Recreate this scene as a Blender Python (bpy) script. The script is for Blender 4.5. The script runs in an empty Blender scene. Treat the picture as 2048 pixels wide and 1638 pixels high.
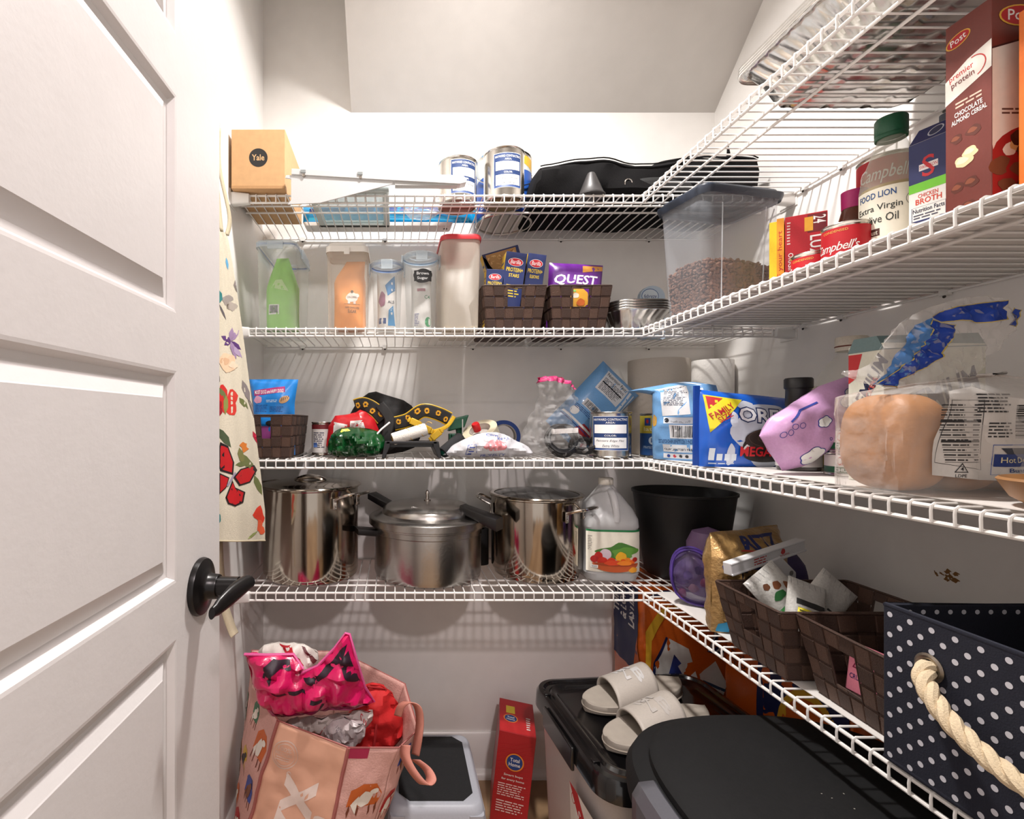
import bpy, bmesh, math, random
from mathutils import Vector, Matrix, noise, geometry
R = random.Random(7)
U = 0.0254            # everything below is laid out in inches
EYE = 44.1            # eye height above the floor; z = 0 is eye height in the layout
PI = math.pi
sc = bpy.context.scene
COL = sc.collection

# ---------------------------------------------------------------- camera, world, lights, exposure
F, CX, CY = 1010.0, 790.0, 844.0
cam = bpy.data.cameras.new('camera')
cam.sensor_width = 36.0
cam.lens = 36.0 * F / 2048.0
cam.shift_x = (1024 - CX) / 2048.0
cam.shift_y = (CY - 819) / 2048.0
cam.clip_start = 0.02
co = bpy.data.objects.new('camera', cam)
co.location = (0, 0, EYE * U)
co.rotation_euler = (PI / 2, 0, 0)
COL.objects.link(co)
sc.camera = co
wd = bpy.data.worlds.new('world'); sc.world = wd; wd.use_nodes = True
wd.node_tree.nodes['Background'].inputs[0].default_value = (1.0, 0.94, 0.91, 1)
wd.node_tree.nodes['Background'].inputs[1].default_value = 0.85
def lamp(name, x, y, z, power, col, rad):
    l = bpy.data.lights.new(name, 'POINT'); l.energy = power; l.color = col; l.shadow_soft_size = rad * U
    o = bpy.data.objects.new(name, l); o.location = (x * U, y * U, (z + EYE) * U); COL.objects.link(o)
    return o
al = bpy.data.lights.new('pantry_lamp', 'AREA'); al.shape = 'DISK'; al.size = 4.6 * U; al.energy = 25.5; al.spread = 2.65; al.color = (1.0, 0.957, 0.925)
ao = bpy.data.objects.new('pantry_lamp', al); ao.location = (9.5 * U, 38 * U, (53.0 + EYE) * U); COL.objects.link(ao)
lamp('hall_lamp', 11.0, -31.0, 51.0, 85.0, (1.0, 0.88, 0.88), 2.2)
sc.view_settings.view_transform = 'Standard'
sc.view_settings.look = 'None'
sc.view_settings.exposure = 0.0
sc.view_settings.gamma = 1.0
sc.view_settings.use_curve_mapping = False
sc.cycles.max_bounces = 8
sc.cycles.diffuse_bounces = 4
sc.cycles.glossy_bounces = 4
sc.cycles.transparent_max_bounces = 24
sc.cycles.caustics_reflective = False
sc.cycles.caustics_refractive = False

# ---------------------------------------------------------------- materials
def lin(c):
    return tuple(((v / 255) / 12.92 if v / 255 <= 0.04045 else ((v / 255 + 0.055) / 1.055) ** 2.4) for v in c)
MC = {}
def mat(c, rough=0.55, metal=0.0, alpha=1.0, var=0.06, scale=30.0, bump=0.0, bscale=None, brushed=False, coat=0.0, emit=0, name='surface', spec=0.5):
    key = (tuple(c), rough, metal, alpha, var, scale, bump, bscale, brushed, coat, emit, spec)
    if key in MC: return MC[key]
    m = bpy.data.materials.new(name); m.use_nodes = True
    nt = m.node_tree; b = nt.nodes['Principled BSDF']
    l = lin(c)
    tc = nt.nodes.new('ShaderNodeTexCoord')
    src = tc.outputs['Object']
    if brushed:
        mp = nt.nodes.new('ShaderNodeMapping'); mp.inputs['Scale'].default_value = (1, 1, 0.02)
        nt.links.new(src, mp.inputs[0]); src = mp.outputs[0]
    nz = nt.nodes.new('ShaderNodeTexNoise'); nz.inputs['Scale'].default_value = scale * 10; nz.inputs['Detail'].default_value = 3
    nt.links.new(src, nz.inputs['Vector'])
    if var > 0:
        cr = nt.nodes.new('ShaderNodeValToRGB')
        cr.color_ramp.elements[0].position = 0.3; cr.color_ramp.elements[1].position = 0.7
        cr.color_ramp.elements[0].color = (*[v * (1 - var) for v in l], 1)
        cr.color_ramp.elements[1].color = (*[min(1, v * (1 + var)) for v in l], 1)
        nt.links.new(nz.outputs['Fac'], cr.inputs[0]); nt.links.new(cr.outputs[0], b.inputs['Base Color'])
    else:
        b.inputs['Base Color'].default_value = (*l, 1)
    b.inputs['Roughness'].default_value = rough
    b.inputs['Metallic'].default_value = metal
    b.inputs['Specular IOR Level'].default_value = spec
    if coat: b.inputs['Coat Weight'].default_value = coat; b.inputs['Coat Roughness'].default_value = 0.1
    if emit: b.inputs['Emission Color'].default_value = (*l, 1); b.inputs['Emission Strength'].default_value = emit
    if bump:
        n2 = nt.nodes.new('ShaderNodeTexNoise'); n2.inputs['Scale'].default_value = (bscale or scale) * 10; n2.inputs['Detail'].default_value = 4
        nt.links.new(src, n2.inputs['Vector'])
        bp = nt.nodes.new('ShaderNodeBump'); bp.inputs['Strength'].default_value = bump; bp.inputs['Distance'].default_value = 0.002
        nt.links.new(n2.outputs['Fac'], bp.inputs['Height']); nt.links.new(bp.outputs[0], b.inputs['Normal'])
    if alpha < 1:
        out = nt.nodes['Material Output']
        tr = nt.nodes.new('ShaderNodeBsdfTransparent'); mx = nt.nodes.new('ShaderNodeMixShader')
        lw = nt.nodes.new('ShaderNodeLayerWeight'); lw.inputs['Blend'].default_value = 0.35
        mr = nt.nodes.new('ShaderNodeMapRange'); mr.inputs['To Min'].default_value = alpha; mr.inputs['To Max'].default_value = min(1, alpha * 1.3 + 0.14)
        nt.links.new(lw.outputs['Facing'], mr.inputs['Value']); nt.links.new(mr.outputs[0], mx.inputs[0])
        nt.links.new(tr.outputs[0], mx.inputs[1]); nt.links.new(b.outputs[0], mx.inputs[2]); nt.links.new(mx.outputs[0], out.inputs[0])
    MC[key] = m
    return m
def ink(c, rough=0.5): return mat(c, rough=rough, var=0.03, scale=8, name='ink')

# ---------------------------------------------------------------- mesh builder
class MB:
    def __init__(s): s.v = []; s.f = []; s.m = []
    def add(s, vs, fs, mi=0):
        k = len(s.v); s.v += [tuple(p) for p in vs]
        for f in fs: s.f.append([k + i for i in f]); s.m.append(mi)
        return s
    def box(s, x0, x1, y0, y1, z0, z1, mi=0):
        vs = [(x, y, z) for z in (z0, z1) for y in (y0, y1) for x in (x0, x1)]
        return s.add(vs, [(0, 2, 3, 1), (4, 5, 7, 6), (0, 1, 5, 4), (2, 6, 7, 3), (0, 4, 6, 2), (1, 3, 7, 5)], mi)
    def grid(s, fn, nu, nv, mi=0, closeu=False, closev=False):
        NU = nu if closeu else nu + 1; NV = nv if closev else nv + 1
        vs = [fn(i / nu, j / nv) for i in range(NU) for j in range(NV)]
        fs = []
        for i in range(nu):
            for j in range(nv):
                a = (i % NU) * NV + j % NV; b = ((i + 1) % NU) * NV + j % NV
                c = ((i + 1) % NU) * NV + (j + 1) % NV; d = (i % NU) * NV + (j + 1) % NV
                fs.append((a, b, c, d))
        return s.add(vs, fs, mi)
    def rings(s, rs, cap0=True, cap1=True, mi=0):
        n = len(rs[0]); vs = [p for r in rs for p in r]; fs = []
        for k in range(len(rs) - 1):
            for i in range(n):
                j = (i + 1) % n; fs.append((k * n + i, k * n + j, (k + 1) * n + j, (k + 1) * n + i))
        if cap0: fs.append(tuple(range(n - 1, -1, -1)))
        if cap1: fs.append(tuple((len(rs) - 1) * n + i for i in range(n)))
        return s.add(vs, fs, mi)
    def lathe(s, prof, n=32, cx=0, cy=0, mi=0, cap0=True, cap1=True, ax='z'):
        rs = []
        for r, z in prof:
            rr = max(r, 0.0005)
            ring = [(rr * math.cos(2 * PI * i / n), rr * math.sin(2 * PI * i / n), z) for i in range(n)]
            if ax == 'y': ring = [(a, -c, b) for a, b, c in ring]
            if ax == 'x': ring = [(c, a, b) for a, b, c in ring]
            rs.append([(a + cx, b + cy, c) for a, b, c in ring])
        return s.rings(rs, cap0, cap1, mi)
    def loft(s, lv, n=5, mi=0, cap0=True, cap1=True):   # levels: (z, halfx, halfy, radius[, cx, cy])
        rs = []
        for L in lv:
            z, a, b, r = L[:4]; ox, oy = (L[4], L[5]) if len(L) > 4 else (0, 0)
            rs.append([(x + ox, y + oy, z) for x, y in rrect(a, b, r, n)])
        return s.rings(rs, cap0, cap1, mi)
    def tube(s, path, r, n=6, closed=False, mi=0, cap=True):
        P = [Vector(p) for p in path]; N = len(P); rs = []
        ref = Vector((0, 0, 1)); prev = None
        for i, p in enumerate(P):
            if closed: t = P[(i + 1) % N] - P[i - 1]
            else: t = P[min(i + 1, N - 1)] - P[max(i - 1, 0)]
            if t.length < 1e-9: t = Vector((1, 0, 0))
            t.normalize()
            if prev is None:
                a = t.cross(ref)
                if a.length < 0.1: a = t.cross(Vector((1, 0, 0)))
            else:
                a = prev - t * prev.dot(t)
                if a.length < 1e-6: a = t.orthogonal()
            a.normalize(); b = t.cross(a); prev = a
            rad = r(i / max(1, N - 1)) if callable(r) else r
            rs.append([tuple(p + (a * math.cos(2 * PI * k / n) + b * math.sin(2 * PI * k / n)) * rad) for k in range(n)])
        if closed: rs.append(rs[0]); return s.rings(rs, False, False, mi)
        return s.rings(rs, cap, cap, mi)
    def prism(s, pts, y0, y1, mi=0, ax='y'):   # polygon in (x,z) thickened along y (or (x,y) along z)
        n = len(pts)
        if ax == 'y': vs = [(x, y0, z) for x, z in pts] + [(x, y1, z) for x, z in pts]
        elif ax == 'x': vs = [(y0, x, z) for x, z in pts] + [(y1, x, z) for x, z in pts]
        else: vs = [(x, z, y0) for x, z in pts] + [(x, z, y1) for x, z in pts]
        fs = [tuple(range(n)), tuple(range(2 * n - 1, n - 1, -1))] + [(i, i + n, (i + 1) % n + n, (i + 1) % n) for i in range(n)]
        return s.add(vs, fs, mi)
    def warp(s, fn): s.v = [tuple(fn(*p)) for p in s.v]; return s
    def build(s, name, mats, parent=None, smooth=True, sharp=40, bevel=0, solid=0, subd=0):
        if not isinstance(mats, (list, tuple)): mats = [mats]
        me = bpy.data.meshes.new(name)
        me.from_pydata([(a * U, b * U, c * U) for a, b, c in s.v], [], s.f)
        for m in mats: me.materials.append(m)
        if len(mats) > 1: me.polygons.foreach_set('material_index', s.m)
        bm = bmesh.new(); bm.from_mesh(me); bmesh.ops.recalc_face_normals(bm, faces=bm.faces)
        for e in bm.edges:
            e.smooth = not (len(e.link_faces) == 2 and e.calc_face_angle(0) > math.radians(sharp))
        for f in bm.faces: f.smooth = smooth
        bm.to_mesh(me); bm.free()
        o = bpy.data.objects.new(name, me); COL.objects.link(o)
        if parent: o.parent = parent
        if solid:
            md = o.modifiers.new('t', 'SOLIDIFY'); md.thickness = solid * U; md.offset = -1
        if bevel:
            md = o.modifiers.new('b', 'BEVEL'); md.width = bevel * U; md.segments = 2; md.limit_method = 'ANGLE'; md.angle_limit = 0.7
        if subd:
            md = o.modifiers.new('s', 'SUBSURF'); md.levels = subd; md.render_levels = subd
        return o
def rrect(a, b, r, n=5):
    r = min(r, a * .999, b * .999); out = []
    for cx, cy, t0 in ((a - r, b - r, 0), (-a + r, b - r, 90), (-a + r, -b + r, 180), (a - r, -b + r, 270)):
        for k in range(n + 1):
            t = math.radians(t0 + 90 * k / n); out.append((cx + r * math.cos(t), cy + r * math.sin(t)))
    return out
def arc(cx, cy, rx, ry, a0, a1, n=12):
    return [(cx + rx * math.cos(math.radians(a0 + (a1 - a0) * i / n)), cy + ry * math.sin(math.radians(a0 + (a1 - a0) * i / n))) for i in range(n + 1)]
def thing(name, label, cat, x, y, z, rz=0, group=None, rx=0, ry=0):
    o = bpy.data.objects.new(name, None); COL.objects.link(o); o.empty_display_size = 0.03
    o.location = (x * U, y * U, (z + EYE) * U); o.rotation_euler = (math.radians(rx), math.radians(ry), math.radians(rz))
    o['label'] = label; o['category'] = cat
    if group: o['group'] = group
    return o
def struct(o, loc=(0, 0, 0)):
    o['kind'] = 'structure'; o.location = (loc[0] * U, loc[1] * U, (loc[2] + EYE) * U); return o
def at(px, py, Y): return ((px - CX) * Y / F, (CY - py) * Y / F)
def XX(px, Y): return (px - CX) * Y / F
def ZZ(py, Y): return (CY - py) * Y / F

# ---------------------------------------------------------------- printed art mapped on a surface
def textmesh(s, bold=0.0, shear=0.0, spacing=1.0):
    cu = bpy.data.curves.new('t', 'FONT'); cu.body = s; cu.size = 1; cu.resolution_u = 2; cu.offset = bold * .45; cu.shear = shear; cu.space_character = spacing
    ob = bpy.data.objects.new('t', cu); me = bpy.data.meshes.new_from_object(ob)
    vs = [(v.co.x, v.co.y) for v in me.vertices]; fs = [tuple(p.vertices) for p in me.polygons]
    bpy.data.objects.remove(ob); bpy.data.curves.remove(cu); bpy.data.meshes.remove(me)
    return vs, fs
TC = {}
class Art:
    def __init__(s, f, cell=0, eps=None, step=None):
        s.f = f; s.cell = cell; s.items = []; s.eps = eps or (.02 if cell else .01); s.step = step or (.011 if cell else .004); s.bb = []; s.mats = []; s.k = 0
    def _mi(s, c, rough=0.5):
        m = c if not isinstance(c, tuple) else ink(c, rough)
        if m not in s.mats: s.mats.append(m)
        return s.mats.index(m)
    def raw(s, vs, fs, c):
        xs = [v[0] for v in vs]; ys = [v[1] for v in vs]; b = (min(xs), max(xs), min(ys), max(ys)); k = 0
        for q_, kk in s.bb:
            if b[0] < q_[1] and q_[0] < b[1] and b[2] < q_[3] and q_[2] < b[3]: k = max(k, kk + 1)
        s.bb.append((b, k)); s.items.append((vs, fs, s._mi(c), k)); return s
    def poly(s, pts, c): return s.raw(list(pts), [tuple(range(len(pts)))], c)
    def rect(s, x0, y0, x1, y1, c): return s.poly([(x0, y0), (x1, y0), (x1, y1), (x0, y1)], c)
    def ell(s, cx, cy, rx, ry, c, n=20, rot=0):
        r = math.radians(rot); pts = []
        for i in range(n):
            a = 2 * PI * i / n; x = rx * math.cos(a); y = ry * math.sin(a)
            pts.append((cx + x * math.cos(r) - y * math.sin(r), cy + x * math.sin(r) + y * math.cos(r)))
        return s.poly(pts, c)
    def blob(s, cx, cy, rx, ry, c, n=22, j=.25, seed=0):
        q = random.Random(seed); ph = [q.uniform(0, 6.3) for _ in range(3)]
        return s.poly([(cx + rx * math.cos(a) * (1 + j * .5 * (math.sin(2 * a + ph[0]) + .7 * math.sin(3 * a + ph[1]) + .5 * math.sin(5 * a + ph[2]))),
                        cy + ry * math.sin(a) * (1 + j * .5 * (math.sin(2 * a + ph[1]) + .7 * math.sin(3 * a + ph[2]) + .5 * math.sin(5 * a + ph[0])))) for a in [2 * PI * i / n for i in range(n)]], c)
    def line(s, pts, w, c, closed=False):
        P = [Vector(p) for p in pts]; N = len(P); vs = []; fs = []
        for i, p in enumerate(P):
            t = (P[(i + 1) % N] - P[i - 1]) if closed else (P[min(i + 1, N - 1)] - P[max(i - 1, 0)])
            if t.length < 1e-9: t = Vector((1, 0))
            t.normalize(); n = Vector((-t.y, t.x)) * w / 2
            vs += [tuple(p + n), tuple(p - n)]
        for i in range(N if closed else N - 1):
            j = (i + 1) % N; fs.append((2 * i, 2 * i + 1, 2 * j + 1, 2 * j))
        return s.raw(vs, fs, c)
    def ring(s, cx, cy, rx, ry, w, c, n=24): return s.line([(cx + rx * math.cos(2 * PI * i / n), cy + ry * math.sin(2 * PI * i / n)) for i in range(n)], w, c, True)
    def text(s, t, x0, y0, x1, y1, c, bold=0.012, shear=0, rot=0, spacing=1.0):   # fitted in the box; rot about box centre (box given unrotated)
        key = (t, bold, shear, spacing)
        if key not in TC: TC[key] = textmesh(t, bold, shear, spacing)
        vs, fs = TC[key]
        if not vs: return s
        a0 = min(v[0] for v in vs); a1 = max(v[0] for v in vs); b0 = min(v[1] for v in vs); b1 = max(v[1] for v in vs)
        cx = (x0 + x1) / 2; cy = (y0 + y1) / 2; r = math.radians(rot); W = x1 - x0; H = y1 - y0; o = []
        for x, y in vs:
            X = ((x - a0) / (a1 - a0) - .5) * W; Y = ((y - b0) / (b1 - b0) - .5) * H
            o.append((cx + X * math.cos(r) - Y * math.sin(r), cy + X * math.sin(r) + Y * math.cos(r)))
        return s.raw(o, fs, c)
    def lines(s, x0, y0, x1, y1, n, c, fill=.45, seed=1, rot=0):   # tiny print too small to read
        q = random.Random(seed); h = (y1 - y0) / n; vs = []; fs = []
        cx = (x0 + x1) / 2; cy = (y0 + y1) / 2; r = math.radians(rot)
        for i in range(n):
            x = x0; yb = y1 - (i + 1) * h + h * .25
            end = x1 - q.uniform(0, .25) * (x1 - x0)
            while x < end:
                w = q.uniform(.7, 3) * h * 1.1; e = min(x + w, end); k = len(vs)
                vs += [(x, yb), (e, yb), (e, yb + h * fill), (x, yb + h * fill)]; fs.append((k, k + 1, k + 2, k + 3)); x = e + h * .45
        vs = [(cx + (x - cx) * math.cos(r) - (y - cy) * math.sin(r), cy + (x - cx) * math.sin(r) + (y - cy) * math.cos(r)) for x, y in vs]
        return s.raw(vs, fs, c)
    def bars(s, x0, y0, x1, y1, c=(20, 20, 20), seed=3, vert=False):
        q = random.Random(seed); vs = []; fs = []; L = (y1 - y0) if vert else (x1 - x0); t = 0
        while t < L:
            w = q.choice([1, 1, 2, 3]) * L / 75; k = len(vs)
            if vert: vs += [(x0, y0 + t), (x1, y0 + t), (x1, y0 + min(L, t + w)), (x0, y0 + min(L, t + w))]
            else: vs += [(x0 + t, y0), (x0 + min(L, t + w), y0), (x0 + min(L, t + w), y1), (x0 + t, y1)]
            fs.append((k, k + 1, k + 2, k + 3)); t += w + q.choice([1, 1, 2]) * L / 75
        return s.raw(vs, fs, c)
    def build(s, name, parent):
        allb = bmesh.new(); lay = allb.verts.layers.float.new('k')
        for vs, fs, mi, k in s.items:
            bm = bmesh.new(); bv = [bm.verts.new((x, y, 0)) for x, y in vs]
            for f in fs:
                try: bm.faces.new([bv[i] for i in f])
                except ValueError: pass
            if s.cell:
                bmesh.ops.triangulate(bm, faces=[f for f in bm.faces if len(f.verts) > 4])
                for ax in (0, 1):
                    lo = min(v.co[ax] for v in bm.verts); hi = max(v.co[ax] for v in bm.verts)
                    c = math.ceil(lo / s.cell) * s.cell
                    nn = Vector((1, 0, 0)) if ax == 0 else Vector((0, 1, 0))
                    while c < hi:
                        bmesh.ops.bisect_plane(bm, geom=bm.verts[:] + bm.edges[:] + bm.faces[:], plane_co=nn * c, plane_no=nn)
                        c += s.cell
            mp = {}
            for v in bm.verts:
                nv = allb.verts.new(s.f(v.co.x, v.co.y, s.eps + s.step * k)); mp[v] = nv
            for f in bm.faces:
                try:
                    nf = allb.faces.new([mp[v] for v in f.verts]); nf.material_index = mi; nf.smooth = bool(s.cell)
                except ValueError: pass
            bm.free()
        for v in allb.verts: v.co *= U
        me = bpy.data.meshes.new(name); allb.to_mesh(me); allb.free()
        for m in s.mats: me.materials.append(m)
        o = bpy.data.objects.new(name, me); COL.objects.link(o); o.parent = parent
        return o
# surface maps (x right, y up on the face; o = distance off the surface)
def face_front(y=0): return lambda a, b, o: Vector((a, y - o, b))
def face_side_l(x=0): return lambda a, b, o: Vector((x - o, -a, b))    # faces -x; a runs towards -y (to the right as seen)
def face_top(z=0): return lambda a, b, o: Vector((a, b, z + o))
def face_cyl(r): return lambda a, b, o: Vector(((r + o) * math.sin(a / r), -(r + o) * math.cos(a / r), b))

# ================================================================ the room
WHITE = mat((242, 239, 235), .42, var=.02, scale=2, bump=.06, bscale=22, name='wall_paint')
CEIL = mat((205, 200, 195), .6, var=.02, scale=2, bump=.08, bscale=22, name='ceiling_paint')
TRIM = mat((240, 238, 234), .3, var=.01, name='trim_paint')
XL, XR, YB, FL, CZ = -16.55, 40.2, 63.5, -EYE, 54.0
struct(MB().box(XL - 4, XR + 4, YB, YB + 4, FL, CZ + 12).build('wall_back', WHITE))
struct(MB().box(XL - 4, XL, -1.5, YB, FL, CZ + 12).build('wall_left', WHITE))
wr = struct(MB().box(XR, XR + 4, -1.5, YB, FL, CZ + 12).build('wall_right', WHITE))
a = Art(lambda x, y, o: Vector((XR - o, -x, y)), eps=.01)
cy_, cz_ = -36.9, -11.2
q = random.Random(5)
for k in range(11):
    a.blob(cy_ + q.uniform(-.75, .75), cz_ + q.uniform(-.3, .3) + .2 * q.random(), q.uniform(.08, .26), q.uniform(.05, .16), (132, 92, 48), seed=k, j=.8)
a.build('stain', wr)
m = MB(); m.box(-40, -10.9, -6, -1.5, FL, CZ + 12).box(17.6, XR + 4, -6, -1.5, FL, CZ + 12).box(-10.9, 17.6, -6, -1.5, 37, CZ + 12)
struct(m.build('wall_front', WHITE))
# ceiling: flat part, stair slope down to the back wall, and the slope's side
SX, SZ, SL = -5.5, 38.9, .857
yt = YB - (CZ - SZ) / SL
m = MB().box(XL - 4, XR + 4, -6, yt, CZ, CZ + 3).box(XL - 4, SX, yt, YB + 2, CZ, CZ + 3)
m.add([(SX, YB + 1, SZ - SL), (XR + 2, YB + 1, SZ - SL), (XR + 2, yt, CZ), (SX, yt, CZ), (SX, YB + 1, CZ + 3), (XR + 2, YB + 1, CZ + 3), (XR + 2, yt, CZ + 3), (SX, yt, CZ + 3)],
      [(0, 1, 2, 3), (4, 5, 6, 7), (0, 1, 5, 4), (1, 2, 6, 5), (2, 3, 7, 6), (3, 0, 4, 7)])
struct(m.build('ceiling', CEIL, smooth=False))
# floor of wood-look planks
fl = struct(MB().box(-60, XR + 4, -60, YB, FL - 1.2, FL - .25).build('floor', mat((92, 74, 58), .8)))
PM = [mat(c, .42, var=.16, scale=1.2, bump=.12, bscale=9, name='plank') for c in ((168, 138, 104), (158, 128, 96), (176, 147, 113))]
pl = None; q = random.Random(3)
plank = {}
for i in range(8):
    x0 = XL + i * 7.1
    y = -60 + q.uniform(-20, 0)
    while y < YB:
        y1 = min(y + 48, YB)
        k = q.randrange(3)
        x1 = min(x0 + 7.05, XR)
        MB().box(x0 + .02, x1, y + .02, y1 - .02, FL - .3, FL + (.01 * (k - 1))).build('plank', PM[k], fl, smooth=False, bevel=.03)
        y = y1
# baseboards with shoe moulding
bp = [(0, FL), (.62, FL), (.62, FL + 4.6), (.45, FL + 4.85), (.4, FL + 5.1), (.2, FL + 5.3), (0, FL + 5.3)]
sp = [(.6, FL), (1.35, FL), (1.33, FL + .35), (1.15, FL + .7), (.6, FL + .95)]
struct(MB().prism([(YB - y, z) for y, z in bp], XL, XR, ax='x').build('baseboard_back', TRIM))
struct(MB().prism([(YB - y, z) for y, z in sp], XL, XR, ax='x').build('trim_1', TRIM))
struct(MB().prism([(XL + y, z) for y, z in bp], -1.5, YB - .62).build('baseboard_left', TRIM))
struct(MB().prism([(XL + y, z) for y, z in sp], -1.5, YB - 1.35).build('trim_2', TRIM))
struct(MB().prism([(XR - y, z) for y, z in bp], -1.5, YB - .62).build('baseboard_right', TRIM))
struct(MB().prism([(XR - y, z) for y, z in sp], -1.5, YB - 1.35).build('trim_3', TRIM))

# door, swung in along the left wall.  local x runs from the hinge to the free edge, local y = thickness, +y... face towards the aisle is y=0
hx, hy, ex, ey = -10.45, -1.2, -9.25, 26.6
dl = math.hypot(ex - hx, ey - hy); da = math.atan2(ey - hy, ex - hx)
DOORM = mat((217, 213, 211), .38, var=.015, scale=3, bump=.1, bscale=14, name='door_paint')
def door_loc(o):
    o.location = (hx * U, hy * U, EYE * U); o.rotation_euler = (0, 0, da)
pz = [(-42.2, -32.9), (-30.3, -21.0), (-18.6, -9.4), (-6.93, 2.2), (4.7, 14.1), (16.7, 26.1)]
x0, x1 = 4.8, dl - 4.75
m = MB()
m.box(0, dl, .3, 1.1, FL + .5, 36)                                   # core
m.box(0, x0, 0, 1.4, FL + .5, 36).box(x1, dl, 0, 1.4, FL + .5, 36)    # stiles
prev = FL + .5
for a0, a1 in pz:
    m.box(x0, x1, 0, 1.4, prev, a0); prev = a1
m.box(x0, x1, 0, 1.4, prev, 36)
dr = m.build('door_1', DOORM, smooth=False); dr['kind'] = 'structure'; door_loc(dr)
# the door's local +y points away from the aisle (to the left wall): aisle face is y = 0 after rotation, recess goes to y=.3
for a0, a1 in pz:
    prof = [(0, 0), (.12, .02), (.3, .28), (.55, .3), (.62, .26), (1.15, .03), (1.2, .0)]
    m = MB(); rs = []
    for d, y in prof:
        rs.append([(x0 + d, y, a0 + d), (x1 - d, y, a0 + d), (x1 - d, y, a1 - d), (x0 + d, y, a1 - d)])
    m.rings(rs, False, True)
    m.build('door_panel', DOORM, dr, smooth=False)
BLK = mat((26, 24, 24), .3, .4, var=.05, name='black_metal')
kx, kz = dl - 2.45, -7.85
h = MB(); h.lathe([(0, 0), (1.32, 0), (1.34, -.12), (1.28, -.25), (.95, -.36), (.6, -.42), (.55, -.6)], 40, cap1=False, ax='y')
h.v = [(a + kx, -b if False else b, c + kz) for a, b, c in h.v]
rose = MB()
def ylathe(prof, n=32): # profile (r, depth outwards) -> outward is -y
    return MB().rings([[(kx + r * math.cos(2 * PI * i / n), -d, kz + r * math.sin(2 * PI * i / n)) for i in range(n)] for r, d in prof])
hd = ylathe([(.02, -.02), (1.33, -.02), (1.36, .1), (1.3, .26), (1.0, .36), (.72, .42), (.6, .55), (.58, .9), (.56, .95)]).build('door_handle', BLK, dr)
ylathe([(.02, .85), (.47, .85), (.47, 1.9), (.02, 1.95)]).build('handle_stem', BLK, hd)
# lever: a curved blade leaving the stem end, swept back to the hinge side and drooping
m = MB(); rs = []
for i in range(13):
    t = i / 12
    cx = kx + .32 - 2.7 * t; cz = kz + .12 - .5 * t ** 1.3; cyy = -(2.2 - .62 * t)
    hh = .34 + .12 * math.sin(PI * min(1, t * 1.15)) * .9; 
    if t > .9: hh *= .75
    th = .26 * (1 - t) + .14
    rs.append([(cx + .05 * math.sin(q_), cyy + th * math.cos(q_), cz + hh * math.sin(q_)) for q_ in [2 * PI * k / 14 for k in range(14)]])
m.rings(rs); m.build('lever', BLK, hd, sharp=60)
ylathe([(.02, .6), (.1, .6), (.1, .62), (.02, .63)]).warp(lambda x, y, z: (x + .3, y - .62, z - .1)).build('set_screw', mat((190, 120, 50), .3, 1), hd)

# ceiling fixture near the top of the stair slope (out of the photograph, it is what lights the shelves)
t = thing('ceiling_light', 'small white flush ceiling lamp above the shelves', 'ceiling light', 9.5, 38, CZ)
MB().lathe([(0, 0), (2.6, 0), (2.6, -.5), (2.2, -.9), (0, -.9)], 32).build('base', TRIM, t)

# ================================================================ wire shelves
WIRE = mat((235, 232, 228), .3, var=.01, coat=.3, name='white_vinyl_wire')
PLAS = mat((232, 230, 226), .4, var=.01, name='white_plastic')
WM = {}
def cross_mesh(D):
    if D in WM: return WM[D]
    pth = [(0, D - .05, -.07), (0, .2, -.07), (0, .02, -.06), (0, -.14, -.16), (0, -.17, -.4), (0, -.15, -.95)]
    o = MB().tube(pth, .068, 6).build('cross_wire', WIRE); me = o.data; bpy.data.objects.remove(o); WM[D] = me
    return me
def wire_shelf(label, x, y, z, rz, L, D, clips, ends, skip=0.5, mids=(2.4, 4.1)):
    t = thing('wire_shelf', label, 'shelf', x, y, z, rz)
    for yy, zz, nm, r in ((.0, -.22, 'front_rod', .115), (-.03, -.95, 'front_rod', .115), (D - .1, -.2, 'back_rod', .11)) + tuple((mm, -.24, 'support_rod', .11) for mm in mids):
        MB().tube([(0, yy, zz), (L, yy, zz)], r, 8).build(nm, WIRE, t)
    me = cross_mesh(D); n = int((L - skip) / 1.0)
    for i in range(n + 1):
        o = bpy.data.objects.new('cross_wire', me); COL.objects.link(o); o.parent = t; o.location = ((skip / 2 + i * 1.0) * U, 0, 0)
    for cxp in clips:
        m = MB().lathe([(0, 0), (.34, 0), (.34, .25), (.2, .45), (0, .45)], 16, ax='y')
        m.v = [(a + cxp, D + .3 + b * -1 , c - .5) for a, b, c in m.v]
        m.box(cxp - .28, cxp + .28, D - .25, D + .12, -.42, .02)
        c = m.build('wall_clip', PLAS, t)
        s = MB().lathe([(0, 0), (.12, 0), (.1, .06), (0, .08)], 10, ax='y'); s.v = [(a + cxp, D - .16 - b, c2 - .5) for a, b, c2 in s.v]
        s.build('screw', mat((70, 68, 66), .4, .8), c)
    for e in ends:
        s = 1 if e == 0 else -1; ex_ = 0 if e == 0 else L
        m = MB(); m.loft([(ex_ - s * .3, .62, .4, .15), (ex_ + s * .1, .62, .45, .15), (ex_ + s * 1.6, .5, .36, .2)], 3)
        m.v = [(c, b - .05, -.58 + a) for a, b, c in m.v]
        m.box(ex_ - s * .32, ex_ - s * .18, -.6, 1.6, -1.35, .35)
        m.build('end_bracket', PLAS, t, bevel=.04)
    return t
Z1, Z2, Z3, Z4 = 23.05, 9.6, -3.7, -17.05
YF = 51.0; DB = YB - YF - .2; DRr = XR - 25.0 - .2
bl = XR - XL
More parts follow.
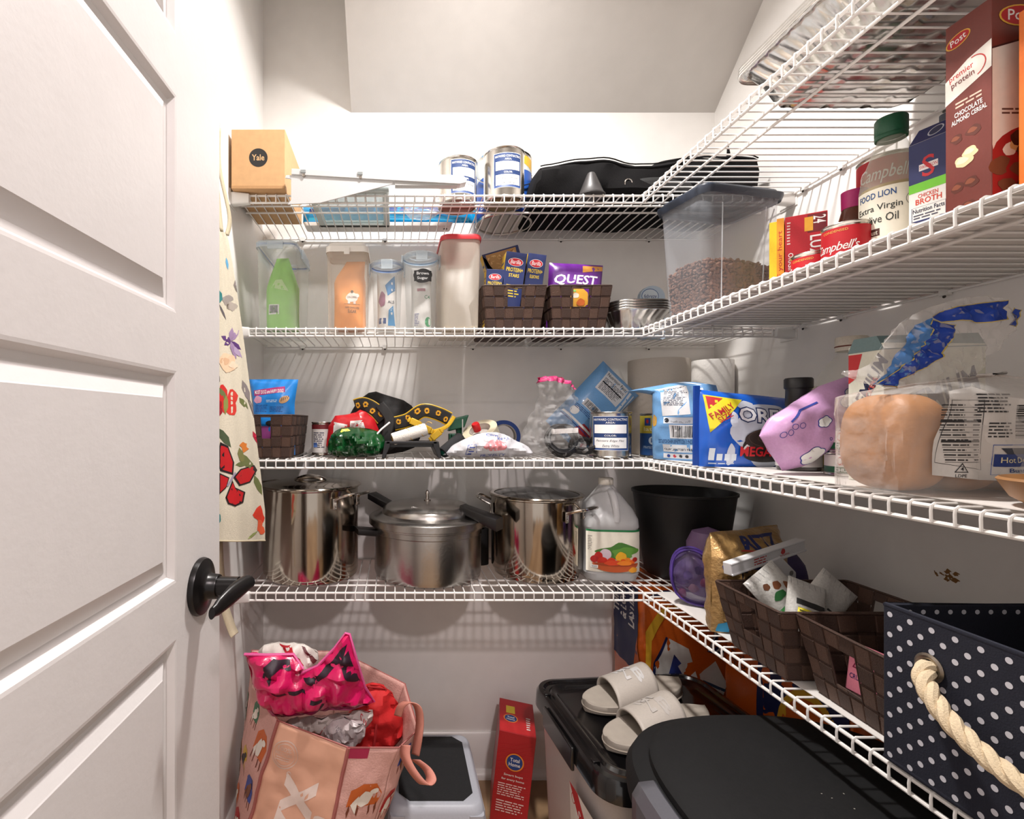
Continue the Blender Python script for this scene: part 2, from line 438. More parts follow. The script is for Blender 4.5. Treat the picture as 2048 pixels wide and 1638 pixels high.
for z, nm in ((Z1, 'top back wire shelf holding the cardboard box and paint cans'), (Z2, 'second back wire shelf from the top, holding food canisters and brown baskets'),
              (Z3, 'third back wire shelf, cluttered with tools, tape and bags'), (Z4, 'lowest back wire shelf holding the steel pots and vinegar jug')):
    wire_shelf(nm, XL + .3, YF, z, 0, bl - .6, DB, [4.7, 15, 26, 37, 48], (0, 1))
for z, nm in ((Z1, 'top right wire shelf with foil roasting pans seen from below'), (Z2, 'second right wire shelf holding cereal, broth and olive oil'),
              (Z3, 'third right wire shelf holding bread, crackers and blue cookie pack'), (Z4, 'lowest right wire shelf holding woven baskets and polka dot bin')):
    wire_shelf(nm, 25.0, YF - .35, z, -90, 46.5, DRr, [1.3, 5.5, 14, 25, 36], ())
LINER = mat((222, 217, 212), .45, var=.02, name='shelf_liner')
for z, nm in ((Z2, 'translucent white liner sheet on the second right shelf'), (Z3, 'white plastic liner sheet under the bread bags'), (Z4, 'white plastic liner sheet under the woven baskets')):
    t = thing('shelf_liner', nm, 'shelf liner', 33, 27, z)
    MB().box(-7.0, 6.9, -22.5, 23.2, .012, .06).build('sheet', LINER, t)

# ================================================================ shared builders for the goods
TIN = mat((205, 200, 192), .22, 1, var=.04, scale=4, name='tinplate')
STEEL = mat((196, 190, 184), .13, 1, var=.03, scale=2, name='polished_steel')
FOIL = mat((214, 212, 208), .24, 1, var=.05, scale=6, bump=.25, bscale=5, name='aluminium_foil')
CARD = mat((200, 158, 112), .75, var=.05, scale=6, name='kraft_card')
NAVY = (38, 52, 104)
def pill(w, h, t, seed=0, wr=.12, pin=.12, nu=26, nv=30, bot=.0, ex=.55, warp=None):
    """soft sealed bag: returns (front map, back map); x in -w/2..w/2, y in 0..h"""
    off = Vector((seed * 7.3, seed * 3.1, 0))
    def base(a, b, side, o):
        u = max(-1, min(1, 2 * a / w)); v = max(0, min(1, b / h))
        vv = v if bot == 0 else (bot + (1 - bot) * v)
        prof = (max(0, 1 - abs(u) ** 3)) ** .5 * (max(0, math.sin(PI * min(1, max(0, vv))))) ** ex
        p = Vector((a * .28, b * .28, side * 3.0)) + off
        n1 = noise.noise(p * 1.3) ; n2 = 1 - abs(noise.noise(p * 2.6)) * 2.2
        th = t / 2 * prof * (1 + wr * 1.2 * n1) + wr * .55 * n2 * (.35 + prof * .65) * (.25 if prof < .05 else 1)
        th += wr * .3 * noise.noise(p * 5.5) * (.3 + prof * .7)
        th = max(.03, th)
        x = a * (1 - pin * prof * (1 - abs(u)) * 0 - pin * math.sin(PI * vv) * .5) + wr * .3 * noise.noise(p * 1.1 + Vector((9, 0, 0)))
        q_ = Vector((x, -side * (th) , b + wr * .4 * noise.noise(p + Vector((0, 5, 2)))))
        q_.y -= side * o
        if warp: q_ = Vector(warp(q_.x, q_.y, q_.z))
        return q_
    front = lambda a, b, o: base(a, b, 1, o); back = lambda a, b, o: base(a, b, -1, o)
    m = MB()
    m.grid(lambda u, v: tuple(front((u - .5) * w, v * h, 0)), nu, nv)
    m.grid(lambda u, v: tuple(back((u - .5) * w, v * h, 0)), nu, nv)
    # close the rim
    rim = [((i / nu - .5) * w, 0) for i in range(nu)] + [(w / 2, j / nv * h) for j in range(nv)] + [((.5 - i / nu) * w, h) for i in range(nu)] + [(-w / 2, (1 - j / nv) * h) for j in range(nv)]
    m.rings([[tuple(front(a, b, 0)) for a, b in rim], [tuple(back(a, b, 0)) for a, b in rim]], False, False)
    return m, front, back
def carton(t, w, d, h, mats, bev=.03, name='box_body'):
    return MB().box(-w / 2, w / 2, 0, d, 0, h).build(name, mats, t, smooth=False, bevel=bev)
def tin_can(t, r, h, body=TIN, top=TIN, lipr=.07, name='body'):
    MB().lathe([(0, .12), (r - .16, .12), (r - .14, .0), (r + lipr * .5, 0), (r + lipr, .06), (r + lipr * .5, .14), (r, .18), (r, h - .18), (r + lipr * .5, h - .14), (r + lipr, h - .06), (r + lipr * .5, h), (r - .12, h), (r - .16, h - .1), (0, h - .1)], 40).build(name, body, t)
def hayward(t, r, z0, w, h, rot, hand):
    c = rot * r
    base = face_cyl(r)
    a = Art(lambda x, y, o: base(x + c, y + z0, o), cell=.35)
    B = (32, 58, 108); Wc = (238, 238, 236)
    a.rect(-w / 2 - .05, -.05, w / 2 + .05, h + .05, Wc); a.rect(-w / 2, 0, w / 2, h, B)
    a.text('HAYWARD CONTRACTING', -w * .46, h * .875, w * .46, h * .945, Wc); a.text('AREA:', -w * .12, h * .79, w * .12, h * .845, Wc)
    a.rect(-w * .44, h * .5, w * .44, h * .76, Wc); a.text('COLOR:', -w * .15, h * .405, w * .15, h * .46, Wc)
    a.rect(-w * .44, h * .06, w * .44, h * .37, Wc)
    a.text(hand[0], -w * .38, h * .235, w * .36, h * .31, (60, 60, 70), bold=-.004, shear=.3)
    if len(hand) > 1: a.text(hand[1], -w * .2, h * .09, w * .22, h * .165, (60, 60, 70), bold=-.004, shear=.3)
    a.build('label_print', t)

# woven strap basket --------------------------------------------------------
STRAP = mat((86, 62, 50), .62, var=.14, scale=40, bump=.55, bscale=55, name='woven_strap')
STRAP2 = mat((66, 46, 37), .62, var=.14, scale=40, bump=.55, bscale=55, name='woven_strap_shaded')  # darker copy of the strap; directional shading of the weave put into the colour
def basket(t, W, D, H, taper=.82, rows=4, holes='f', hw=1.6, mf=None, cw=1.15, hh=(.52, .93), tags=False):
    """tapered basket standing at local origin, x -W/2..W/2, y 0..D (top rim size)"""
    sA, sB = mf or (STRAP, STRAP2)
    def P(face, s, v, o):           # face f,b,l,r ; s -1..1 along, v 0..1 up, o outward
        k = taper + (1 - taper) * v
        a, b = W / 2 * k, D / 2 * k; z = v * H
        if face == 'f': return (s * a, D / 2 - b - o, z)
        if face == 'b': return (-s * a, D / 2 + b + o, z)
        if face == 'r': return (a + o, D / 2 + s * b, z)
        return (-a - o, D / 2 - s * b, z)
    nf = max(3, round(W / cw)); nd = max(3, round(D / cw)); rh = 1 / rows; amp = .05
    seq = [('f', nf), ('r', nd), ('b', nf), ('l', nd)]
    def inhole(face, s0, s1, v0, v1):
        if face not in holes: return False
        L = (W if face in 'fb' else D) / 2; hs = hw / 2 / L
        return s1 > -hs + .02 and s0 < hs - .02 and v1 > hh[0] + .02 and v0 < hh[1] - .02
    for r in range(rows):           # horizontal straps: one part per row
        m = MB(); g = 0
        for face, n in seq:
            L = (W if face in 'fb' else D) / 2; hs = hw / 2 / L
            for j in range(n):
                s0, s1 = -1 + 2 * j / n, -1 + 2 * (j + 1) / n; up = amp if (r + g) % 2 else -amp; g += 1
                v0, v1 = r * rh + .02, (r + 1) * rh - .02
                pieces = [(s0, s1, v0, v1)]
                if inhole(face, s0, s1, v0, v1):
                    pieces = []
                    if s0 < -hs: pieces.append((s0, min(s1, -hs), v0, v1))
                    if s1 > hs: pieces.append((max(s0, hs), s1, v0, v1))
                    a0, a1 = max(s0, -hs), min(s1, hs)
                    if v0 < hh[0] - .01: pieces.append((a0, a1, v0, hh[0]))
                    if v1 > hh[1] + .01: pieces.append((a0, a1, hh[1], v1))
                for (a0, a1, b0, b1) in pieces:
                    if a1 - a0 < 1e-3: continue
                    k = 4
                    def fn(u, v, a0=a0, a1=a1, b0=b0, b1=b1, up=up, face=face):
                        s = a0 + (a1 - a0) * u; q_ = (s - s0) / (s1 - s0)
                        e = (1 if .1 < q_ < .9 else -.2)
                        return P(face, s, b0 + (b1 - b0) * v, up * e - .0)
                    m.grid(lambda u, v, fn=fn: fn((0, .08, .12, .88, .92, 1)[int(round(u * 5))], v), 5, 1)
        m.build('strap', sA, t, solid=.03, smooth=False)
    for face, n in seq:             # vertical straps
        L = (W if face in 'fb' else D) / 2; hs = hw / 2 / L
        g0 = {'f': 0, 'r': nf, 'b': nf + nd, 'l': nf + nd + nf}[face]
        for j in range(n):
            s0, s1 = -1 + 2 * j / n, -1 + 2 * (j + 1) / n; w_ = (s1 - s0) * .03
            m = MB(); any_ = False
            for r in range(rows):
                up = -amp if (r + g0 + j) % 2 else amp
                v0, v1 = r * rh, (r + 1) * rh
                pieces = [(s0 + w_, s1 - w_, v0, v1)]
                if inhole(face, s0, s1, v0, v1):
                    pieces = []
                    if s0 < -hs: pieces.append((s0 + w_, min(s1, -hs), v0, v1))
                    if s1 > hs: pieces.append((max(s0, hs), s1 - w_, v0, v1))
                    a0, a1 = max(s0, -hs), min(s1, hs)
                    if v0 < hh[0] - .01: pieces.append((a0, a1, v0, hh[0]))
                    if v1 > hh[1] + .01: pieces.append((a0, a1, hh[1], v1))
                for (a0, a1, b0, b1) in pieces:
                    if a1 - a0 < 1e-3 or b1 - b0 < 1e-3: continue
                    any_ = True
                    def fn(u, v, a0=a0, a1=a1, b0=b0, b1=b1, up=up, face=face, v0=v0, v1=v1):
                        vv = b0 + (b1 - b0) * v; q_ = (vv - v0) / (v1 - v0)
                        return P(face, a0 + (a1 - a0) * u, vv, up * (1 if .1 < q_ < .9 else -.2))
                    m.grid(lambda u, v, fn=fn: fn(u, (0, .08, .12, .88, .92, 1)[int(round(v * 5))]), 1, 5)
            if any_: m.build('strap', sB, t, solid=.03, smooth=False)
    k = taper
    MB().box(-W / 2 * k, W / 2 * k, D / 2 * (1 - k), D / 2 * (1 + k), 0, .05).build('base', sB, t)
    rim = [(a, b + D / 2, H) for a, b in rrect(W / 2, D / 2, .25, 3)]
    MB().tube(rim, .085, 6, True).build('rim', sB, t)
    for face in holes:
        L = (W if face in 'fb' else D) / 2; hs = hw / 2 / L
        pts = [P(face, s, v, .02) for s, v in ((-hs, hh[1]), (-hs, hh[0]), (hs, hh[0]), (hs, hh[1]))]
        MB().tube(pts, .05, 5, True).build('handle_trim', sB, t)
    return P

# ================================================================ TOP BACK SHELF
t = thing('cardboard_box', 'brown cardboard box with round black logo at the left end of the top shelf', 'box', -13.55, 50.0, Z1 + .02)
carton(t, 5.3, 9.0, 5.9, CARD)
MB().box(-2.63, 2.63, -.06, -.01, .02, .3).build('flap', mat((182, 140, 96), .8, var=.05), t, smooth=False)
a = Art(face_front(0)); a.ell(0.02, 3.1, .92, .92, (28, 26, 26), 36); a.text('Yale', -.62, 2.82, .62, 3.42, (214, 170, 122), bold=.03); a.build('logo_print', t)

# white sliding bracket in front of the lip
t = thing('rail_bracket', 'long white metal drawer-slide bracket lying against the front of the top shelf', 'bracket', 0, 49.35, Z1)
def pz_(pts, Y, zb): return [(XX(a, Y), ZZ(b, Y) - zb) for a, b in pts]
WMET = mat((206, 206, 206), .35, .1, var=.02, name='white_metal')
MB().prism(pz_([(583, 341), (786, 347), (786, 368), (640, 406), (575, 409), (582, 400), (582, 358), (570, 356), (572, 350), (583, 350)], 49.35, Z1), 0, .12).build('plate', WMET, t, smooth=False, bevel=.03)
MB().prism(pz_([(583, 338), (925, 352), (934, 358), (932, 366), (920, 369), (786, 362), (583, 350)], 49.35, Z1), -.12, .9).build('rail', WMET, t, smooth=False, bevel=.05)
MB().prism(pz_([(790, 357), (915, 364), (915, 371), (790, 370)], 49.35, Z1), 0, .75).build('inner_slide', mat((190, 190, 188), .4, .2, var=.02), t, smooth=False)
for sx, sy in ((607, 350), (721, 354)):
    x, z = at(sx, sy, 49.2)
    m = MB().lathe([(0, .25), (.17, .25), (.15, .0), (0, -.02)], 12, ax='y'); m.v = [(p + x, -b - .14, c + z - Z1) for p, b, c in m.v]
    m.build('screw', mat((170, 160, 150), .3, .8), t)
    MB().box(x - .28, x + .2, -.2, -.1, z - Z1 + .22, z - Z1 + .5).build('clip', mat((150, 155, 155), .4, .3), t)
t = thing('fridge_shelf', 'clear glass fridge shelf in a pale frame lying flat on the top wires', 'shelf', -4.7, 50.6, Z1 + .02)
FR = mat((205, 214, 212), .3, var=.02, alpha=.85)
m = MB(); m.box(-4.2, 4.1, 0, .7, 0, .6).box(-4.2, 4.1, 8.6, 9.3, 0, .6).box(-4.2, -3.5, .7, 8.6, 0, .6).box(3.4, 4.1, .7, 8.6, 0, .6)
m.build('frame', FR, t, smooth=False, bevel=.08)
MB().box(-3.5, 3.4, .7, 8.6, .2, .35).build('glass_pane', mat((168, 190, 192), .1, alpha=.4, var=0), t, smooth=False)
for x in (-3.9, 3.8): MB().lathe([(0, -.05), (.13, -.05), (.13, .0), (0, .0)], 10, x, 9.0).build('screw', mat((90, 90, 90), .4, .5), t)
t = thing('appliance_rail', 'flat white plastic rail at the back of the top shelf', 'rail', -2.0, 60.3, Z1 + .02)
MB().loft([(0, 8.6, 1.0, .3), (.35, 8.8, 1.1, .3), (.38, 8.8, 1.1, .3)], 4).build('rail_body', PLAS, t)
MB().lathe([(.001, -.03), (.25, -.03), (.25, .01), (.001, .01)], 12, 8.0, 0).build('socket', mat((60, 60, 60)), t)
t = thing('blue_package', 'long shiny blue plastic-wrapped package behind the glass fridge shelf', 'package', -.7, 60.2, Z1 + .66)
m, ff, fb = pill(20.5, 1.9, 2.4, 3, .12, 0, 40, 12)
m.build('wrapper', mat((12, 150, 215), .18, var=.05, coat=.5), t)
a = Art(ff, cell=.6); a.rect(-9.4, .9, 9.6, 1.5, (18, 50, 110)); a.rect(-9.5, .15, 9.5, .45, (60, 190, 230)); a.build('print', t)
t = thing('bubble_wrap', 'crumpled clear bubble wrap beside the smaller paint can on the top shelf', 'bubble wrap', 3.2, 56.5, Z1 + .03)
def blobf(rx, ry, rz, seed, amp=.25, fr=1.4):
    def fn(u, v):
        th = PI * v; ph = 2 * PI * u; d = Vector((math.sin(th) * math.cos(ph), math.sin(th) * math.sin(ph), math.cos(th)))
        k = 1 + amp * noise.noise(d * fr + Vector((seed, 0, 0))) + amp * .6 * (1 - 2 * abs(noise.noise(d * fr * 2.3 + Vector((0, seed, 0)))))
        return (d.x * rx * k, d.y * ry * k, max(-rz * .9, d.z * rz * k) + rz * .9)
    return fn
MB().grid(blobf(2.0, 1.8, 1.2, 4, .3, 2.2), 40, 24, closeu=True).build('wrap', mat((225, 222, 215), .12, alpha=.16, var=.02, bump=.9, bscale=8), t)

for (x, y, r, h, rot, hand, lab) in ((6.75, 54.4, 2.02, 4.65, .16, ('Delicate White',), 'smaller silver paint can with a blue white label, left one on the top shelf'),
                                     (11.55, 53.6, 2.1, 5.15, -.1, ('Promar 200 Semi Gloss', 'Extra White'), 'silver quart paint can in front of the large blue can on the top shelf')):
    t = thing('paint_can', lab, 'paint can', x, y, Z1 + .02, 0, 'small silver paint cans')
    tin_can(t, r, h, lipr=.1); hayward(t, r, .75 if r < 2.05 else .95, 2.9, 3.45, rot + .1, hand)
    MB().lathe([(0, 0), (r - .25, 0), (r - .25, .05), (r - .6, .08), (0, .08)], 32).build('can_base', mat((150, 96, 78), .35, .8, var=.1) if r < 2.05 else mat((170, 150, 110), .35, .9, var=.1), t)
t = thing('paint_can', 'large blue labelled gallon paint can with wire bail, behind the small can', 'paint can', 12.75, 59.3, Z1 + .02)
r, h = 3.15, 7.35
tin_can(t, r, h, lipr=.12)
f = face_cyl(r); a = Art(f, cell=.5)
a.rect(-4.9, .45, 4.9, 6.9, (32, 84, 168)); a.rect(-4.9, .45, 4.9, 2.6, (24, 58, 148))
a.poly([(-4.9, 4.6), (4.9, 5.6), (4.9, 6.9), (-4.9, 6.9)], (196, 204, 206)); a.poly([(1.6, 6.0), (4.9, 5.3), (4.9, 6.9), (1.0, 6.9)], (222, 172, 44))
a.text('EXTERIOR', -3.6, 1.2, -.6, 1.8, (225, 230, 238)); a.lines(1.0, .8, 3.6, 1.8, 4, (180, 200, 225)); a.build('label_print', t)
MB().tube([(r * math.cos(u) * 1.04, -r * math.sin(u) * 1.08, 5.6 - 2.6 * math.sin(u)) for u in [PI * i / 20 for i in range(21)]], .06, 6).build('bail_handle', STEEL, t)
m = MB().lathe([(0, 0), (.35, 0), (.3, .14), (.12, .2), (0, .2)], 14, ax='x'); m.v = [(p + r, b, c + 5.6) for p, b, c in m.v]; m.build('ear', STEEL, t)

# black soft case
BLKF = mat((15, 14, 15), .9, spec=.15, var=.15, scale=30, bump=.3, bscale=40, name='black_fabric')
t = thing('soft_case', 'large black fabric carry case slumped across the top shelf', 'bag', 26.5, 58.0, Z1 + .05)
def casef(u, v):
    x = -12.0 + 24.2 * u; ends = min(1, (min(u, 1 - u) * 30)) ** .4
    hgt = (4.7 + .25 * math.sin(u * 7) + (1.0 if u > .5 else 0) * math.sin((u - .5) * 6.2)) * (.35 + .65 * ends)
    dep = 5.0 * (.3 + .7 * ends)
    a = 2 * PI * v; ca, sa = math.cos(a), math.sin(a)
    sx = math.copysign(abs(ca) ** .55, ca); sz = math.copysign(abs(sa) ** .6, sa)
    k = .16 * noise.noise(Vector((x * .3, ca * 2, sa * 2)))
    return (x + .4 * ends * sz, -sx * dep * (1 + k) - 2.4 * (1 - ends), max(.02, hgt / 2 * (1 + sz * (1 + k))))
m = MB().grid(casef, 60, 28, closev=True)
m.add([casef(0, j / 28) for j in range(28)], [tuple(range(28))]); m.add([casef(1, j / 28) for j in range(28)], [tuple(range(28))])
m.build('body', BLKF, t)
zp = []
for i in range(40):
    u = .03 + .94 * i / 39; p = casef(u, .085 + .02 * math.sin(u * 9)); zp.append((p[0], p[1] - .06, p[2] + .05))
MB().tube(zp, .1, 6).build('zipper', mat((34, 34, 36), .9, spec=.2), t)
zp2 = [(p[0], p[1] - .02, p[2] + .3) for p in zp]; MB().tube(zp2, .07, 5).build('piping', mat((20, 20, 20), .95, spec=.1), t)
MB().grid(lambda u, v: (-2 + 8 * u, -4.9 - .35 * math.sin(PI * u), 1.0 + 1.2 * v + .3 * math.sin(u * 5)), 16, 3).build('carry_strap', mat((20, 20, 21), .7, bump=.4, bscale=60), t, solid=.12)
MB().tube([(-2.1 + .38 * math.cos(k), -5.2, 1.9 + .42 * math.sin(k)) for k in [2 * PI * i / 16 for i in range(16)]], .06, 6, True).build('ring', STEEL, t)
# raised flap at the right end
m = MB().grid(lambda u, v: (1.0 + 10.6 * u, -3.2 + 6.4 * v, 4.2 + (2.6 * math.sin(PI * min(1, u * 1.25)) ** .8) * (1 - abs(2 * v - 1) ** 3) + .15 * math.sin(u * 14)), 24, 12)
m.build('top_flap', BLKF, t, solid=.2)
MB().tube([(9.7, -2.8, 4.6), (9.9, -2.9, 6.0), (9.8, -2.9, 7.3)], lambda q_: .3 * (1 - q_) + .05, 8).build('strap_end', BLKF, t)
t = thing('plastic_cone', 'small matte black plastic cone standing in front of the black carry case', 'cone', 20.1, 51.75, Z1 + .02)
MB().lathe([(0, 0), (1.38, 0), (1.38, .12), (1.25, .2), (.98, .9), (.42, 2.3), (.34, 2.42), (0, 2.45)], 32).build('cone_body', mat((52, 50, 50), .45, var=.05), t)

# foil roasting pans on the right top shelf
def foil_pan(t, A, B, H, inset, r=1.4, ridges=.3, z0=0, rimw=.45, name='pan_body', emb=True):
    n = 220
    def ring(a, b, rr, z, amp):
        base = rrect(a, b, rr, 10); L = []; tot = 0
        for i in range(len(base)):
            p, q_ = Vector(base[i]), Vector(base[(i + 1) % len(base)]); L.append((tot, p, q_)); tot += (q_ - p).length
        out = []
        for k in range(n):
            s = tot * k / n
            for (s0, p, q_) in reversed(L):
                if s0 <= s: break
            d = (q_ - p); ln = d.length or 1; pt = p + d * min(1, (s - s0) / ln)
            nr = Vector((d.y, -d.x)).normalized() if d.length else Vector((0, 0))
            if nr.dot(pt) < 0: nr = -nr
            pt = pt + nr * amp * math.sin(k * 2 * PI * round(tot / 1.0) / n)
            out.append((pt.x, pt.y, z))
        return out
    rs = [ring(A, B, r, H - .18, 0), ring(A + .05, B + .05, r, H - .02, 0), ring(A, B, r, H + .05, 0), ring(A - rimw, B - rimw, r * .9, H, .01),
          ring(A - rimw - .1, B - rimw - .1, r * .9, H - .25, ridges * .3), ring(A - inset * .6 - .2, B - inset * .6 - .2, r * .9, H * .55, ridges * .45), ring(A - inset, B - inset, r * .8, .35, ridges * .4), ring(A - inset - .25, B - inset - .25, r * .7, 0.0, ridges * .25)]
    rs = [[(x, y, z + z0) for x, y, z in rr_] for rr_ in rs]
    m = MB().rings(rs, False, False)
    a, b = A - inset - .2, B - inset - .2
    def bf(u, v):
        x = (2 * u - 1) * a; y = (2 * v - 1) * b; z = 0
        if emb:
            k = math.sin(x * 2.1 + math.floor(y / 1.3) * 1.6) ; z = .1 * (1 if abs(((y / 1.3) % 1) - .5) > .4 else 0) + .07 * (1 if k > .8 else 0)
        rx = max(0, abs(x) - (a - r * .7)); ry = max(0, abs(y) - (b - r * .7)); d = math.hypot(rx, ry)
        if d > r * .7: x -= math.copysign((d - r * .7) * rx / d, x); y -= math.copysign((d - r * .7) * ry / d, y)
        return (x, y, z + .02 + z0)
    m.grid(bf, 40, 60)
    return m.build(name, FOIL, t, sharp=75)
for k in range(3):
    t = thing('foil_roasting_pan', ('lowest', 'middle', 'uppermost')[k] + ' of three nested large foil roasting pans on the top right shelf', 'foil pan', 32.5, 28.6, Z1 + .08 + .22 * k, 0, 'nested foil roasting pans')
    foil_pan(t, 6.55 - .01 * k, 10.5 - .01 * k, 3.1, 1.65)

# ================================================================ SECOND BACK SHELF
def clear(c=(226, 230, 228), a=.22, r=.22): return mat(c, r, alpha=a, var=.01, name='clear_plastic')
def clip_lid(t, a, b, rr, z, gask, lidm, cy, clips=(1, 1)):
    MB().loft([(z, a, b, rr, 0, cy), (z + .12, a + .06, b + .06, rr, 0, cy), (z + .18, a + .02, b + .02, rr, 0, cy)], 6, cap0=False, cap1=False).build('gasket', gask, t)
    l = MB().loft([(z - .25, a + .14, b + .14, rr + .05, 0, cy), (z + .28, a + .14, b + .14, rr + .05, 0, cy), (z + .42, a + .02, b + .02, rr, 0, cy), (z + .42, a - .4, b - .4, rr * .7, 0, cy), (z + .25, a - .5, b - .5, rr * .7, 0, cy)], 6, cap0=False).build('lid', lidm, t)
    for sx in (-1, 1):
        MB().box(sx * (a + .14), sx * (a + .34), cy - b * .45, cy + b * .45, z - .75, z + .3).build('clip', lidm, t, bevel=.06)
    if clips[1]:
        MB().box(-a * .4, a * .4, cy - b - .3, cy - b - .12, z - .55, z + .3).build('clip', lidm, t, bevel=.06)
LIDC = mat((206, 218, 226), .25, alpha=.45, var=.01)
BLUEG = mat((98, 138, 198), .4, var=.02)
# 1 green bag canister
t = thing('food_canister', 'tall clear canister with blue seal holding a green bag', 'canister', -12.3, 52.0, Z2 + .02, 0)
MB().loft([(0, 1.75, 3.9, .6, 0, 4.4), (.15, 1.9, 4.1, .7, 0, 4.4), (8.6, 2.05, 4.35, .8, 0, 4.4)], 6, cap1=False).build('jar', clear((228, 234, 228), .17, .3), t)
clip_lid(t, 2.05, 4.35, .8, 8.7, BLUEG, LIDC, 4.4)
b = thing('snack_bag', 'lime green food bag inside the tall clear canister', 'bag', -12.25, 55.2, Z2 + .25)
m, ff, fb = pill(3.7, 8.0, 3.0, 11, .22, .1, 20, 26, bot=.25, warp=lambda x, y, z: (x * (1 - .5 * max(0, (z - 4.6) / 2.6)), y, z)); m.build('bag_body', mat((140, 205, 84), .4, var=.08, scale=3), b)
a = Art(ff, cell=.5); a.rect(-1.3, 1.6, -.1, 2.7, (225, 225, 225)); a.bars(-1.2, 1.75, -.25, 2.6); a.poly([(-1.0, 4.5), (.9, 4.2), (.2, 5.4), (-.6, 5.3)], (186, 220, 150)); a.build('print', b)
# 2 sugar
t = thing('food_canister', 'frosted canister with white lid holding an orange sugar bag', 'canister', -4.95, 52.0, Z2 + .02, 0)
MB().loft([(0, 1.9, 1.9, .6, 0, 2.1), (.15, 2.0, 2.0, .6, 0, 2.1), (8.0, 2.12, 2.1, .6, 0, 2.1)], 6, cap1=False).build('jar', clear((240, 226, 210), .2, .35), t)
MB().loft([(7.9, 2.22, 2.2, .6, 0, 2.1), (8.5, 2.2, 2.18, .6, 0, 2.1), (8.62, 2.0, 2.0, .6, 0, 2.1), (8.9, 1.9, 1.9, .6, 0, 2.1), (8.95, 1.8, 1.8, .6, 0, 2.1)], 6, cap0=False).build('lid', mat((238, 234, 228), .35, var=.01), t)
MB().box(-.3, .3, -.22, -.05, 7.6, 8.3).build('latch', mat((238, 234, 228), .35, var=.01), t, bevel=.05)
b = thing('sugar_bag', 'orange paper bag of white granulated sugar inside the frosted canister', 'bag', -4.8, 54.0, Z2 + .22)
m, ff, fb = pill(3.5, 7.3, 3.0, 21, .16, .1, 20, 26, bot=.25, warp=lambda x, y, z: (x * (1 - .45 * max(0, (z - 5) / 2.3)) + .35 * max(0, z - 5.5), y, z)); m.build('bag_body', mat((243, 164, 96), .5, var=.06, scale=3), b)
a = Art(ff, cell=.4); gy = (96, 92, 90)
a.blob(.35, 3.15, .68, .5, (240, 232, 225), j=.12); a.rect(-.1, 2.45, .15, 2.8, (240, 232, 225)); a.rect(.5, 2.45, .75, 2.8, (240, 232, 225)); a.ell(.9, 3.35, .22, .22, (240, 232, 225)); a.ell(.35, 3.75, .16, .16, gy)
a.text('CHA-CHING', -.2, 3.05, .85, 3.3, gy); a.line([(-.5, 2.42), (1.2, 2.42)], .03, gy)
a.text('WHITE GRANULATED', -.4, 1.95, 1.1, 2.15, gy); a.text('SUGAR', -.1, 1.5, .8, 1.85, gy); a.build('print', b)
# 3 round blue
def round_can(lab, x, rr, h, gask, seed, bagc, prints, tail=None):
    t = thing('food_canister', lab, 'canister', x, 52.1 + rr, Z2 + .02, 0, None)
    MB().lathe([(0, 0), (rr * .78, 0), (rr * .84, .12), (rr, h - .9), (rr * 1.02, h - .45)], 36, cap1=False).build('jar', clear((224, 232, 234), .15, .15), t)
    MB().lathe([(rr * 1.02, h - .5), (rr * 1.08, h - .35), (rr * 1.02, h - .25)], 36, cap0=False, cap1=False).build('gasket', gask, t)
    MB().lathe([(rr * 1.1, h - .7), (rr * 1.1, h - .15), (rr, 0 + h), (rr * .75, h), (rr * .7, h - .15), (0, h - .15)], 36, cap0=False).build('lid', LIDC, t)
    for s in (-1, 1):
        MB().box(s * rr * 1.08, s * (rr * 1.08 + .17), -.6, .6, h - 1.35, h - .1).build('clip', LIDC, t, bevel=.05)
    MB().box(-.6, .6, -rr * 1.08 - .17, -rr * 1.08, h - 1.1, h - .1).build('clip', LIDC, t, bevel=.05)
    if tail: tail(t, rr)
    return t
t = round_can('short round clear canister with a blue and white flour bag inside', -.85, 1.62, 7.2, BLUEG, 1, None, None)
b = thing('flour_bag', 'blue and white printed bag inside the short round canister', 'bag', -.85, 53.7, Z2 + .2)
m, ff, fb = pill(2.1, 6.0, 1.9, 31, .15, .1, 18, 22, bot=.2); m.build('bag_body', mat((222, 218, 212), .5, var=.05), b)
a = Art(ff, cell=.35); a.poly([(-.2, 4.5), (.8, 5.6), (.9, 4.0), (.1, 3.4)], (52, 122, 178)); a.poly([(.1, .3), (.9, .3), (.7, 2.4), (.2, 1.9)], (72, 140, 188)); a.blob(-.5, 3.0, .4, .7, (150, 100, 120)); a.text('ALS', .1, 2.6, .8, 2.9, (40, 40, 60)); a.rect(-.9, .5, -.1, 1.1, (60, 80, 130)); a.build('print', b)
# 4 brown sugar
def bs(t, r):
    f = face_cyl(r * .98); a = Art(lambda x, y, o: f(x, y, o), cell=.3, eps=.03)
    a.blob(.15, 5.5, 1.02, .72, (28, 27, 28), 40, .12, 2); a.rect(-.78, 4.95, 1.08, 6.05, (28, 27, 28)); a.text('Brown', -.5, 5.6, .75, 5.9, (225, 225, 225), bold=-.003); a.text('Sugar', -.45, 5.05, .65, 5.4, (225, 225, 225), bold=-.003); a.build('chalk_label', t)
t = round_can('round clear canister wearing a black handwritten Brown Sugar label', 2.75, 1.78, 8.1, mat((170, 196, 220), .4), 2, None, None, bs)
b = thing('sugar_bag', 'white bag with green marks inside the canister labelled Brown Sugar', 'bag', 2.8, 53.9, Z2 + .2)
m, ff, fb = pill(2.2, 6.6, 1.9, 41, .18, .1, 18, 22, bot=.2); m.build('bag_body', mat((224, 222, 218), .5, var=.05), b)
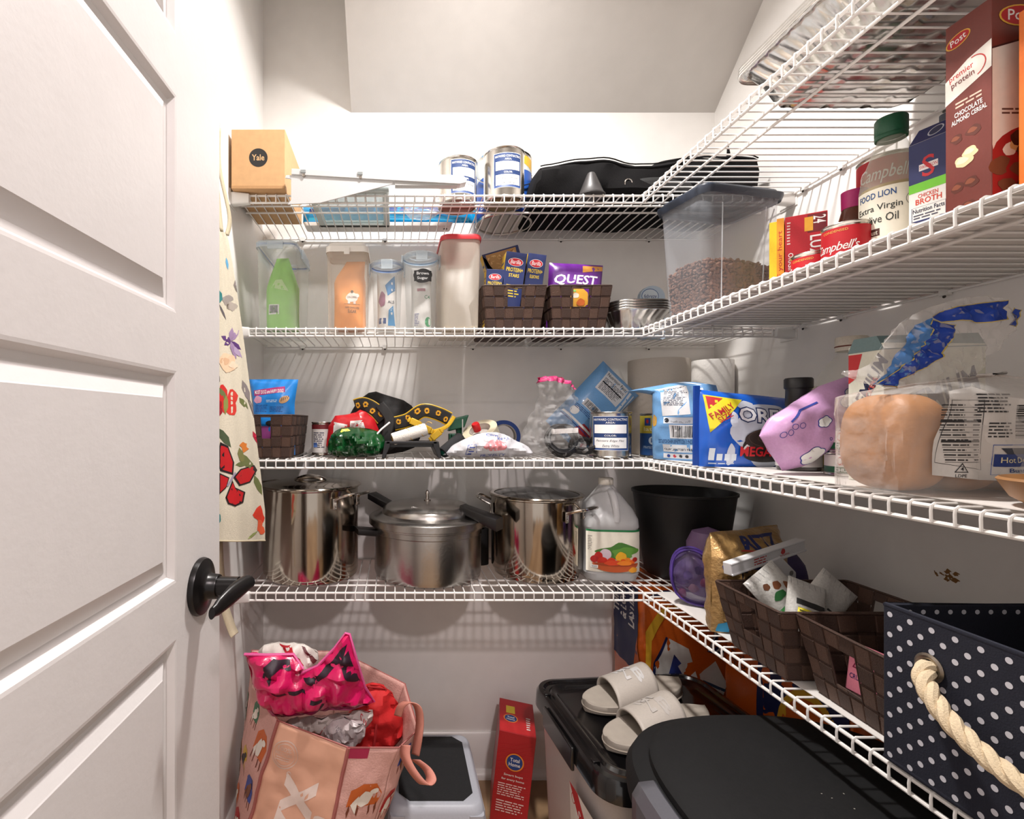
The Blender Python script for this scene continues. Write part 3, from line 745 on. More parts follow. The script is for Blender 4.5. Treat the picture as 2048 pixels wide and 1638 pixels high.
a = Art(ff, cell=.35); a.poly([(.3, 5.4), (1.0, 6.3), (1.05, 5.2)], (40, 128, 84)); a.text('C4', .3, 3.1, .9, 3.5, (60, 140, 90)); a.ell(.7, .7, .35, .5, (70, 150, 100)); a.lines(-.8, .3, -.3, 1.6, 8, (120, 120, 160)); a.rect(-.5, 3.9, .4, 4.2, (170, 110, 120)); a.build('print', b)
# 5 red lid
t = thing('food_canister', 'tall frosted canister with a red lid and a little flour left', 'canister', 6.85, 52.0, Z2 + .02, 0, None)
MB().loft([(0, 1.8, 3.6, .7, 0, 4.3), (.15, 1.9, 3.8, .8, 0, 4.3), (9.3, 2.05, 4.3, .9, 0, 4.3)], 6, cap1=False).build('jar', clear((240, 230, 215), .34, .35), t)
MB().loft([(9.2, 2.14, 4.4, .95, 0, 4.3), (9.45, 2.18, 4.45, .95, 0, 4.3), (9.75, 2.1, 4.35, .95, 0, 4.3), (9.8, 1.8, 4.0, .9, 0, 4.3)], 6, cap0=False).build('lid', mat((196, 52, 60), .35, var=.02), t)
MB().loft([(7.2, 1.3, .3, .2, 0, 3.2), (9.3, 1.5, .3, .2, 0, 3.2)], 3).build('pour_spout', mat((190, 110, 110), .4, alpha=.35, var=.01), t)
MB().grid(lambda u, v: ((u - .5) * 3.5, .8 + 6.8 * v, .35 + .25 * noise.noise(Vector((u * 6, v * 6, 0)))), 14, 14).build('flour', mat((240, 228, 200), .9, bump=.5, bscale=10), t)

# brown baskets
t = thing('woven_basket', 'dark brown woven strap basket holding pasta boxes', 'basket', 12.35, 52.0, Z2 + .02, 0, 'brown baskets on the second shelf')
basket(t, 6.6, 9.6, 4.45, .84, 4, 'fb', 1.55)
t = thing('woven_basket', 'dark brown woven strap basket holding a purple chip bag', 'basket', 19.2, 52.0, Z2 + .02, 0, 'brown baskets on the second shelf')
basket(t, 6.4, 9.6, 4.45, .84, 4, 'fb', 1.7)
NV = mat((36, 48, 98), .45, var=.03); YL = (238, 196, 30); RD = (196, 30, 44)
def pasta(lab, x, y, z, ry, w, d, h, kind, words, rz=0, back=False):
    t = thing('pasta_box', lab, 'box', x, y, z, rz, 'pasta boxes in the brown basket', ry=ry)
    carton(t, w, d, h, NV)
    s = Art(face_side_l(-w / 2)); s.rect(-d + .05, .05, -.03, h - .05, YL); s.lines(-d + .25, h * .3, -d * .3, h * .9, 9, (40, 50, 100)); s.build('side_print', t)
    a = Art(face_front(0))
    if back:
        a.rect(-w / 2, 0, w / 2, h * .62, YL); a.poly([(-w / 2 + .05, h * .55)] + arc(0, h * .98, w * .5, h * .42, 180, 360, 14), (36, 48, 98))
        a.rect(-w / 2 + .05, h * .96, w / 2 - .05, h - .01, (36, 48, 98))
        a.poly(arc(0, h * .98, w * .42, h * .3, 180, 360, 14), (186, 140, 80)); q = random.Random(4)
        for k in range(34):
            u, v = q.uniform(-.38, .38) * w, q.uniform(.0, 1)
            zz = h * .96 - v * h * .26 * math.sqrt(max(0, 1 - (u / (w * .42)) ** 2)) - .03
            a.line([(u + .17 * math.cos(b_), zz + .13 * math.sin(b_)) for b_ in [k + j_ * .6 for j_ in range(5)]], .11, ((226, 188, 130), (208, 162, 100), (150, 100, 56))[k % 3])
    else:
        a.ell(0, h * .87, w * .36, h * .055, (235, 235, 235), 24); a.ell(0, h * .87, w * .34, h * .05, RD, 24); a.text('Barilla', -w * .25, h * .845, w * .25, h * .9, (245, 240, 240), shear=.2)
        a.text('PROTEIN+', -w * .4, h * .74, w * .4, h * .795, (240, 205, 50), bold=.03); a.text(words, -w * .25, h * .67, w * .25, h * .715, (240, 205, 50), bold=.03)
        if kind == 'a': a.lines(-w * .3, h * .4, w * .35, h * .58, 5, (220, 190, 60)); a.text('7oz', -w * .1, h * .2, w * .25, h * .24, (230, 200, 60))
        else:
            for zz in (.56, .44, .33): a.ell(-w * .2, h * zz, w * .1, h * .025, (235, 205, 90)); a.lines(0, h * (zz - .03), w * .4, h * (zz + .03), 3, (210, 215, 230))
    a.build('front_print', t)
pasta('large yellow and navy macaroni box tilted behind the other pasta boxes', 14.6, 58.2, Z2 + 1.5, -16, 4.3, 1.4, 9.1, 'b', '', back=True)
pasta('navy pasta box at the left corner of the basket', 10.35, 53.2, Z2 + .2, 2, 1.85, 1.3, 6.3, 'a', 'PENNE')
pasta('navy and yellow stars pasta box leaning right in the basket', 11.75, 53.2, Z2 + .35, 8, 2.2, 2.0, 8.0, 'a', 'STARS')
pasta('navy elbows pasta box, rightmost in the basket', 14.05, 53.7, Z2 + .35, 8, 1.95, 2.3, 8.0, 'c', 'ELBOWS')
t = thing('chip_bag', 'purple tortilla chip bag standing in the right brown basket', 'bag', 19.1, 54.4, Z2 + .1, ry=3)
m, ff, fb = pill(5.8, 7.3, 2.4, 51, .14, .04, 24, 26); m.build('bag_body', mat((104, 40, 140), .3, var=.05), t)
a = Art(ff, cell=.5); a.rect(-2.6, 4.8, 2.1, 6.2, (104, 40, 140)); a.text('QUEST', -2.5, 4.7, 2.2, 5.9, (240, 236, 240), bold=.05, shear=.2)
a.poly([(.5, 6.2), (2.8, 6.6), (2.8, 7.1), (.6, 7.0)], (214, 150, 64)); a.blob(0, 3.1, 1.3, 1.3, (232, 172, 62)); a.blob(-.3, 3.6, .4, .25, (230, 220, 200)); a.blob(.3, 2.9, .5, .35, (214, 110, 50)); a.poly([(.1, 2.0), (1.4, 2.0), (1.4, 3.0)], (120, 50, 150)); a.rect(-.8, 4.0, -.3, 4.2, (120, 170, 80)); a.build('print', t)
for k in range(4):
    t = thing('foil_pie_pan', ('lowest of four', 'second lowest of four', 'third of four', 'uppermost of four')[k] + ' nested small foil pans right of the brown baskets', 'foil pan', 26.2, 55.2, Z2 + .06 + .27 * k, 0, 'nested small foil pans')
    foil_pan(t, 3.3, 3.0, 2.25, .9, 2.0, .16, 0, .22, emb=False)
t = thing('air_freshener_pack', 'pale blue air freshener refill card behind the small foil pans', 'package', 29.9, 58.6, Z2 + .02)
m = MB().prism(arc(0, 4.9, 1.45, 1.3, 0, 180, 10) + [(-1.45, 0), (1.45, 0)], 0, .7); m.build('card', mat((190, 208, 224), .35, var=.02), t, smooth=False)
a = Art(face_front(0)); a.rect(-1.4, 4.35, 1.4, 4.7, (42, 88, 150)); a.ell(-.3, 5.0, 1.0, .85, (40, 84, 148)); a.ell(-.3, 5.0, .93, .78, (214, 226, 236)); a.text('febreze', -1.05, 4.75, .45, 5.2, (40, 70, 130), shear=.3); a.text('PLUG', 0, 3.85, 1.3, 4.15, (30, 40, 70), shear=.3); a.build('print', t)

# kibble bin on the right shelf
BRZ = 12.4
t = thing('kibble_bin', 'large clear pet food bin with dark lid on the right shelf, half full', 'bin', 30.7, 48.0, Z2 + .08, BRZ)
MB().loft([(0, 3.5, 2.3, .7), (.25, 3.65, 2.45, .8), (10.6, 4.15, 2.9, .9), (10.7, 4.3, 3.05, .9)], 7, cap1=False).build('tub', clear((214, 220, 228), .15, .25), t)
MB().loft([(10.5, 4.36, 3.1, .95), (10.95, 4.5, 3.25, 1.0), (11.15, 4.5, 3.25, 1.0), (11.2, 4.2, 2.95, .9), (11.5, 4.1, 2.85, .9), (11.55, 3.9, 2.7, .8)], 7, cap0=False).build('lid', mat((46, 54, 68), .35, alpha=.88, var=.03), t)
m = MB(); m.loft([(.2, 3.3, 2.2, .6), (4.3, 3.45, 2.35, .6), (4.5, 3.0, 2.0, .5)], 3); m.build('kibble_core', mat((70, 46, 36), .9), t)
ico = bmesh.new(); bmesh.ops.create_icosphere(ico, subdivisions=1, radius=1); iv = [v.co.copy() for v in ico.verts]; jf = [[v.index for v in f.verts] for f in ico.faces]; ico.free()
m = MB(); q = random.Random(11)
def kib(x, y, z):
    rot = Matrix.Rotation(q.uniform(0, 6), 3, (q.random(), q.random(), q.random() + .1)); s = Vector((.22, .2, .12)) * q.uniform(.85, 1.15)
    m.add([tuple(rot @ Vector((v.x * s.x, v.y * s.y, v.z * s.z)) + Vector((x, y, z))) for v in iv], jf)
for z_ in [i * .27 for i in range(18)]:
    k = z_ / 10.6; a_, b_ = 3.38 + .5 * k, 2.22 + .45 * k
    if z_ < 4.5:
        for x, y in rrect(a_, b_, .7, 2):
            pass
        per = 2 * (a_ + b_) * 2; n = int(per / .36)
        for i in range(n):
            s = per * (i + q.uniform(-.3, .3)) / n
            if s < 2 * a_: x, y = -a_ + s, -b_
            elif s < 2 * a_ + 2 * b_: x, y = a_, -b_ + s - 2 * a_
            elif s < 4 * a_ + 2 * b_: x, y = a_ - (s - 2 * a_ - 2 * b_), b_
            else: x, y = -a_, b_ - (s - 4 * a_ - 2 * b_)
            if abs(x) > a_ - .3 and abs(y) > b_ - .3: x *= .94; y *= .94
            kib(x, y, .2 + z_ + q.uniform(-.08, .08))
for i in range(320):
    x, y = q.uniform(-3.3, 3.3), q.uniform(-2.2, 2.2); kib(x, y, 4.75 + .5 * math.exp(-(x * x + y * y) / 5) - .05 * x + q.uniform(-.1, .15))
o = m.build('kibble', mat((118, 82, 64), .85, var=.25, scale=3), t); o['kind'] = 'stuff'
m = MB()
for s in (-1, 1): m.tube([(s * 2.2, -2.55, 1.2), (s * 2.35, -2.85, 9.8)], .05, 6)
m.build('rib', clear((225, 230, 235), .35, .2), t)

# ================================================================ SECOND RIGHT SHELF
ZS = Z2 + .07
t = thing('tea_box', 'narrow yellow box between the kibble bin and the red tea box', 'box', 32.5, 43.0, ZS, -36)
carton(t, 1.0, 1.6, 7.4, mat((232, 196, 40), .4, var=.04))
a = Art(face_front(0)); a.rect(0, 0, .5, 7.6, (226, 150, 40)); a.text('LOVE your heart', -2.5, 3.6, 3.0, 4.0, (180, 40, 30), rot=90).items[-1]; a.build('front_print', t)
t = thing('tea_box', 'red tea box standing upright behind a soup can', 'box', 34.1, 41.9, ZS, -34)
carton(t, 2.75, 2.4, 7.6, mat((178, 34, 44), .4, var=.05))
a = Art(face_front(0)); Wt = (240, 236, 232)
a.rect(.1, 6.0, 1.3, 7.5, (110, 30, 36)); a.rect(-.1, 6.15, .45, 7.3, (220, 160, 50)); a.text('24', .55, 6.6, 1.2, 7.4, Wt, rot=-90)
a.text('LUZIANNE', -1.6, 3.1, 2.9, 3.9, Wt, rot=-90, bold=.04); a.text('TEA', -1.6, 2.6, .2, 3.2, Wt, rot=-90, bold=.04).items
a.text('ORIGINAL', -2.15, 3.2, .15, 3.55, Wt, rot=-90); a.lines(-1.25, 5.2, -1.0, 7.2, 8, (220, 190, 180)); a.build('front_print', t)
CANL = mat((188, 28, 38), .4, var=.03)
for (x, y, h, lab, words) in ((32.6, 39.4, 3.35, 'red soup can in front of the red tea box', ('CONDENSED', None)), (31.55, 35.3, 4.0, 'red soup can between the tea box and the olive oil bottle', ('CONDENSED', "Campbell's"))):
    t = thing('soup_can', lab, 'can', x, y, ZS, -42, 'red soup cans on the right shelf')
    tin_can(t, 1.33, h)
    f = face_cyl(1.34); a = Art(lambda p, b_, o: f(p, b_, o), cell=.25)
    a.rect(-4.1, .25, 4.1, h - .3, (190, 26, 38)); 
    c = -.65
    a.text(words[0], c - .75, h - .62, c + .75, h - .46, (226, 180, 90))
    a.text("Campbell's", c - 1.35, h * .48, c + 1.35, h * .48 + .8, Wt, bold=.01, shear=.35, spacing=.9)
    a.ell(c, h * .28, .3, .3, (214, 170, 80)); a.build('label_print', t)
# olive oil
t = thing('olive_oil_bottle', 'clear olive oil bottle with a green screw cap and cream label', 'bottle', 33.8, 34.4, ZS, -43)
GL = mat((216, 218, 200), .05, alpha=.24, var=0, name='clear_glass')
MB().lathe([(0, 0), (1.55, 0), (1.65, .12), (1.65, 6.2), (1.5, 7.2), (.95, 8.8), (.72, 9.5), (.7, 10.1)], 36, cap1=False).build('glass', GL, t)
MB().lathe([(0, .1), (1.53, .1), (1.56, .2), (1.56, 6.2), (0, 6.2)], 32).build('oil', mat((168, 126, 12), .1, alpha=.85, var=.02), t)
c = MB(); c.lathe([(0, 11.0), (.8, 11.0), (.86, 10.9), (.86, 9.95), (.82, 9.85), (0, 9.85)], 36); c.build('cap', mat((24, 84, 56), .45, bump=.3, bscale=30), t)
MB().lathe([(.84, 9.85), (.86, 9.8), (.84, 9.6), (.74, 9.58)], 32, cap0=False, cap1=False).build('cap_ring', mat((24, 84, 56), .45), t)
f0 = face_cyl(1.67); a = Art(lambda x, y, o: f0(x, y * 1.2 + .8, o), cell=.3); CR = (232, 226, 208)
a.rect(-2.2, .6, 1.7, 4.3, CR); a.text('FOOD LION', -1.9, 3.75, .2, 4.1, (32, 74, 130), bold=.03); a.text('Extra Virgin', -2.0, 2.95, .5, 3.4, (40, 44, 40)); a.text('Olive Oil', -1.6, 2.35, .3, 2.8, (40, 44, 40))
a.ring(1.0, 3.4, .33, .33, .03, (110, 110, 100)); a.rect(-1.6, 1.65, -.6, 2.05, (70, 34, 26)); a.text('Robust', -1.5, 1.72, -.7, 1.98, CR); a.lines(-1.6, 1.1, -.2, 1.5, 3, (90, 80, 70))
a.blob(.4, .95, .5, .2, (212, 130, 60)); a.blob(1.3, 1.6, .25, .7, (140, 160, 80)); a.rect(1.0, 1.9, 1.6, 2.5, (250, 248, 240)); a.text('120', 1.05, 2.1, 1.5, 2.35, (40, 40, 40)); a.blob(-1.9, .9, .2, .35, (120, 150, 70), seed=3); a.build('label_print', t)
t = thing('seasoning_bottle', 'small bottle with a magenta cap peeking out left of the olive oil', 'bottle', 34.5, 37.9, ZS, -42)
MB().lathe([(0, 0), (1.0, 0), (1.0, 5.3), (.75, 6.3)], 24).build('glass', mat((96, 50, 34), .2), t); MB().lathe([(0, 6.3), (.78, 6.3), (.8, 7.6), (0, 7.6)], 24).build('cap', mat((182, 30, 110), .4), t)
f = face_cyl(1.01); a = Art(f, cell=.3); a.rect(-1.6, 1, 1.0, 5.2, (220, 214, 214)); a.text('SKI', -1.5, 3.3, -.3, 4.0, (40, 50, 100)); a.build('label_print', t)
t = thing('soup_can', 'tall red labelled can standing behind the olive oil bottle', 'can', 37.3, 38.3, ZS, -43)
tin_can(t, 1.7, 10.2); f = face_cyl(1.71); a = Art(f, cell=.3); a.rect(-5.2, .3, 5.2, 9.9, (178, 28, 40)); a.text("Campbell's", -1.7, 8.0, 1.6, 9.3, Wt, bold=.01, shear=.35); a.lines(1.9, 6.0, 2.8, 9.3, 8, (226, 190, 190)); a.build('label_print', t)
# broth carton: narrow side towards the aisle
t = thing('broth_carton', 'navy green and white chicken broth carton beside the cereal box', 'carton', 32.75, 31.0, ZS, -73)
m = MB(); m.box(-.95, .95, 0, 3.6, 0, 7.7); m.add([(-.95, 0, 7.7), (.95, 0, 7.7), (.95, 3.6, 7.7), (-.95, 3.6, 7.7), (-.95, 1.0, 8.9), (.95, 1.0, 8.9), (.95, 2.0, 8.9), (-.95, 2.0, 8.9)], [(0, 1, 5, 4), (2, 3, 7, 6), (4, 5, 6, 7), (1, 2, 6, 5), (3, 0, 4, 7)])
m.build('carton_body', mat((232, 230, 224), .4, var=.02), t, smooth=False)
MB().lathe([(0, 8.6), (.45, 8.6), (.45, 9.4), (0, 9.4)], 20, .2, 1.6).build('cap', mat((36, 40, 60), .4), t)
a = Art(face_front(0)); DN = (34, 42, 92)
a.rect(-.95, 5.2, .95, 7.7, DN); a.rect(-.95, 4.65, .95, 5.2, (112, 196, 48)); a.rect(-.45, 5.9, .45, 6.3, (236, 230, 228)); a.text('SWANSON', -.42, 6.0, .42, 6.2, (196, 34, 44)); a.text('S', -.3, 5.45, .3, 6.75, (196, 34, 44)); 
a.text('CHICKEN', -.5, 4.25, .45, 4.5, (206, 60, 36), bold=.03); a.text('BROTH', -.62, 3.85, .62, 4.2, (206, 60, 36), bold=.04)
a.line([(-.8, .15), (-.8, 3.7), (.8, 3.7), (.8, .15)], .03, DN); a.text('Nutrition Facts', -.75, 3.35, .75, 3.62, (30, 34, 60), bold=.03); a.lines(-.72, 2.95, .6, 3.28, 2, (60, 60, 80)); a.rect(-.76, 2.75, .76, 2.87, DN); a.text('Calories', -.74, 2.3, 0, 2.55, (30, 34, 60), bold=.03); a.text('15', .4, 2.35, .74, 2.68, (30, 34, 60), bold=.04)
for i in range(7): a.line([(-.74, 2.15 - .27 * i), (.74, 2.15 - .27 * i)], .015, DN)
a.lines(-.72, .3, .3, 2.1, 7, (70, 70, 90)); a.lines(.5, .3, .74, 2.1, 7, (70, 70, 90)); a.build('front_print', t)
tp = Art(lambda x, y, o: Vector((x, y - o * .77, 7.7 + (y) * 1.2 + o * .64))); tp.rect(-.95, 0.02, .95, .98, (38, 46, 98)); tp.ell(.1, .5, .36, .32, (220, 222, 230)); tp.ell(.1, .5, .3, .27, (50, 56, 90)); tp.build('top_print', t)
# cereal: narrow side to the aisle, broad side to the camera
t = thing('cereal_box', 'tall brown chocolate almond cereal box', 'cereal box', 30.25, 25.6, ZS + .0, 0)
BR = mat((112, 50, 42), .4, var=.04)
MB().box(0, 7.6, 0, 2.15, 0, 11.9).build('box_body', BR, t, smooth=False, bevel=.03)
def sl(x, y, o): return Vector((-o, 2.15 - x, y))
a = Art(sl); w = 2.15
a.poly([(0, 7.6), (w, 8.4), (w, 9.8), (w * .5, 9.5), (0, 8.9)], (232, 226, 216))
a.ell(.62, 10.85, .6, .36, (220, 170, 60), rot=10); a.ell(.62, 10.85, .54, .31, (176, 28, 36), rot=10); a.text('Post', .25, 10.7, 1.0, 11.05, Wt, rot=10, bold=.02)
a.text('premier', .2, 8.75, 1.35, 9.15, (196, 44, 40), rot=8, bold=.02); a.text('protein', .3, 8.35, 1.4, 8.75, (120, 50, 48), rot=8, bold=.02); a.line(arc(1.35, 8.9, .55, .55, -70, 100, 12), .05, (196, 44, 40))
a.lines(.5, 7.15, 1.8, 7.55, 2, (220, 190, 170), rot=0); a.text('CHOCOLATE', .45, 6.75, 1.75, 7.02, Wt, bold=.04, rot=4); a.text('ALMOND CEREAL', .3, 6.4, 1.95, 6.66, Wt, bold=.04, rot=4)
for (x, y, s, c) in ((.55, 5.55, .3, 0), (1.35, 5.6, .33, 0), (1.2, 4.55, .35, 1), (.9, 4.2, .42, 1), (.6, 2.9, .33, 0), (1.25, 2.95, .34, 0), (.6, 1.6, .36, 0), (1.15, 1.75, .36, 0), (1.1, 1.2, .34, 1)):
    a.blob(x, y, s, s * .75, ((92, 42, 30), (232, 206, 160))[c], seed=int(x * 10)); a.blob(x - .05, y + .05, s * .6, s * .4, ((136, 74, 50), (244, 226, 190))[c], seed=3)
a.build('side_print', t)
a = Art(face_front(0)); a.poly([(0.02, 9.3), (3.8, 10.4), (7.6, 9.3), (7.6, 0.02), (0.02, 0.02)], (230, 222, 212)); a.line([(0, 9.3), (3.8, 10.4), (7.6, 9.3)], .09, (60, 26, 24))
a.ell(1.45, 10.95, 1.1, .55, (220, 170, 60)); a.ell(1.45, 10.95, 1.0, .48, (176, 28, 36)); a.text('Post', .8, 10.7, 2.1, 11.25, Wt, bold=.02)
a.lines(.5, 5.9, 1.6, 6.3, 2, (90, 60, 50)); a.poly([(0.02, 4.4)] + arc(3.8, 4.0, 3.75, 1.7, 175, 5, 14) + [(7.6, 4), (7.6, .02), (.02, .02)], (160, 34, 36))
q = random.Random(8)
for i in range(70):
    x, y = q.uniform(.2, 7.3), q.uniform(.4, 5.0)
    if y > 3.6 and abs(x - 3.8) > 3.2: continue
    s = q.uniform(.3, .5); a.blob(x, y, s, s * .8, ((84, 44, 32), (70, 34, 26), (120, 70, 48), (232, 224, 212), (214, 180, 120))[q.choice([0, 0, 1, 1, 2, 2, 3, 4])], 12, seed=i)
a.build('front_print', t)
t = thing('cracker_box', 'bright orange box at the right edge beside the cereal box', 'box', 30.75, 22.3, ZS, 0)
MB().box(0, 7, 0, 2.6, 0, 10.5).build('box_body', mat((222, 112, 34), .4, var=.04), t, smooth=False, bevel=.03)
a = Art(face_front(0)); a.rect(.4, 3, 6.6, 7.5, (180, 40, 30)); a.build('front_print', t)

# ================================================================ soft things with a free outline
def edge_dist(pts, x, y):
    best = 1e9; n = len(pts)
    for i in range(n):
        ax, ay = pts[i]; bx, by = pts[(i + 1) % n]; dx, dy = bx - ax, by - ay
        l2 = dx * dx + dy * dy or 1e-9; t = max(0, min(1, ((x - ax) * dx + (y - ay) * dy) / l2))
        best = min(best, math.hypot(x - ax - t * dx, y - ay - t * dy))
    return best
def smooth_poly(pts, it=1):
    for _ in range(it):
        o = []
        for i in range(len(pts)):
            a, b = pts[i], pts[(i + 1) % len(pts)]
            o += [(a[0] * .75 + b[0] * .25, a[1] * .75 + b[1] * .25), (a[0] * .25 + b[0] * .75, a[1] * .25 + b[1] * .75)]
        pts = o
    return pts
def pouch(t, name, pts, thick, mt, R_=1.2, rip=.2, fr=.5, seed=0, cell=.4, sm=1, crease=.5, slope=(0, 0), minth=.03, pw=.55):
    """closed soft shape whose silhouette is pts (local x,z); returns the map of its front"""
    if sm: pts = smooth_poly(pts, sm)
    off = Vector((seed * 5.7, seed * 2.3, seed))
    def rp(x, z):
        p = Vector((x * fr, z * fr, 0)) + off
        return rip * (noise.noise(p) + crease * (1 - 2.5 * abs(noise.noise(p * 1.9 + Vector((3, 1, 0)))))) + slope[0] * x + slope[1] * z
    def th(x, z): return thick / 2 * min(1, edge_dist(pts, x, z) / R_) ** pw + minth
    front = lambda x, z, o: Vector((x, rp(x, z) - th(x, z) - o, z))
    back = lambda x, z, o: Vector((x, rp(x, z) * .6 + slope[0] * x * .4 + slope[1] * z * .4 + th(x, z) + o, z))
    vsall = []; fsall = []
    for fn in (front, back):
        bm = bmesh.new(); bm.faces.new([bm.verts.new((x, y, 0)) for x, y in pts])
        bmesh.ops.triangulate(bm, faces=bm.faces[:])
        for ax in (0, 1):
            lo = min(v.co[ax] for v in bm.verts); hi = max(v.co[ax] for v in bm.verts); c = math.ceil(lo / cell) * cell
            nn = Vector((1, 0, 0)) if ax == 0 else Vector((0, 1, 0))
            while c < hi:
                bmesh.ops.bisect_plane(bm, geom=bm.verts[:] + bm.edges[:] + bm.faces[:], plane_co=nn * c, plane_no=nn); c += cell
        bm.verts.index_update(); k = len(vsall)
        vsall += [tuple(fn(v.co.x, v.co.y, 0)) for v in bm.verts]; fsall += [[k + v.index for v in f.verts] for f in bm.faces]; bm.free()
    m = MB(); m.add(vsall, fsall)
    n = len(pts); m.rings([[tuple(front(x, z, 0)) for x, z in pts], [tuple(back(x, z, 0)) for x, z in pts]], False, False)
    m.build(name, mt, t)
    return front
def pxs(lst, Y, x0, z0): return [(XX(a, Y) - x0, ZZ(b, Y) - z0) for a, b in lst]
def ribbon(path, w, up=(0, 1, 0), n=None):
    """flat strap along a path; up = width direction"""
    P = [Vector(p) for p in path]; wv = Vector(up).normalized() * w / 2 if not callable(up) else None
    rs = []
    for i, p in enumerate(P):
        q_ = Vector(up(i / (len(P) - 1))).normalized() * w / 2 if callable(up) else wv
        rs.append([tuple(p - q_), tuple(p + q_)])
    m = MB(); vs = [p for r in rs for p in r]; m.add(vs, [(2 * i, 2 * i + 1, 2 * i + 3, 2 * i + 2) for i in range(len(P) - 1)])
    return m
def spline(pts, k=5):
    P = [Vector(p) for p in pts]; out = []
    for i in range(len(P) - 1):
        a, b, c, d = P[max(i - 1, 0)], P[i], P[i + 1], P[min(i + 2, len(P) - 1)]
        for j in range(k):
            u = j / k; out.append(tuple(.5 * ((2 * b) + (c - a) * u + (2 * a - 5 * b + 4 * c - d) * u * u + (3 * b - a - 3 * c + d) * u ** 3)))
    out.append(tuple(P[-1])); return out
ZT = Z3 + .01
WT = (236, 236, 234); BKK = (30, 30, 34)

# ================================================================ THIRD BACK SHELF
t = thing('woven_basket', 'brown woven strap basket with blue dog treats, at the left end of the third shelf', 'basket', -13.15, 51.3, ZT)
basket(t, 5.4, 9.4, 4.4, .84, 4, 'fb', 1.1, hh=(.45, .95))
t = thing('treat_bag', 'bright blue dog treat bag standing in the left basket', 'bag', -13.0, 54.2, ZT + .15)
m, ff, fb = pill(4.6, 8.1, 2.3, 61, .14, .08, 24, 28, warp=lambda x, y, z: (x * (1 + .05 * max(0, z - 5.5)), y, z)); m.build('bag_body', mat((34, 132, 214), .3, var=.05), t)
a = Art(ff, cell=.5); a.poly([(-1.9, 6.3), (1.3, 6.7), (1.2, 7.3), (-1.9, 6.9)], (168, 40, 110)); a.text('MOST DOGS are HAPPY DOGS', -1.8, 6.55, 1.15, 6.95, WT, rot=3, bold=.02)
a.blob(-1.5, 5.9, .5, .35, (220, 160, 190)); a.ell(1.3, 5.9, .55, .35, (206, 160, 110), rot=30)
for k in range(4): a.line([(1.0 + .2 * k, 5.7 + .1 * k), (1.1 + .2 * k, 6.1 + .08 * k)], .07, (90, 60, 40))
a.lines(-1.8, 4.6, -.4, 5.4, 6, (16, 70, 140)); a.lines(-.2, 4.6, 1.3, 5.2, 5, (16, 70, 140)); a.lines(-.6, 5.6, .7, 5.9, 2, (210, 230, 245)); a.rect(-1.4, 1.6, 1.4, 3.1, (170, 80, 150)); a.ell(-.1, 3.4, .5, .3, (30, 30, 34)); a.build('print', t)
t = thing('food_can', 'small can with a white label and dark red band right of the left basket', 'can', -8.2, 57.0, ZT)
tin_can(t, 1.15, 3.7); a = Art(face_cyl(1.17), cell=.3); a.rect(-3.4, .3, 3.4, 2.9, (214, 210, 206)); a.rect(-3.4, 2.9, 3.4, 3.4, (110, 30, 36)); a.lines(-.9, .8, .4, 2.6, 8, (70, 70, 90)); a.rect(-.9, .9, -.4, 1.4, (70, 100, 160)); a.build('label_print', t)
t = thing('snack_pouch', 'red food pouch tipped over behind the green bag', 'bag', -4.7, 55.2, ZT, 0)
f = pouch(t, 'pouch_body', [(-2.9, 0), (-2.5, 4.3), (.2, 4.6), (1.1, 5.2), (2.9, 3.6), (3.1, .4), (1, 0)], 2.2, mat((186, 28, 36), .3, var=.05), 1.2, .3, .6, 2)
a = Art(f, cell=.2); a.poly([(-2.0, 1.9), (-.9, 1.7), (-.4, 3.4), (-1.9, 3.7)], (214, 210, 206)); a.poly([(-.2, 2.1), (1.9, 1.9), (1.2, 3.9), (-.1, 3.8)], (220, 216, 212)); a.lines(0, 2.3, 1.3, 3.6, 9, (150, 60, 60)); a.blob(2.4, 1.6, .3, .4, (180, 130, 60)); a.build('print', t)
t = thing('crumpled_bag', 'shiny dark green crumpled bag hanging slightly over the shelf edge', 'bag', -4.1, 52.9, ZT)
f = pouch(t, 'bag_body', [(-2.9, .0), (-3.0, 1.4), (-2.5, 2.6), (-1.2, 3.2), (.5, 3.1), (1.9, 2.9), (2.9, 2.3), (3.15, 1.2), (2.4, .2), (.8, .0)], 3.6, mat((8, 66, 28), .2, var=.12, scale=2, coat=.4, bump=.6, bscale=7), 1.2, .55, .7, 5, .25, crease=.9)
a = Art(f, cell=.2); a.poly([(-1.6, 2.55), (-1.4, 2.95), (-.8, 3.0), (-.5, 2.8)], (206, 190, 60)); a.build('print', t)
t = thing('paint_stick', 'thin white plastic stick poking up beside the green bag', 'stick', -1.9, 52.6, ZT + 2.4, 0)
MB().tube([(0, 0, 0), (.5, .2, .55), (1.35, .5, 1.25)], .1, 8).build('stick_body', PLAS, t)

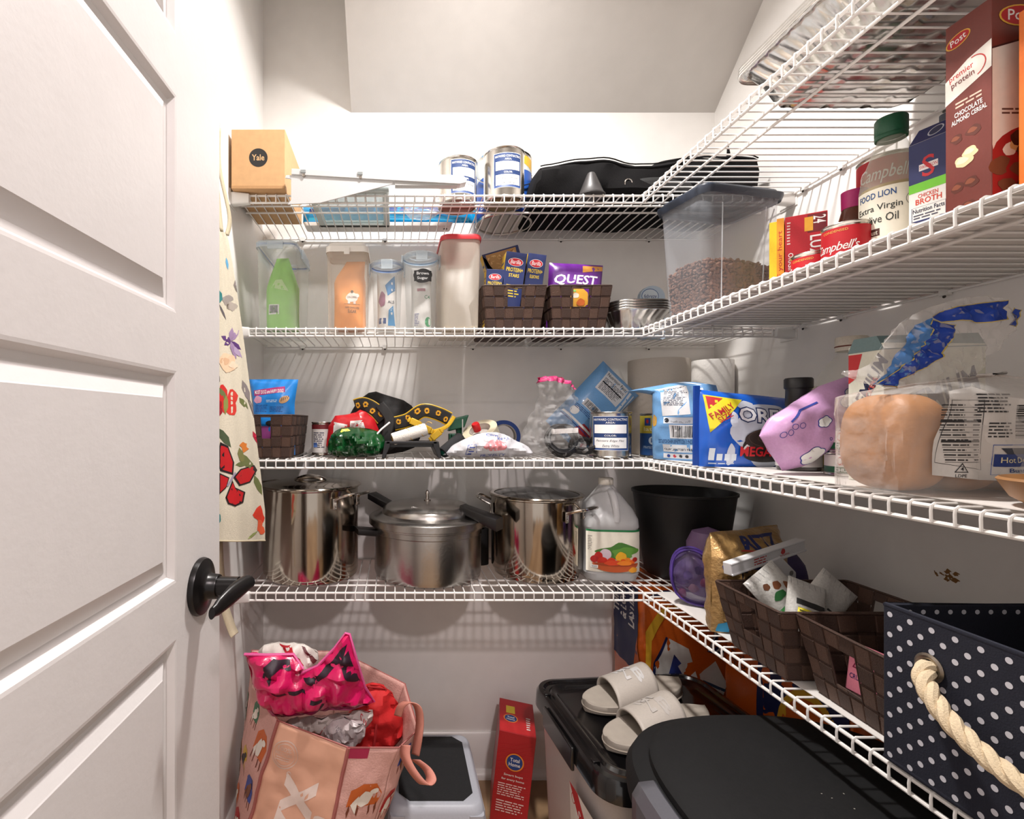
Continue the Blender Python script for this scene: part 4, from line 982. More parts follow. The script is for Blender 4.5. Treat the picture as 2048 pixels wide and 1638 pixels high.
# dog harness with sunflower lining
t = thing('dog_harness', 'black mesh dog harness lined with sunflower fabric in a heap', 'harness', .2, 57.6, ZT)
BM = mat((24, 23, 24), .75, var=.25, scale=55, bump=.7, bscale=60, name='black_mesh')
f = pouch(t, 'mesh_panel', [(-6.4, 1), (-5.6, 4.2), (-4.4, 6.2), (-2.8, 7.3), (-1, 6.7), (1.4, 6.0), (2.6, 4.2), (2.7, 1), (0, 0), (-4, 0)], 3.2, BM, 1.5, .7, .35, 4)
SUN = (222, 160, 30)
def sunflowers(a, x0, z0, x1, z1, n, seed, s=.33):
    q = random.Random(seed)
    for i in range(n):
        x, z = x0 + (x1 - x0) * (i + .5) / n + q.uniform(-.1, .1), z0 + (z1 - z0) * q.random()
        pts = []
        for k in range(24):
            r = s * (1 if k % 2 else .62); pts.append((x + r * math.cos(k * PI / 12), z + r * math.sin(k * PI / 12)))
        a.poly(pts, SUN); a.ell(x, z, s * .38, s * .38, (60, 34, 20))
def band(t, name, pts, w, th, mt, flowers=0, edge=None, seed=0, rim=.08):
    """padded band following pts (x,y,z), facing the camera"""
    P = [Vector(p) for p in spline(pts, 6)]
    m = MB(); rs = []; N = []
    for i, p in enumerate(P):
        tg = (P[min(i + 1, len(P) - 1)] - P[max(i - 1, 0)]).normalized(); nr = Vector((-tg.z, 0, tg.x)).normalized(); N.append(nr)
        rs.append([tuple(p + nr * (w / 2) * c - Vector((0, 1, 0)) * th / 2 * s) for c, s in ((-1, 0), (-.8, 1), (0, 1.3), (.8, 1), (1, 0), (.8, -1), (-.8, -1))])
    m.rings(rs); m.build(name, mt, t)
    L = len(P) - 1
    if edge:
        for s in (-1, 1): MB().tube([tuple(P[i] + N[i] * s * w / 2) for i in range(L + 1)], rim, 6).build('edging', edge, t)
    if flowers:
        ln = sum((P[i + 1] - P[i]).length for i in range(L))
        def fm(x, z, o):
            u = max(0, min(.9999, x / ln)) * L; i = int(u); p = P[i].lerp(P[i + 1], u - i); nr = N[i].lerp(N[i + 1], u - i)
            return p + nr * z - Vector((0, th / 2 * 1.3 + o, 0))
        a = Art(fm, cell=.3); sunflowers(a, .1, -w * .18, ln - .1, w * .18, flowers, seed); a.build('flower_print', t)
BF = mat((28, 26, 26), .7, var=.1); YF_ = mat((218, 176, 34), .45, var=.05)
band(t, 'lining', [(-4.6, -1.8, 5.4), (-3.6, -2.1, 5.6), (-2.4, -2.2, 5.0), (-1.5, -2.1, 4.0)], 1.5, .3, BF, 4, YF_, 3)
band(t, 'chest_strap', [(-.3, -2.5, 3.5), (1.2, -2.7, 3.9), (2.8, -2.9, 4.9), (4.4, -2.9, 4.6), (5.7, -2.7, 4.0)], 1.4, .3, BF, 6, YF_, 5)
band(t, 'black_strap', [(-1.9, -2.4, 5.6), (-.8, -2.7, 4.0), (-1.1, -2.8, 2.0), (-.4, -2.6, .8)], 1.1, .22, BF)
band(t, 'yellow_strap', [(3.4, -2.9, 2.5), (4.8, -3.0, 2.9), (5.6, -3.0, 3.4), (6.2, -3.0, 4.3)], .42, .16, YF_)
for (x, z, r_) in ((2.0, 3.6, -25), (3.1, 3.0, -25), (4.2, 2.3, 40)):
    m = MB().box(-.6, .6, -.2, .2, -.36, .36).box(-.9, -.6, -.12, .12, -.26, .26).box(.6, .9, -.15, .15, -.28, .28)
    c, s = math.cos(math.radians(r_)), math.sin(math.radians(r_)); m.warp(lambda a_, b_, c_: (x + a_ * c - c_ * s, b_ - 3.3, z + a_ * s + c_ * c)); m.build('buckle', YF_, t, bevel=.08)

t = thing('paint_tray_stand', 'low black plastic ribbed stand under the white roller cover', 'stand', 1.7, 51.4, ZT)
BP = mat((24, 24, 26), .35, var=.06)
m = MB().box(-2.6, 2.6, 0, .5, 1.45, 1.72)
m.prism([(-3.05, 0), (-2.75, 0), (-2.2, 1.2), (-2.2, 1.72), (-2.75, 1.72)], 0, 6).prism([(3.05, 0), (2.75, 0), (2.2, 1.2), (2.2, 1.72), (2.75, 1.72)], 0, 6)
m.build('frame', BP, t, smooth=False, bevel=.05)
for i in range(8): MB().box(-2.4, 2.4, .8 + i * .68, 1.0 + i * .68, 1.1, 1.6).build('rib', BP, t, smooth=False)
t = thing('roller_cover', 'white paint roller cover with a yellow spiral resting on the black stand', 'paint roller', 1.5, 52.7, ZT + 1.75 + .66)
NAP = mat((226, 222, 214), .95, var=.04, bump=.8, bscale=50)
def rollr(t, L, r, body, core, tilt, yaw, stripe=None):
    M = Matrix.Rotation(math.radians(yaw), 3, 'Z') @ Matrix.Rotation(math.radians(-tilt), 3, 'Y')
    m = MB().lathe([(r * .55, -L / 2), (r * .92, -L / 2), (r, -L / 2 + .12), (r, L / 2 - .12), (r * .92, L / 2), (r * .55, L / 2)], 28, ax='x', cap0=False, cap1=False); m.warp(lambda *p: M @ Vector(p)); m.build('nap', body, t)
    m = MB().lathe([(r * .55, -L / 2 - .04), (r * .42, -L / 2 - .04), (r * .42, L / 2 + .04), (r * .55, L / 2 + .04)], 24, ax='x'); m.warp(lambda *p: M @ Vector(p)); m.build('core', core, t)
    if stripe:
        for k in range(3):
            pts = [M @ Vector((-L / 2 + .5 + 1.25 * k + 1.2 * i / 20, (r + .0) * math.cos(i * .22 - 2.6), (r + .0) * math.sin(i * .22 - 2.6) * 1)) for i in range(24)]
            MB().tube([tuple(p) for p in pts], .035, 5).build('stripe', stripe, t)
rollr(t, 3.7, .66, NAP, mat((200, 150, 60), .6), 17, 8, mat((220, 180, 90), .8))
t = thing('foam_roller', 'black foam paint roller with teal end cap between stand and tape', 'paint roller', 6.0, 53.4, ZT + 1.25, 0)
rollr(t, 3.0, .62, mat((32, 32, 34), .9, var=.1, bump=.5, bscale=40), mat((18, 110, 86), .5), 32, 35)
t = thing('tape_gun', 'dark green plastic tape dispenser frame left of the clear tape roll', 'tape dispenser', 6.9, 56.2, ZT)
GR = mat((10, 74, 50), .4, var=.05)
m = MB(); m.box(-.9, .9, -.3, 1.1, 0, .5).box(-.9, -.5, -.3, 1.1, .5, 2.4).box(-.8, 1.3, -.3, 1.1, 1.9, 2.4)
m.build('frame', GR, t, smooth=False, bevel=.1)
m = MB(); m.box(-1.0, .8, -.4, 1.1, 2.9, 4.3).warp(lambda x, y, z: (x + (z - 2.9) * .35, y, z + x * .25)); m.build('blade_housing', GR, t, smooth=False, bevel=.12)
MB().tube([(.3, .3, 2.3), (.2, .3, 3.2)], .35, 8).build('arm', GR, t)
MB().box(.5, .62, -.45, 1.0, 2.4, 4.0).build('blade', STEEL, t, smooth=False)
t = thing('tape_roll', 'roll of clear packing tape with a red knob on its dispenser', 'tape', 9.6, 55.6, ZT + 2.1)
TAPE = mat((214, 204, 176), .2, var=.03, coat=.5)
Mt = Matrix.Rotation(math.radians(-24), 3, 'Y') @ Matrix.Rotation(math.radians(24), 3, 'X')
m = MB().lathe([(1.2, -.95), (1.95, -.95), (1.95, .95), (1.2, .95)], 40, cap0=False, cap1=False); m.rings([], False, False) if False else None
m.warp(lambda *p: Mt @ Vector(p)); m.build('tape_band', TAPE, t)
m = MB().lathe([(1.2, .97), (1.2, -.97)], 36, cap0=False, cap1=False).lathe([(1.1, -.9), (1.1, .9)], 36, cap0=False, cap1=False); m.warp(lambda *p: Mt @ Vector(p)); m.build('core', mat((206, 200, 190), .7), t)
m = MB().lathe([(0, .2), (1.08, .2), (1.08, .35), (0, .35)], 30); m.warp(lambda *p: Mt @ Vector(p)); m.build('hub', mat((180, 176, 168), .5), t)
m = MB().lathe([(0, .35), (.42, .35), (.45, 1.15), (.36, 1.3), (0, 1.3)], 20); m.warp(lambda *p: Mt @ Vector(p) + Vector((-.4, 0, .35))); m.build('knob', mat((190, 24, 30), .35), t)
t = thing('painters_tape', 'roll of blue painters tape standing against the wall', 'tape', 12.9, 60.2, ZT + 1.95)
m = MB()
ring = lambda r, y: [(r * math.cos(2 * PI * i / 40), y, r * math.sin(2 * PI * i / 40)) for i in range(40)]
m.rings([ring(1.5, -.5), ring(1.95, -.5), ring(1.95, .5), ring(1.5, .5)], False, False); m.rings([ring(1.5, .5), ring(1.5, -.5)], False, False); m.build('tape_band', mat((26, 62, 132), .6), t)
MB().rings([ring(1.49, -.48), ring(1.35, -.48), ring(1.35, .48), ring(1.49, .48)], False, False).build('core', mat((150, 146, 140), .8), t)
t = thing('grocery_bag', 'flattened white plastic grocery bag with blue print, holding something pink', 'bag', 9.8, 52.4, ZT + .03)
f = pouch(t, 'bag_body', [(-5.0, 0), (-4.2, 1.0), (-2.6, 1.9), (-.8, 2.6), (1.2, 2.6), (2.6, 1.8), (4.0, 1.2), (4.6, .3), (3.5, 0)], 3.0, mat((206, 206, 210), .3, alpha=.74, var=.04, bump=.9, bscale=9), 1.2, .35, .8, 6, .25, crease=.8)
BL = (40, 70, 160)
a = Art(f, cell=.2); a.blob(.4, 1.25, 1.3, .5, (206, 130, 134)); a.text('app tob', .6, 1.75, 1.9, 2.15, BL, rot=-6); a.text('Clim', -.4, 2.2, .7, 2.45, BL, rot=-4); a.rect(-2.6, .3, -1.4, .45, BL); a.line([(-2.6, .4), (-2.4, 1.3), (-1.6, 1.4), (-1.5, .4)], .05, BL); a.lines(-2.3, .55, -1.7, 1.2, 3, BL); a.text('PROPERTY', -1.0, .1, 1.4, .4, BL, rot=3); a.build('print', t)
# zip bag with black cable
t = thing('zip_bag', 'clear zipper bag with a pink zip, holding a coiled black cable', 'bag', 18.0, 53.8, ZT + .03)
CB = mat((214, 212, 210), .06, alpha=.13, var=.05, bump=1.0, bscale=7, name='clear_film')
pz2 = pxs([(1040, 912), (1050, 872), (1066, 838), (1086, 800), (1080, 752), (1120, 750), (1162, 765), (1158, 800), (1150, 830), (1165, 860), (1185, 890), (1180, 915)], 52.6, 18.0, ZT)
f = pouch(t, 'film', pz2, 3.2, CB, 1.3, .8, .7, 7, .22, crease=1.2)
a = Art(f, cell=.2, eps=.03); zc = pxs([(1081, 754), (1100, 750), (1130, 753), (1160, 768), (1161, 780), (1130, 765), (1100, 761), (1080, 765)], 52.6, 18.0, ZT); a.poly(zc, (206, 60, 120)); a.build('zip_strip', t)
CBL = mat((26, 26, 28), .4, var=.05)
Mc = Matrix.Rotation(math.radians(62), 3, 'X')
pts = []
for i in range(200):
    w = i / 200 * 2 * PI * 7; r = 1.55 + .18 * math.sin(i * .37); pts.append(tuple(Mc @ Vector((r * math.cos(w), r * math.sin(w), -.5 + i / 200 * 1.0)) + Vector((-.2, 0, 1.75))))
MB().tube(pts, .17, 6).build('cable', CBL, t)
pts = []
for i in range(120):
    w = i / 120 * 2 * PI * 5; r = 1.3; pts.append(tuple(Matrix.Rotation(math.radians(35), 3, 'X') @ Vector((r * math.cos(w), r * .8 * math.sin(w), -.3 + i / 120 * .8)) + Vector((1.9, -.1, 1.1))))
MB().tube(pts, .13, 6).build('cable', CBL, t)
MB().box(-1.4, 1.2, -.9, -.2, 2.5, 3.0).warp(lambda x, y, z: (x, y, z + .12 * x + .1 * math.sin(x * 4))).build('paper_tag', mat((226, 222, 218), .6), t, smooth=False)
# leaning light blue chip bag
LB = mat((112, 164, 214), .3, var=.05, bump=.3, bscale=2, coat=.3)
t = thing('chip_bag', 'light blue chip bag lying tilted against the wall behind the paint can', 'bag', 19.2, 57.6, ZT + 1.9, 0, ry=44)
m, ff, fb = pill(5.6, 9.4, 2.6, 71, .16, .05, 24, 30); m.build('bag_body', LB, t)
a = Art(ff, cell=.45); a.rect(-1.7, 6.3, 1.6, 8.9, (216, 218, 220)); a.text('Nutrition Facts', -1.5, 8.35, 1.4, 8.75, (40, 40, 44), bold=.02); a.lines(-1.5, 6.5, 1.4, 8.1, 10, (60, 60, 66)); a.rect(-1.5, 7.4, 1.4, 7.5, (40, 40, 44))
a.line([(1.9, 1), (2.1, 4.5), (1.9, 8.8)], .3, (224, 228, 232)); a.line([(2.4, 1), (2.5, 4.5), (2.4, 8.8)], .12, (224, 228, 232)); a.poly([(-.6, .6), (2.4, .3), (2.5, 2.4), (.3, 2.5)], (164, 40, 48)); a.text('boy', .4, 1.0, 1.7, 1.5, WT); a.rect(-1.6, 3.9, .6, 4.8, (214, 216, 218)); a.bars(-1.4, 4.0, .3, 4.7); a.ell(-1.6, 2.9, .5, .5, WT); a.lines(-2.0, 3.2, .8, 3.7, 3, (40, 70, 130)); a.rect(-2.5, 2.0, 2.5, 2.25, WT); a.rect(-2.5, 1.75, 2.5, 1.85, (40, 70, 140)); a.build('print', t)
t = thing('paint_can', 'small silver paint can at the right end of the third back shelf', 'paint can', 22.85, 53.6, ZT, 0, 'small silver paint cans')
tin_can(t, 2.05, 4.75, lipr=.1); hayward(t, 2.05, .8, 3.8, 3.45, -.40, ('Painters Edge Flat', 'Extra White'))
# paper towels
PT = mat((216, 206, 192), .95, var=.02, bump=.35, bscale=18, name='paper')
t = thing('paper_towel_roll', 'big beige paper towel roll behind the light blue bag, left one', 'paper towel', 30.9, 59.2, ZT)
MB().lathe([(.85, 10.9), (3.25, 10.9), (3.3, 10.8), (3.3, .1), (3.25, 0), (.85, 0)], 56, cap0=False, cap1=False).build('paper', PT, t)
MB().lathe([(.85, 0), (.85, 10.9), (.75, 10.9), (.75, 0)], 24, cap0=False, cap1=False).build('core', CARD, t)
MB().box(3.2, 3.45, -.6, -.5, 7, 11.0).build('loose_sheet', PT, t, smooth=False)
t = thing('paper_towel_roll', 'slimmer white embossed paper towel roll in the corner of the third shelf', 'paper towel', 37.85, 60.2, ZT)
EMB = mat((236, 232, 226), .95, var=.02, bump=.5, bscale=14)
MB().lathe([(.8, 11.0), (2.15, 11.0), (2.2, 10.9), (2.2, .1), (2.15, 0), (.8, 0)], 48, cap0=False, cap1=False).build('paper', EMB, t)
MB().lathe([(.8, 0), (.8, 11), (.7, 11), (.7, 0)], 24, cap0=False, cap1=False).build('core', CARD, t)
t = thing('paint_can', 'yellow and blue paint can standing before the beige paper towel roll', 'paint can', 28.35, 53.9, ZT)
tin_can(t, 1.95, 4.6, lipr=.1); a = Art(face_cyl(1.97), cell=.3); a.rect(-5.8, .2, 5.8, 4.35, (36, 78, 138)); a.rect(-5.8, 2.5, 5.8, 4.35, (196, 178, 62)); a.rect(-2.6, 3.3, -1.9, 4.1, (36, 66, 140)); a.ell(-2.25, 3.75, .14, .22, (190, 40, 40)); a.text('latitude', -2.7, 2.75, .6, 3.15, (232, 228, 190)); a.ell(-1.7, 1.75, .42, .42, (210, 226, 236)); a.rect(-1.85, 1.55, -1.55, 2.0, (36, 78, 138)); a.lines(-2.8, .9, 0, 1.2, 2, (170, 190, 210)); a.build('label_print', t)

# ================================================================ THIRD RIGHT SHELF
ZR = Z3 + .08
t = thing('chip_bag', 'upright light blue chip bag with its open top folded over to the left', 'bag', 27.6, 48.2, ZR, -52)
def wfold(x, y, z):
    if z > 6.6:
        d = z - 6.6; return (x * (1 - .02 * d) - 1.15 * d, y + .15 * d, 6.6 + .35 * d - .06 * d * d + .12 * (x - y))
    return (x, y, z)
m, ff, fb = pill(5.8, 9.6, 3.4, 81, .2, .06, 26, 40, bot=.12, warp=wfold); m.build('bag_body', LB, t)
a = Art(ff, cell=.4)
a.poly([(-1.3, 4.2), (1.3, 4.4), (.9, 7.4), (-1.6, 7.2)], (220, 222, 224)); a.lines(-1.2, 5.2, .9, 6.9, 12, (70, 80, 100)); a.rect(-1.2, 3.5, 1.8, 4.1, (206, 214, 222)); a.ell(-.9, 3.8, .22, .22, (30, 34, 44)); a.text('1-800-352-4477', -.5, 3.6, 1.2, 3.8, (40, 50, 70))
a.rect(-.7, 2.1, 1.6, 3.4, (226, 228, 230)); a.bars(-.5, 2.2, 1.4, 3.3); a.lines(-1.8, 1.6, 2.2, 2.0, 3, (30, 70, 120)); a.rect(-1.4, .8, 1.8, 1.5, (214, 218, 222)); a.text('GUARANTEED FRESH', -1.3, .95, 1.7, 1.15, (40, 40, 50), bold=.03); a.rect(-1.4, .2, 1.6, .65, (222, 224, 228))
for i, c in enumerate(((40, 70, 150), (200, 60, 80), (40, 40, 44), (40, 40, 44))): a.ell(-.9 + i * .55, .42, .15, .15, c)
a.line([(1.9, 8.4), (2.2, 5), (2.3, 1.6), (1.7, .3)], .35, (222, 226, 230)); a.line([(2.55, 7), (2.65, 4), (2.6, 1.0)], .12, (222, 226, 230)); a.blob(-2.2, 3.7, .35, .5, (206, 160, 70)); a.build('print', t)
# cookie pack
t = thing('cookie_pack', 'bright blue family size sandwich cookie pack leaning on the shelf', 'cookie pack', 29.3, 41.7, ZR, 1)
m, ff, fb = pill(8.7, 6.3, 2.4, 91, .12, 0, 36, 26, bot=.1, ex=.4, warp=lambda x, y, z: (x, y, z * (1 - .016 * (x + 4.3)))); m.build('wrapper', mat((20, 92, 196), .22, var=.08, scale=2, coat=.5, bump=.25, bscale=2), t)
a = Art(lambda x, y, o: ff(max(-4.3, min(4.3, x * .97 - .35)), y, o), cell=.4)
a.blob(.9, 2.8, 2.9, 2.5, (206, 214, 226), 40, .25, 5); a.blob(-2.0, 1.0, .4, .8, (206, 214, 226)); a.blob(-1.8, 3.9, .35, .6, (206, 214, 226)); a.blob(-.7, 5.2, .7, .35, (206, 214, 226))
a.poly([(-3.9, 5.9), (-.9, 5.7), (-3.6, 2.8)], (228, 216, 40)); a.poly([(-3.75, 5.8), (-2.5, 5.7), (-3.6, 4.7)], (196, 34, 40)); a.text('FAMILY', -3.7, 4.4, -1.6, 4.9, (180, 30, 36), rot=33, bold=.03); a.text('SIZE', -3.1, 3.9, -1.9, 4.35, (180, 30, 36), rot=33, bold=.03)
a.text('OREO', -1.5, 3.75, 3.5, 5.15, (24, 44, 96), bold=.16); a.text('OREO', -1.4, 3.85, 3.4, 5.05, (240, 242, 246), bold=.06)
a.ell(1.3, 1.9, 2.4, 1.35, (36, 26, 24), 40, 6); a.ell(1.3, 1.6, 2.35, 1.1, (228, 226, 224), 40, 6); a.ell(1.3, 1.35, 2.35, .95, (36, 26, 24), 40, 6); a.ell(1.3, 2.5, 2.3, .95, (52, 38, 34), 40, 6); a.ring(1.3, 2.5, 2.0, .78, .06, (84, 66, 58)); a.ring(1.3, 2.5, 1.2, .45, .06, (84, 66, 58)); a.lines(.5, 2.2, 2.1, 2.8, 4, (84, 66, 58))
a.text('MEGA', -1.3, .9, 1.3, 1.75, (200, 30, 40), bold=.06)
for i in range(4): a.rect(-3.6 + .55 * i, .55, -3.2 + .55 * i, 1.1 + (.45 if i == 0 else 0), (220, 232, 240))
a.lines(-3.6, .2, -1.6, .4, 1, (200, 215, 230)); a.build('print', t)
MB().box(-4.75, -4.3, -.1, .1, .05, 6.6).warp(lambda x, y, z: (x + .1 * math.sin(z * 3), y * (1 + .2 * math.sin(z * 2)), z)).build('end_seal', mat((18, 70, 160), .3), t)
# sauce bottle
t = thing('sauce_bottle', 'dark barbecue sauce bottle with a black cap and white label', 'bottle', 30.6, 38.3, ZR, -38)
MB().lathe([(0, 0), (1.3, 0), (1.38, .1), (1.38, 3.2), (1.25, 3.9), (.8, 4.7), (.7, 5.0), (.7, 5.4), (0, 5.4)], 32).build('glass', mat((30, 14, 9), .08, var=.1, coat=.6), t)
MB().lathe([(0, 4.8), (.78, 4.8), (.83, 4.9), (.8, 6.1), (.9, 6.2), (.9, 6.85), (.82, 6.95), (0, 6.95)], 32).build('cap', mat((20, 20, 22), .4), t)
a = Art(face_cyl(1.4), cell=.25); a.rect(-2.4, .3, 2.0, 3.3, (220, 216, 212)); a.blob(-.85, 2.6, .32, .42, (60, 52, 50)); a.blob(-.9, 2.0, .7, .5, (50, 46, 48)); a.ell(.5, 2.2, .6, .6, (178, 34, 30)); a.ell(.5, 2.2, .42, .42, (200, 60, 50)); a.build('label_print', t)
t = thing('sauce_jar', 'brown glass jar with a pale lid behind the sauce bottle', 'jar', 36.7, 44.6, ZR)
MB().lathe([(0, 0), (1.6, 0), (1.7, .1), (1.7, 5.4), (1.4, 6.1), (0, 6.1)], 30).build('glass', mat((70, 22, 12), .1, var=.15, coat=.5), t); MB().lathe([(0, 6.0), (1.5, 6.0), (1.55, 6.1), (1.55, 6.7), (0, 6.8)], 30).build('lid', mat((206, 200, 184), .4), t)
a = Art(face_cyl(1.72), cell=.3); a.rect(-1.4, 1.2, .4, 3.6, (190, 180, 150)); a.build('label_print', t)
t = thing('cooking_oil_bottle', 'large clear cooking oil bottle with a cream cap, half full', 'bottle', 35.9, 39.7, ZR)
MB().lathe([(0, 0), (2.1, 0), (2.2, .15), (2.2, 6.6), (2.05, 7.4), (1.3, 8.4), (.9, 8.9), (.9, 9.3)], 32, cap1=False).build('plastic', mat((226, 226, 218), .08, alpha=.2, var=.0), t)
MB().lathe([(0, .1), (2.08, .1), (2.1, .2), (2.1, 5.8), (0, 5.8)], 30).build('oil', mat((206, 182, 44), .1, alpha=.7, var=.02), t); MB().lathe([(0, 9.2), (1.0, 9.2), (1.02, 10.2), (.95, 10.3), (0, 10.3)], 28).build('cap', mat((214, 206, 190), .4), t)
MB().lathe([(1.02, 9.5), (1.06, 9.55), (1.02, 9.6)], 28, cap0=False, cap1=False).build('cap_ring', mat((120, 60, 50), .5), t)
# tuna cans
for k in range(2):
    t = thing('tuna_can', ('lower', 'upper')[k] + ' of two stacked green tuna cans beside the cracker box', 'can', 31.3, 34.3, ZR + 1.62 * k, -42, 'stacked tuna cans')
    tin_can(t, 1.62, 1.6); a = Art(face_cyl(1.63), cell=.3); a.rect(-5, .2, 5, 1.4, (222, 214, 208)); a.rect(-5, .2, 5, .62, (18, 84, 52)); a.text('Chicken Sea', -1.0, .72, 1.0, 1.3, (190, 60, 60)); a.text('CHUNK LIGHT', -1.1, .3, 1.0, .52, WT, bold=.03); a.build('label_print', t)
# lilac bag
t = thing('snack_bag', 'lilac bag with white clouds lying in front of the cookie pack', 'bag', 26.2, 35.2, ZR + 1.45, 2, ry=57)
LIL = mat((206, 160, 206), .3, var=.05, bump=.3, bscale=2)
m, ff, fb = pill(4.2, 8.0, 2.5, 101, .24, .07, 24, 36, ex=.45, warp=lambda x, y, z: (x * (1 - .13 * max(0, z - 5.4)) * (1 - .22 * max(0, 1.4 - z)), y, z)); m.build('bag_body', LIL, t)
a = Art(lambda x, y, o: ff(x, y * .88, o), cell=.4); NB = (44, 62, 150)
def cloud(cx, cy, s, sd):
    for c, k in ((NB, .07), (WT, 0)):
        pts = []
        for i in range(36):
            w = 2 * PI * i / 36; r = s * (1 + .22 * abs(math.sin(2.5 * w + sd))) + k; pts.append((cx + r * .62 * math.cos(w), cy + r * 1.0 * math.sin(w)))
        a.poly(pts, c)
cloud(1.4, 2.0, .75, 1); cloud(-.3, 4.0, .45, 2); cloud(-.5, 7.2, 1.1, 3); a.ring(.9, 3.6, .1, .1, .04, NB)
for k in range(7): a.line([(-1.4 + .35 * k, 8.4 + .1 * (k % 2)), (-1.3 + .33 * k, 9.0)], .06, NB)
a.line([(1.9, 3.0), (1.8, 4.4), (1.95, 5.6)], .16, NB); a.lines(.9, 5.2, 1.8, 6.4, 4, NB, rot=90); a.line([(-1.5, 2.0), (-1.8, 3.2), (-1.6, 4.6)], .12, NB)
for k in range(4): a.ring(-1.1 + .2 * (k % 2), 1.0 + .5 * k, .2, .22, .04, NB)
a.text('SHEBA', -2.0, 3.6, .0, 4.1, NB, rot=-90) if False else None
a.build('print', t)
# cracker box, narrow side to the aisle
t = thing('cracker_box', 'tall saltine cracker box behind the bag of buns', 'cracker box', 28.75, 29.7, ZR, 3)
MB().box(0, 6.4, 0, 2.2, 0, 8.3).build('box_body', mat((214, 214, 198), .5, var=.03), t, smooth=False, bevel=.03)
MB().box(-.03, 6.43, -.03, 2.23, 7.9, 8.75).warp(lambda x, y, z: (x, 1.1 + (y - 1.1) * (1 - max(0, z - 8) * .5), z + .04 * x)).build('top_flap', mat((104, 128, 130), .4, var=.05), t, smooth=False)
def sl2(x, y, o): return Vector((-o, 2.2 - x, y))
DKB = (30, 36, 66)
a = Art(sl2); a.poly([(0.02, 7.8), (.9, 7.8), (.5, 6.3), (.02, 6.0)], (190, 46, 50)); a.text('PREMIUM', -1.0, 5.2, 3.4, 6.0, DKB, rot=62, bold=.04, shear=.3); a.text('SALTINE CRACKERS', -1.0, 4.35, 2.9, 4.65, (196, 60, 56), rot=66, bold=.02)
pts = [(1.35 + (.68 if i % 2 else .55) * math.cos(i * PI / 18), 3.55 + (.85 if i % 2 else .72) * math.sin(i * PI / 18)) for i in range(36)]
a.poly(pts, (196, 28, 40)); a.text('The cracker', .95, 3.75, 1.75, 3.9, WT); a.text('with', 1.2, 3.5, 1.5, 3.63, WT); a.text('CRUNCH', .9, 3.2, 1.85, 3.42, WT, bold=.03)
a.poly([(.6, 2.6), (2.15, 2.9), (2.15, 1.0), (1.4, .9), (.9, 1.6)], (222, 184, 122))
for k, (x, y) in enumerate(((.75, 1.5), (1.1, .95), (1.6, 1.3))): a.poly([(x - .5, y), (x, y + .5), (x + .5, y), (x, y - .5)], (228, 180, 108)); [a.ell(x + dx * .2, y + dy * .2, .04, .04, (150, 96, 50), 8) for dx, dy in ((0, 1), (1, 0), (-1, 0), (0, -1))]
a.text('NET WT', .9, .3, 1.9, .5, DKB); a.build('side_print', t)
a = Art(face_front(0)); a.rect(1.0, 6.4, 1.9, 7.8, (190, 46, 50)); a.text('PREMIUM', .4, 4.4, 6.2, 5.9, DKB, bold=.05, shear=.2, rot=24); a.rect(.1, 2.6, .8, 4.0, (36, 66, 130)); a.bars(.1, .8, .5, 2.3, vert=True); a.build('front_print', t)
# buns in a bag
BUN = mat((184, 124, 66), .5, var=.2, scale=3, bump=.5, bscale=9, name='bread_crust')
BY = 24.6
for k, (x, w, h, lab) in enumerate(((26.5, 3.0, 5.1, 'leftmost golden bun in the clear bread bag'), (29.2, 2.5, 4.3, 'second bun from the left in the clear bread bag'), (31.9, 2.6, 4.4, 'third bun from the left in the clear bread bag'))):
    t = thing('bread_bun', lab, 'bun', x, BY + 2.3, ZR + .02, 0, 'buns in the bread bag')
    m = MB().grid(lambda u, v: (lambda th, ph: (math.copysign(abs(math.cos(ph)) ** .6, math.cos(ph)) * math.sin(th) ** .7 * w / 2 * (1 + .07 * math.sin(3 * ph) + .05 * noise.noise(Vector((math.cos(ph) * 2, math.sin(ph) * 2, th * 2 + k)))), math.copysign(abs(math.sin(ph)) ** .6, math.sin(ph)) * math.sin(th) ** .7 * 2.15, h / 2 * (1 - math.copysign(abs(math.cos(th)) ** .7, math.cos(th)))))(PI * v * .998 + .003, 2 * PI * u), 28, 18, closeu=True)
    m.build('crust', BUN, t)
t = thing('bread_bag', 'clear twisted bread bag with blue bands around the hot dog buns', 'bag', 30.5, BY, ZR)
FILM = mat((232, 228, 224), .07, alpha=.2, var=.04, bump=1.0, bscale=7, name='bag_film')
# body film from the buns up to the twist
nk = (31.6 - 30.5, 2.2, 6.1)
def bodyf(u, v):
    w = 2 * PI * u; c, s = math.cos(w), math.sin(w)
    bx = math.copysign(abs(c) ** .5, c) * 5.75; by = math.copysign(abs(s) ** .5, s) * 2.5 + 2.3
    k = 1 if v < .5 else 1 - ((v - .5) / .5) ** 1.4 * .96
    z = 5.0 * v / .5 if v < .5 else 5.0 + (v - .5) / .5 * 1.1 + .0
    rp = .14 * noise.noise(Vector((c * 3, s * 3, z * .6))) + .16 * (1 - 2 * abs(noise.noise(Vector((c * 7, s * 7, z * .9))))) + (.25 * math.sin(w * 13) * (v - .5) if v > .5 else 0)
    return (nk[0] * (1 - k) + bx * k + rp * c, nk[1] * (1 - k) + by * k + rp * s, z)
MB().grid(bodyf, 150, 30, closeu=True).build('film_body', FILM, t)
tail = pxs([(1935, 752), (1900, 770), (1820, 778), (1770, 772), (1725, 765), (1676, 742), (1740, 738), (1765, 700), (1790, 655), (1850, 618), (1910, 600), (1960, 588), (2030, 598), (2044, 650), (2010, 690), (1975, 720), (1965, 750)], 26.6, 30.5, ZR)
TY = 2.1
tf = pouch(t, 'film_tail', [(x, z) for x, z in tail], .9, FILM, 1.5, .28, 1.1, 8, .25, crease=.9)
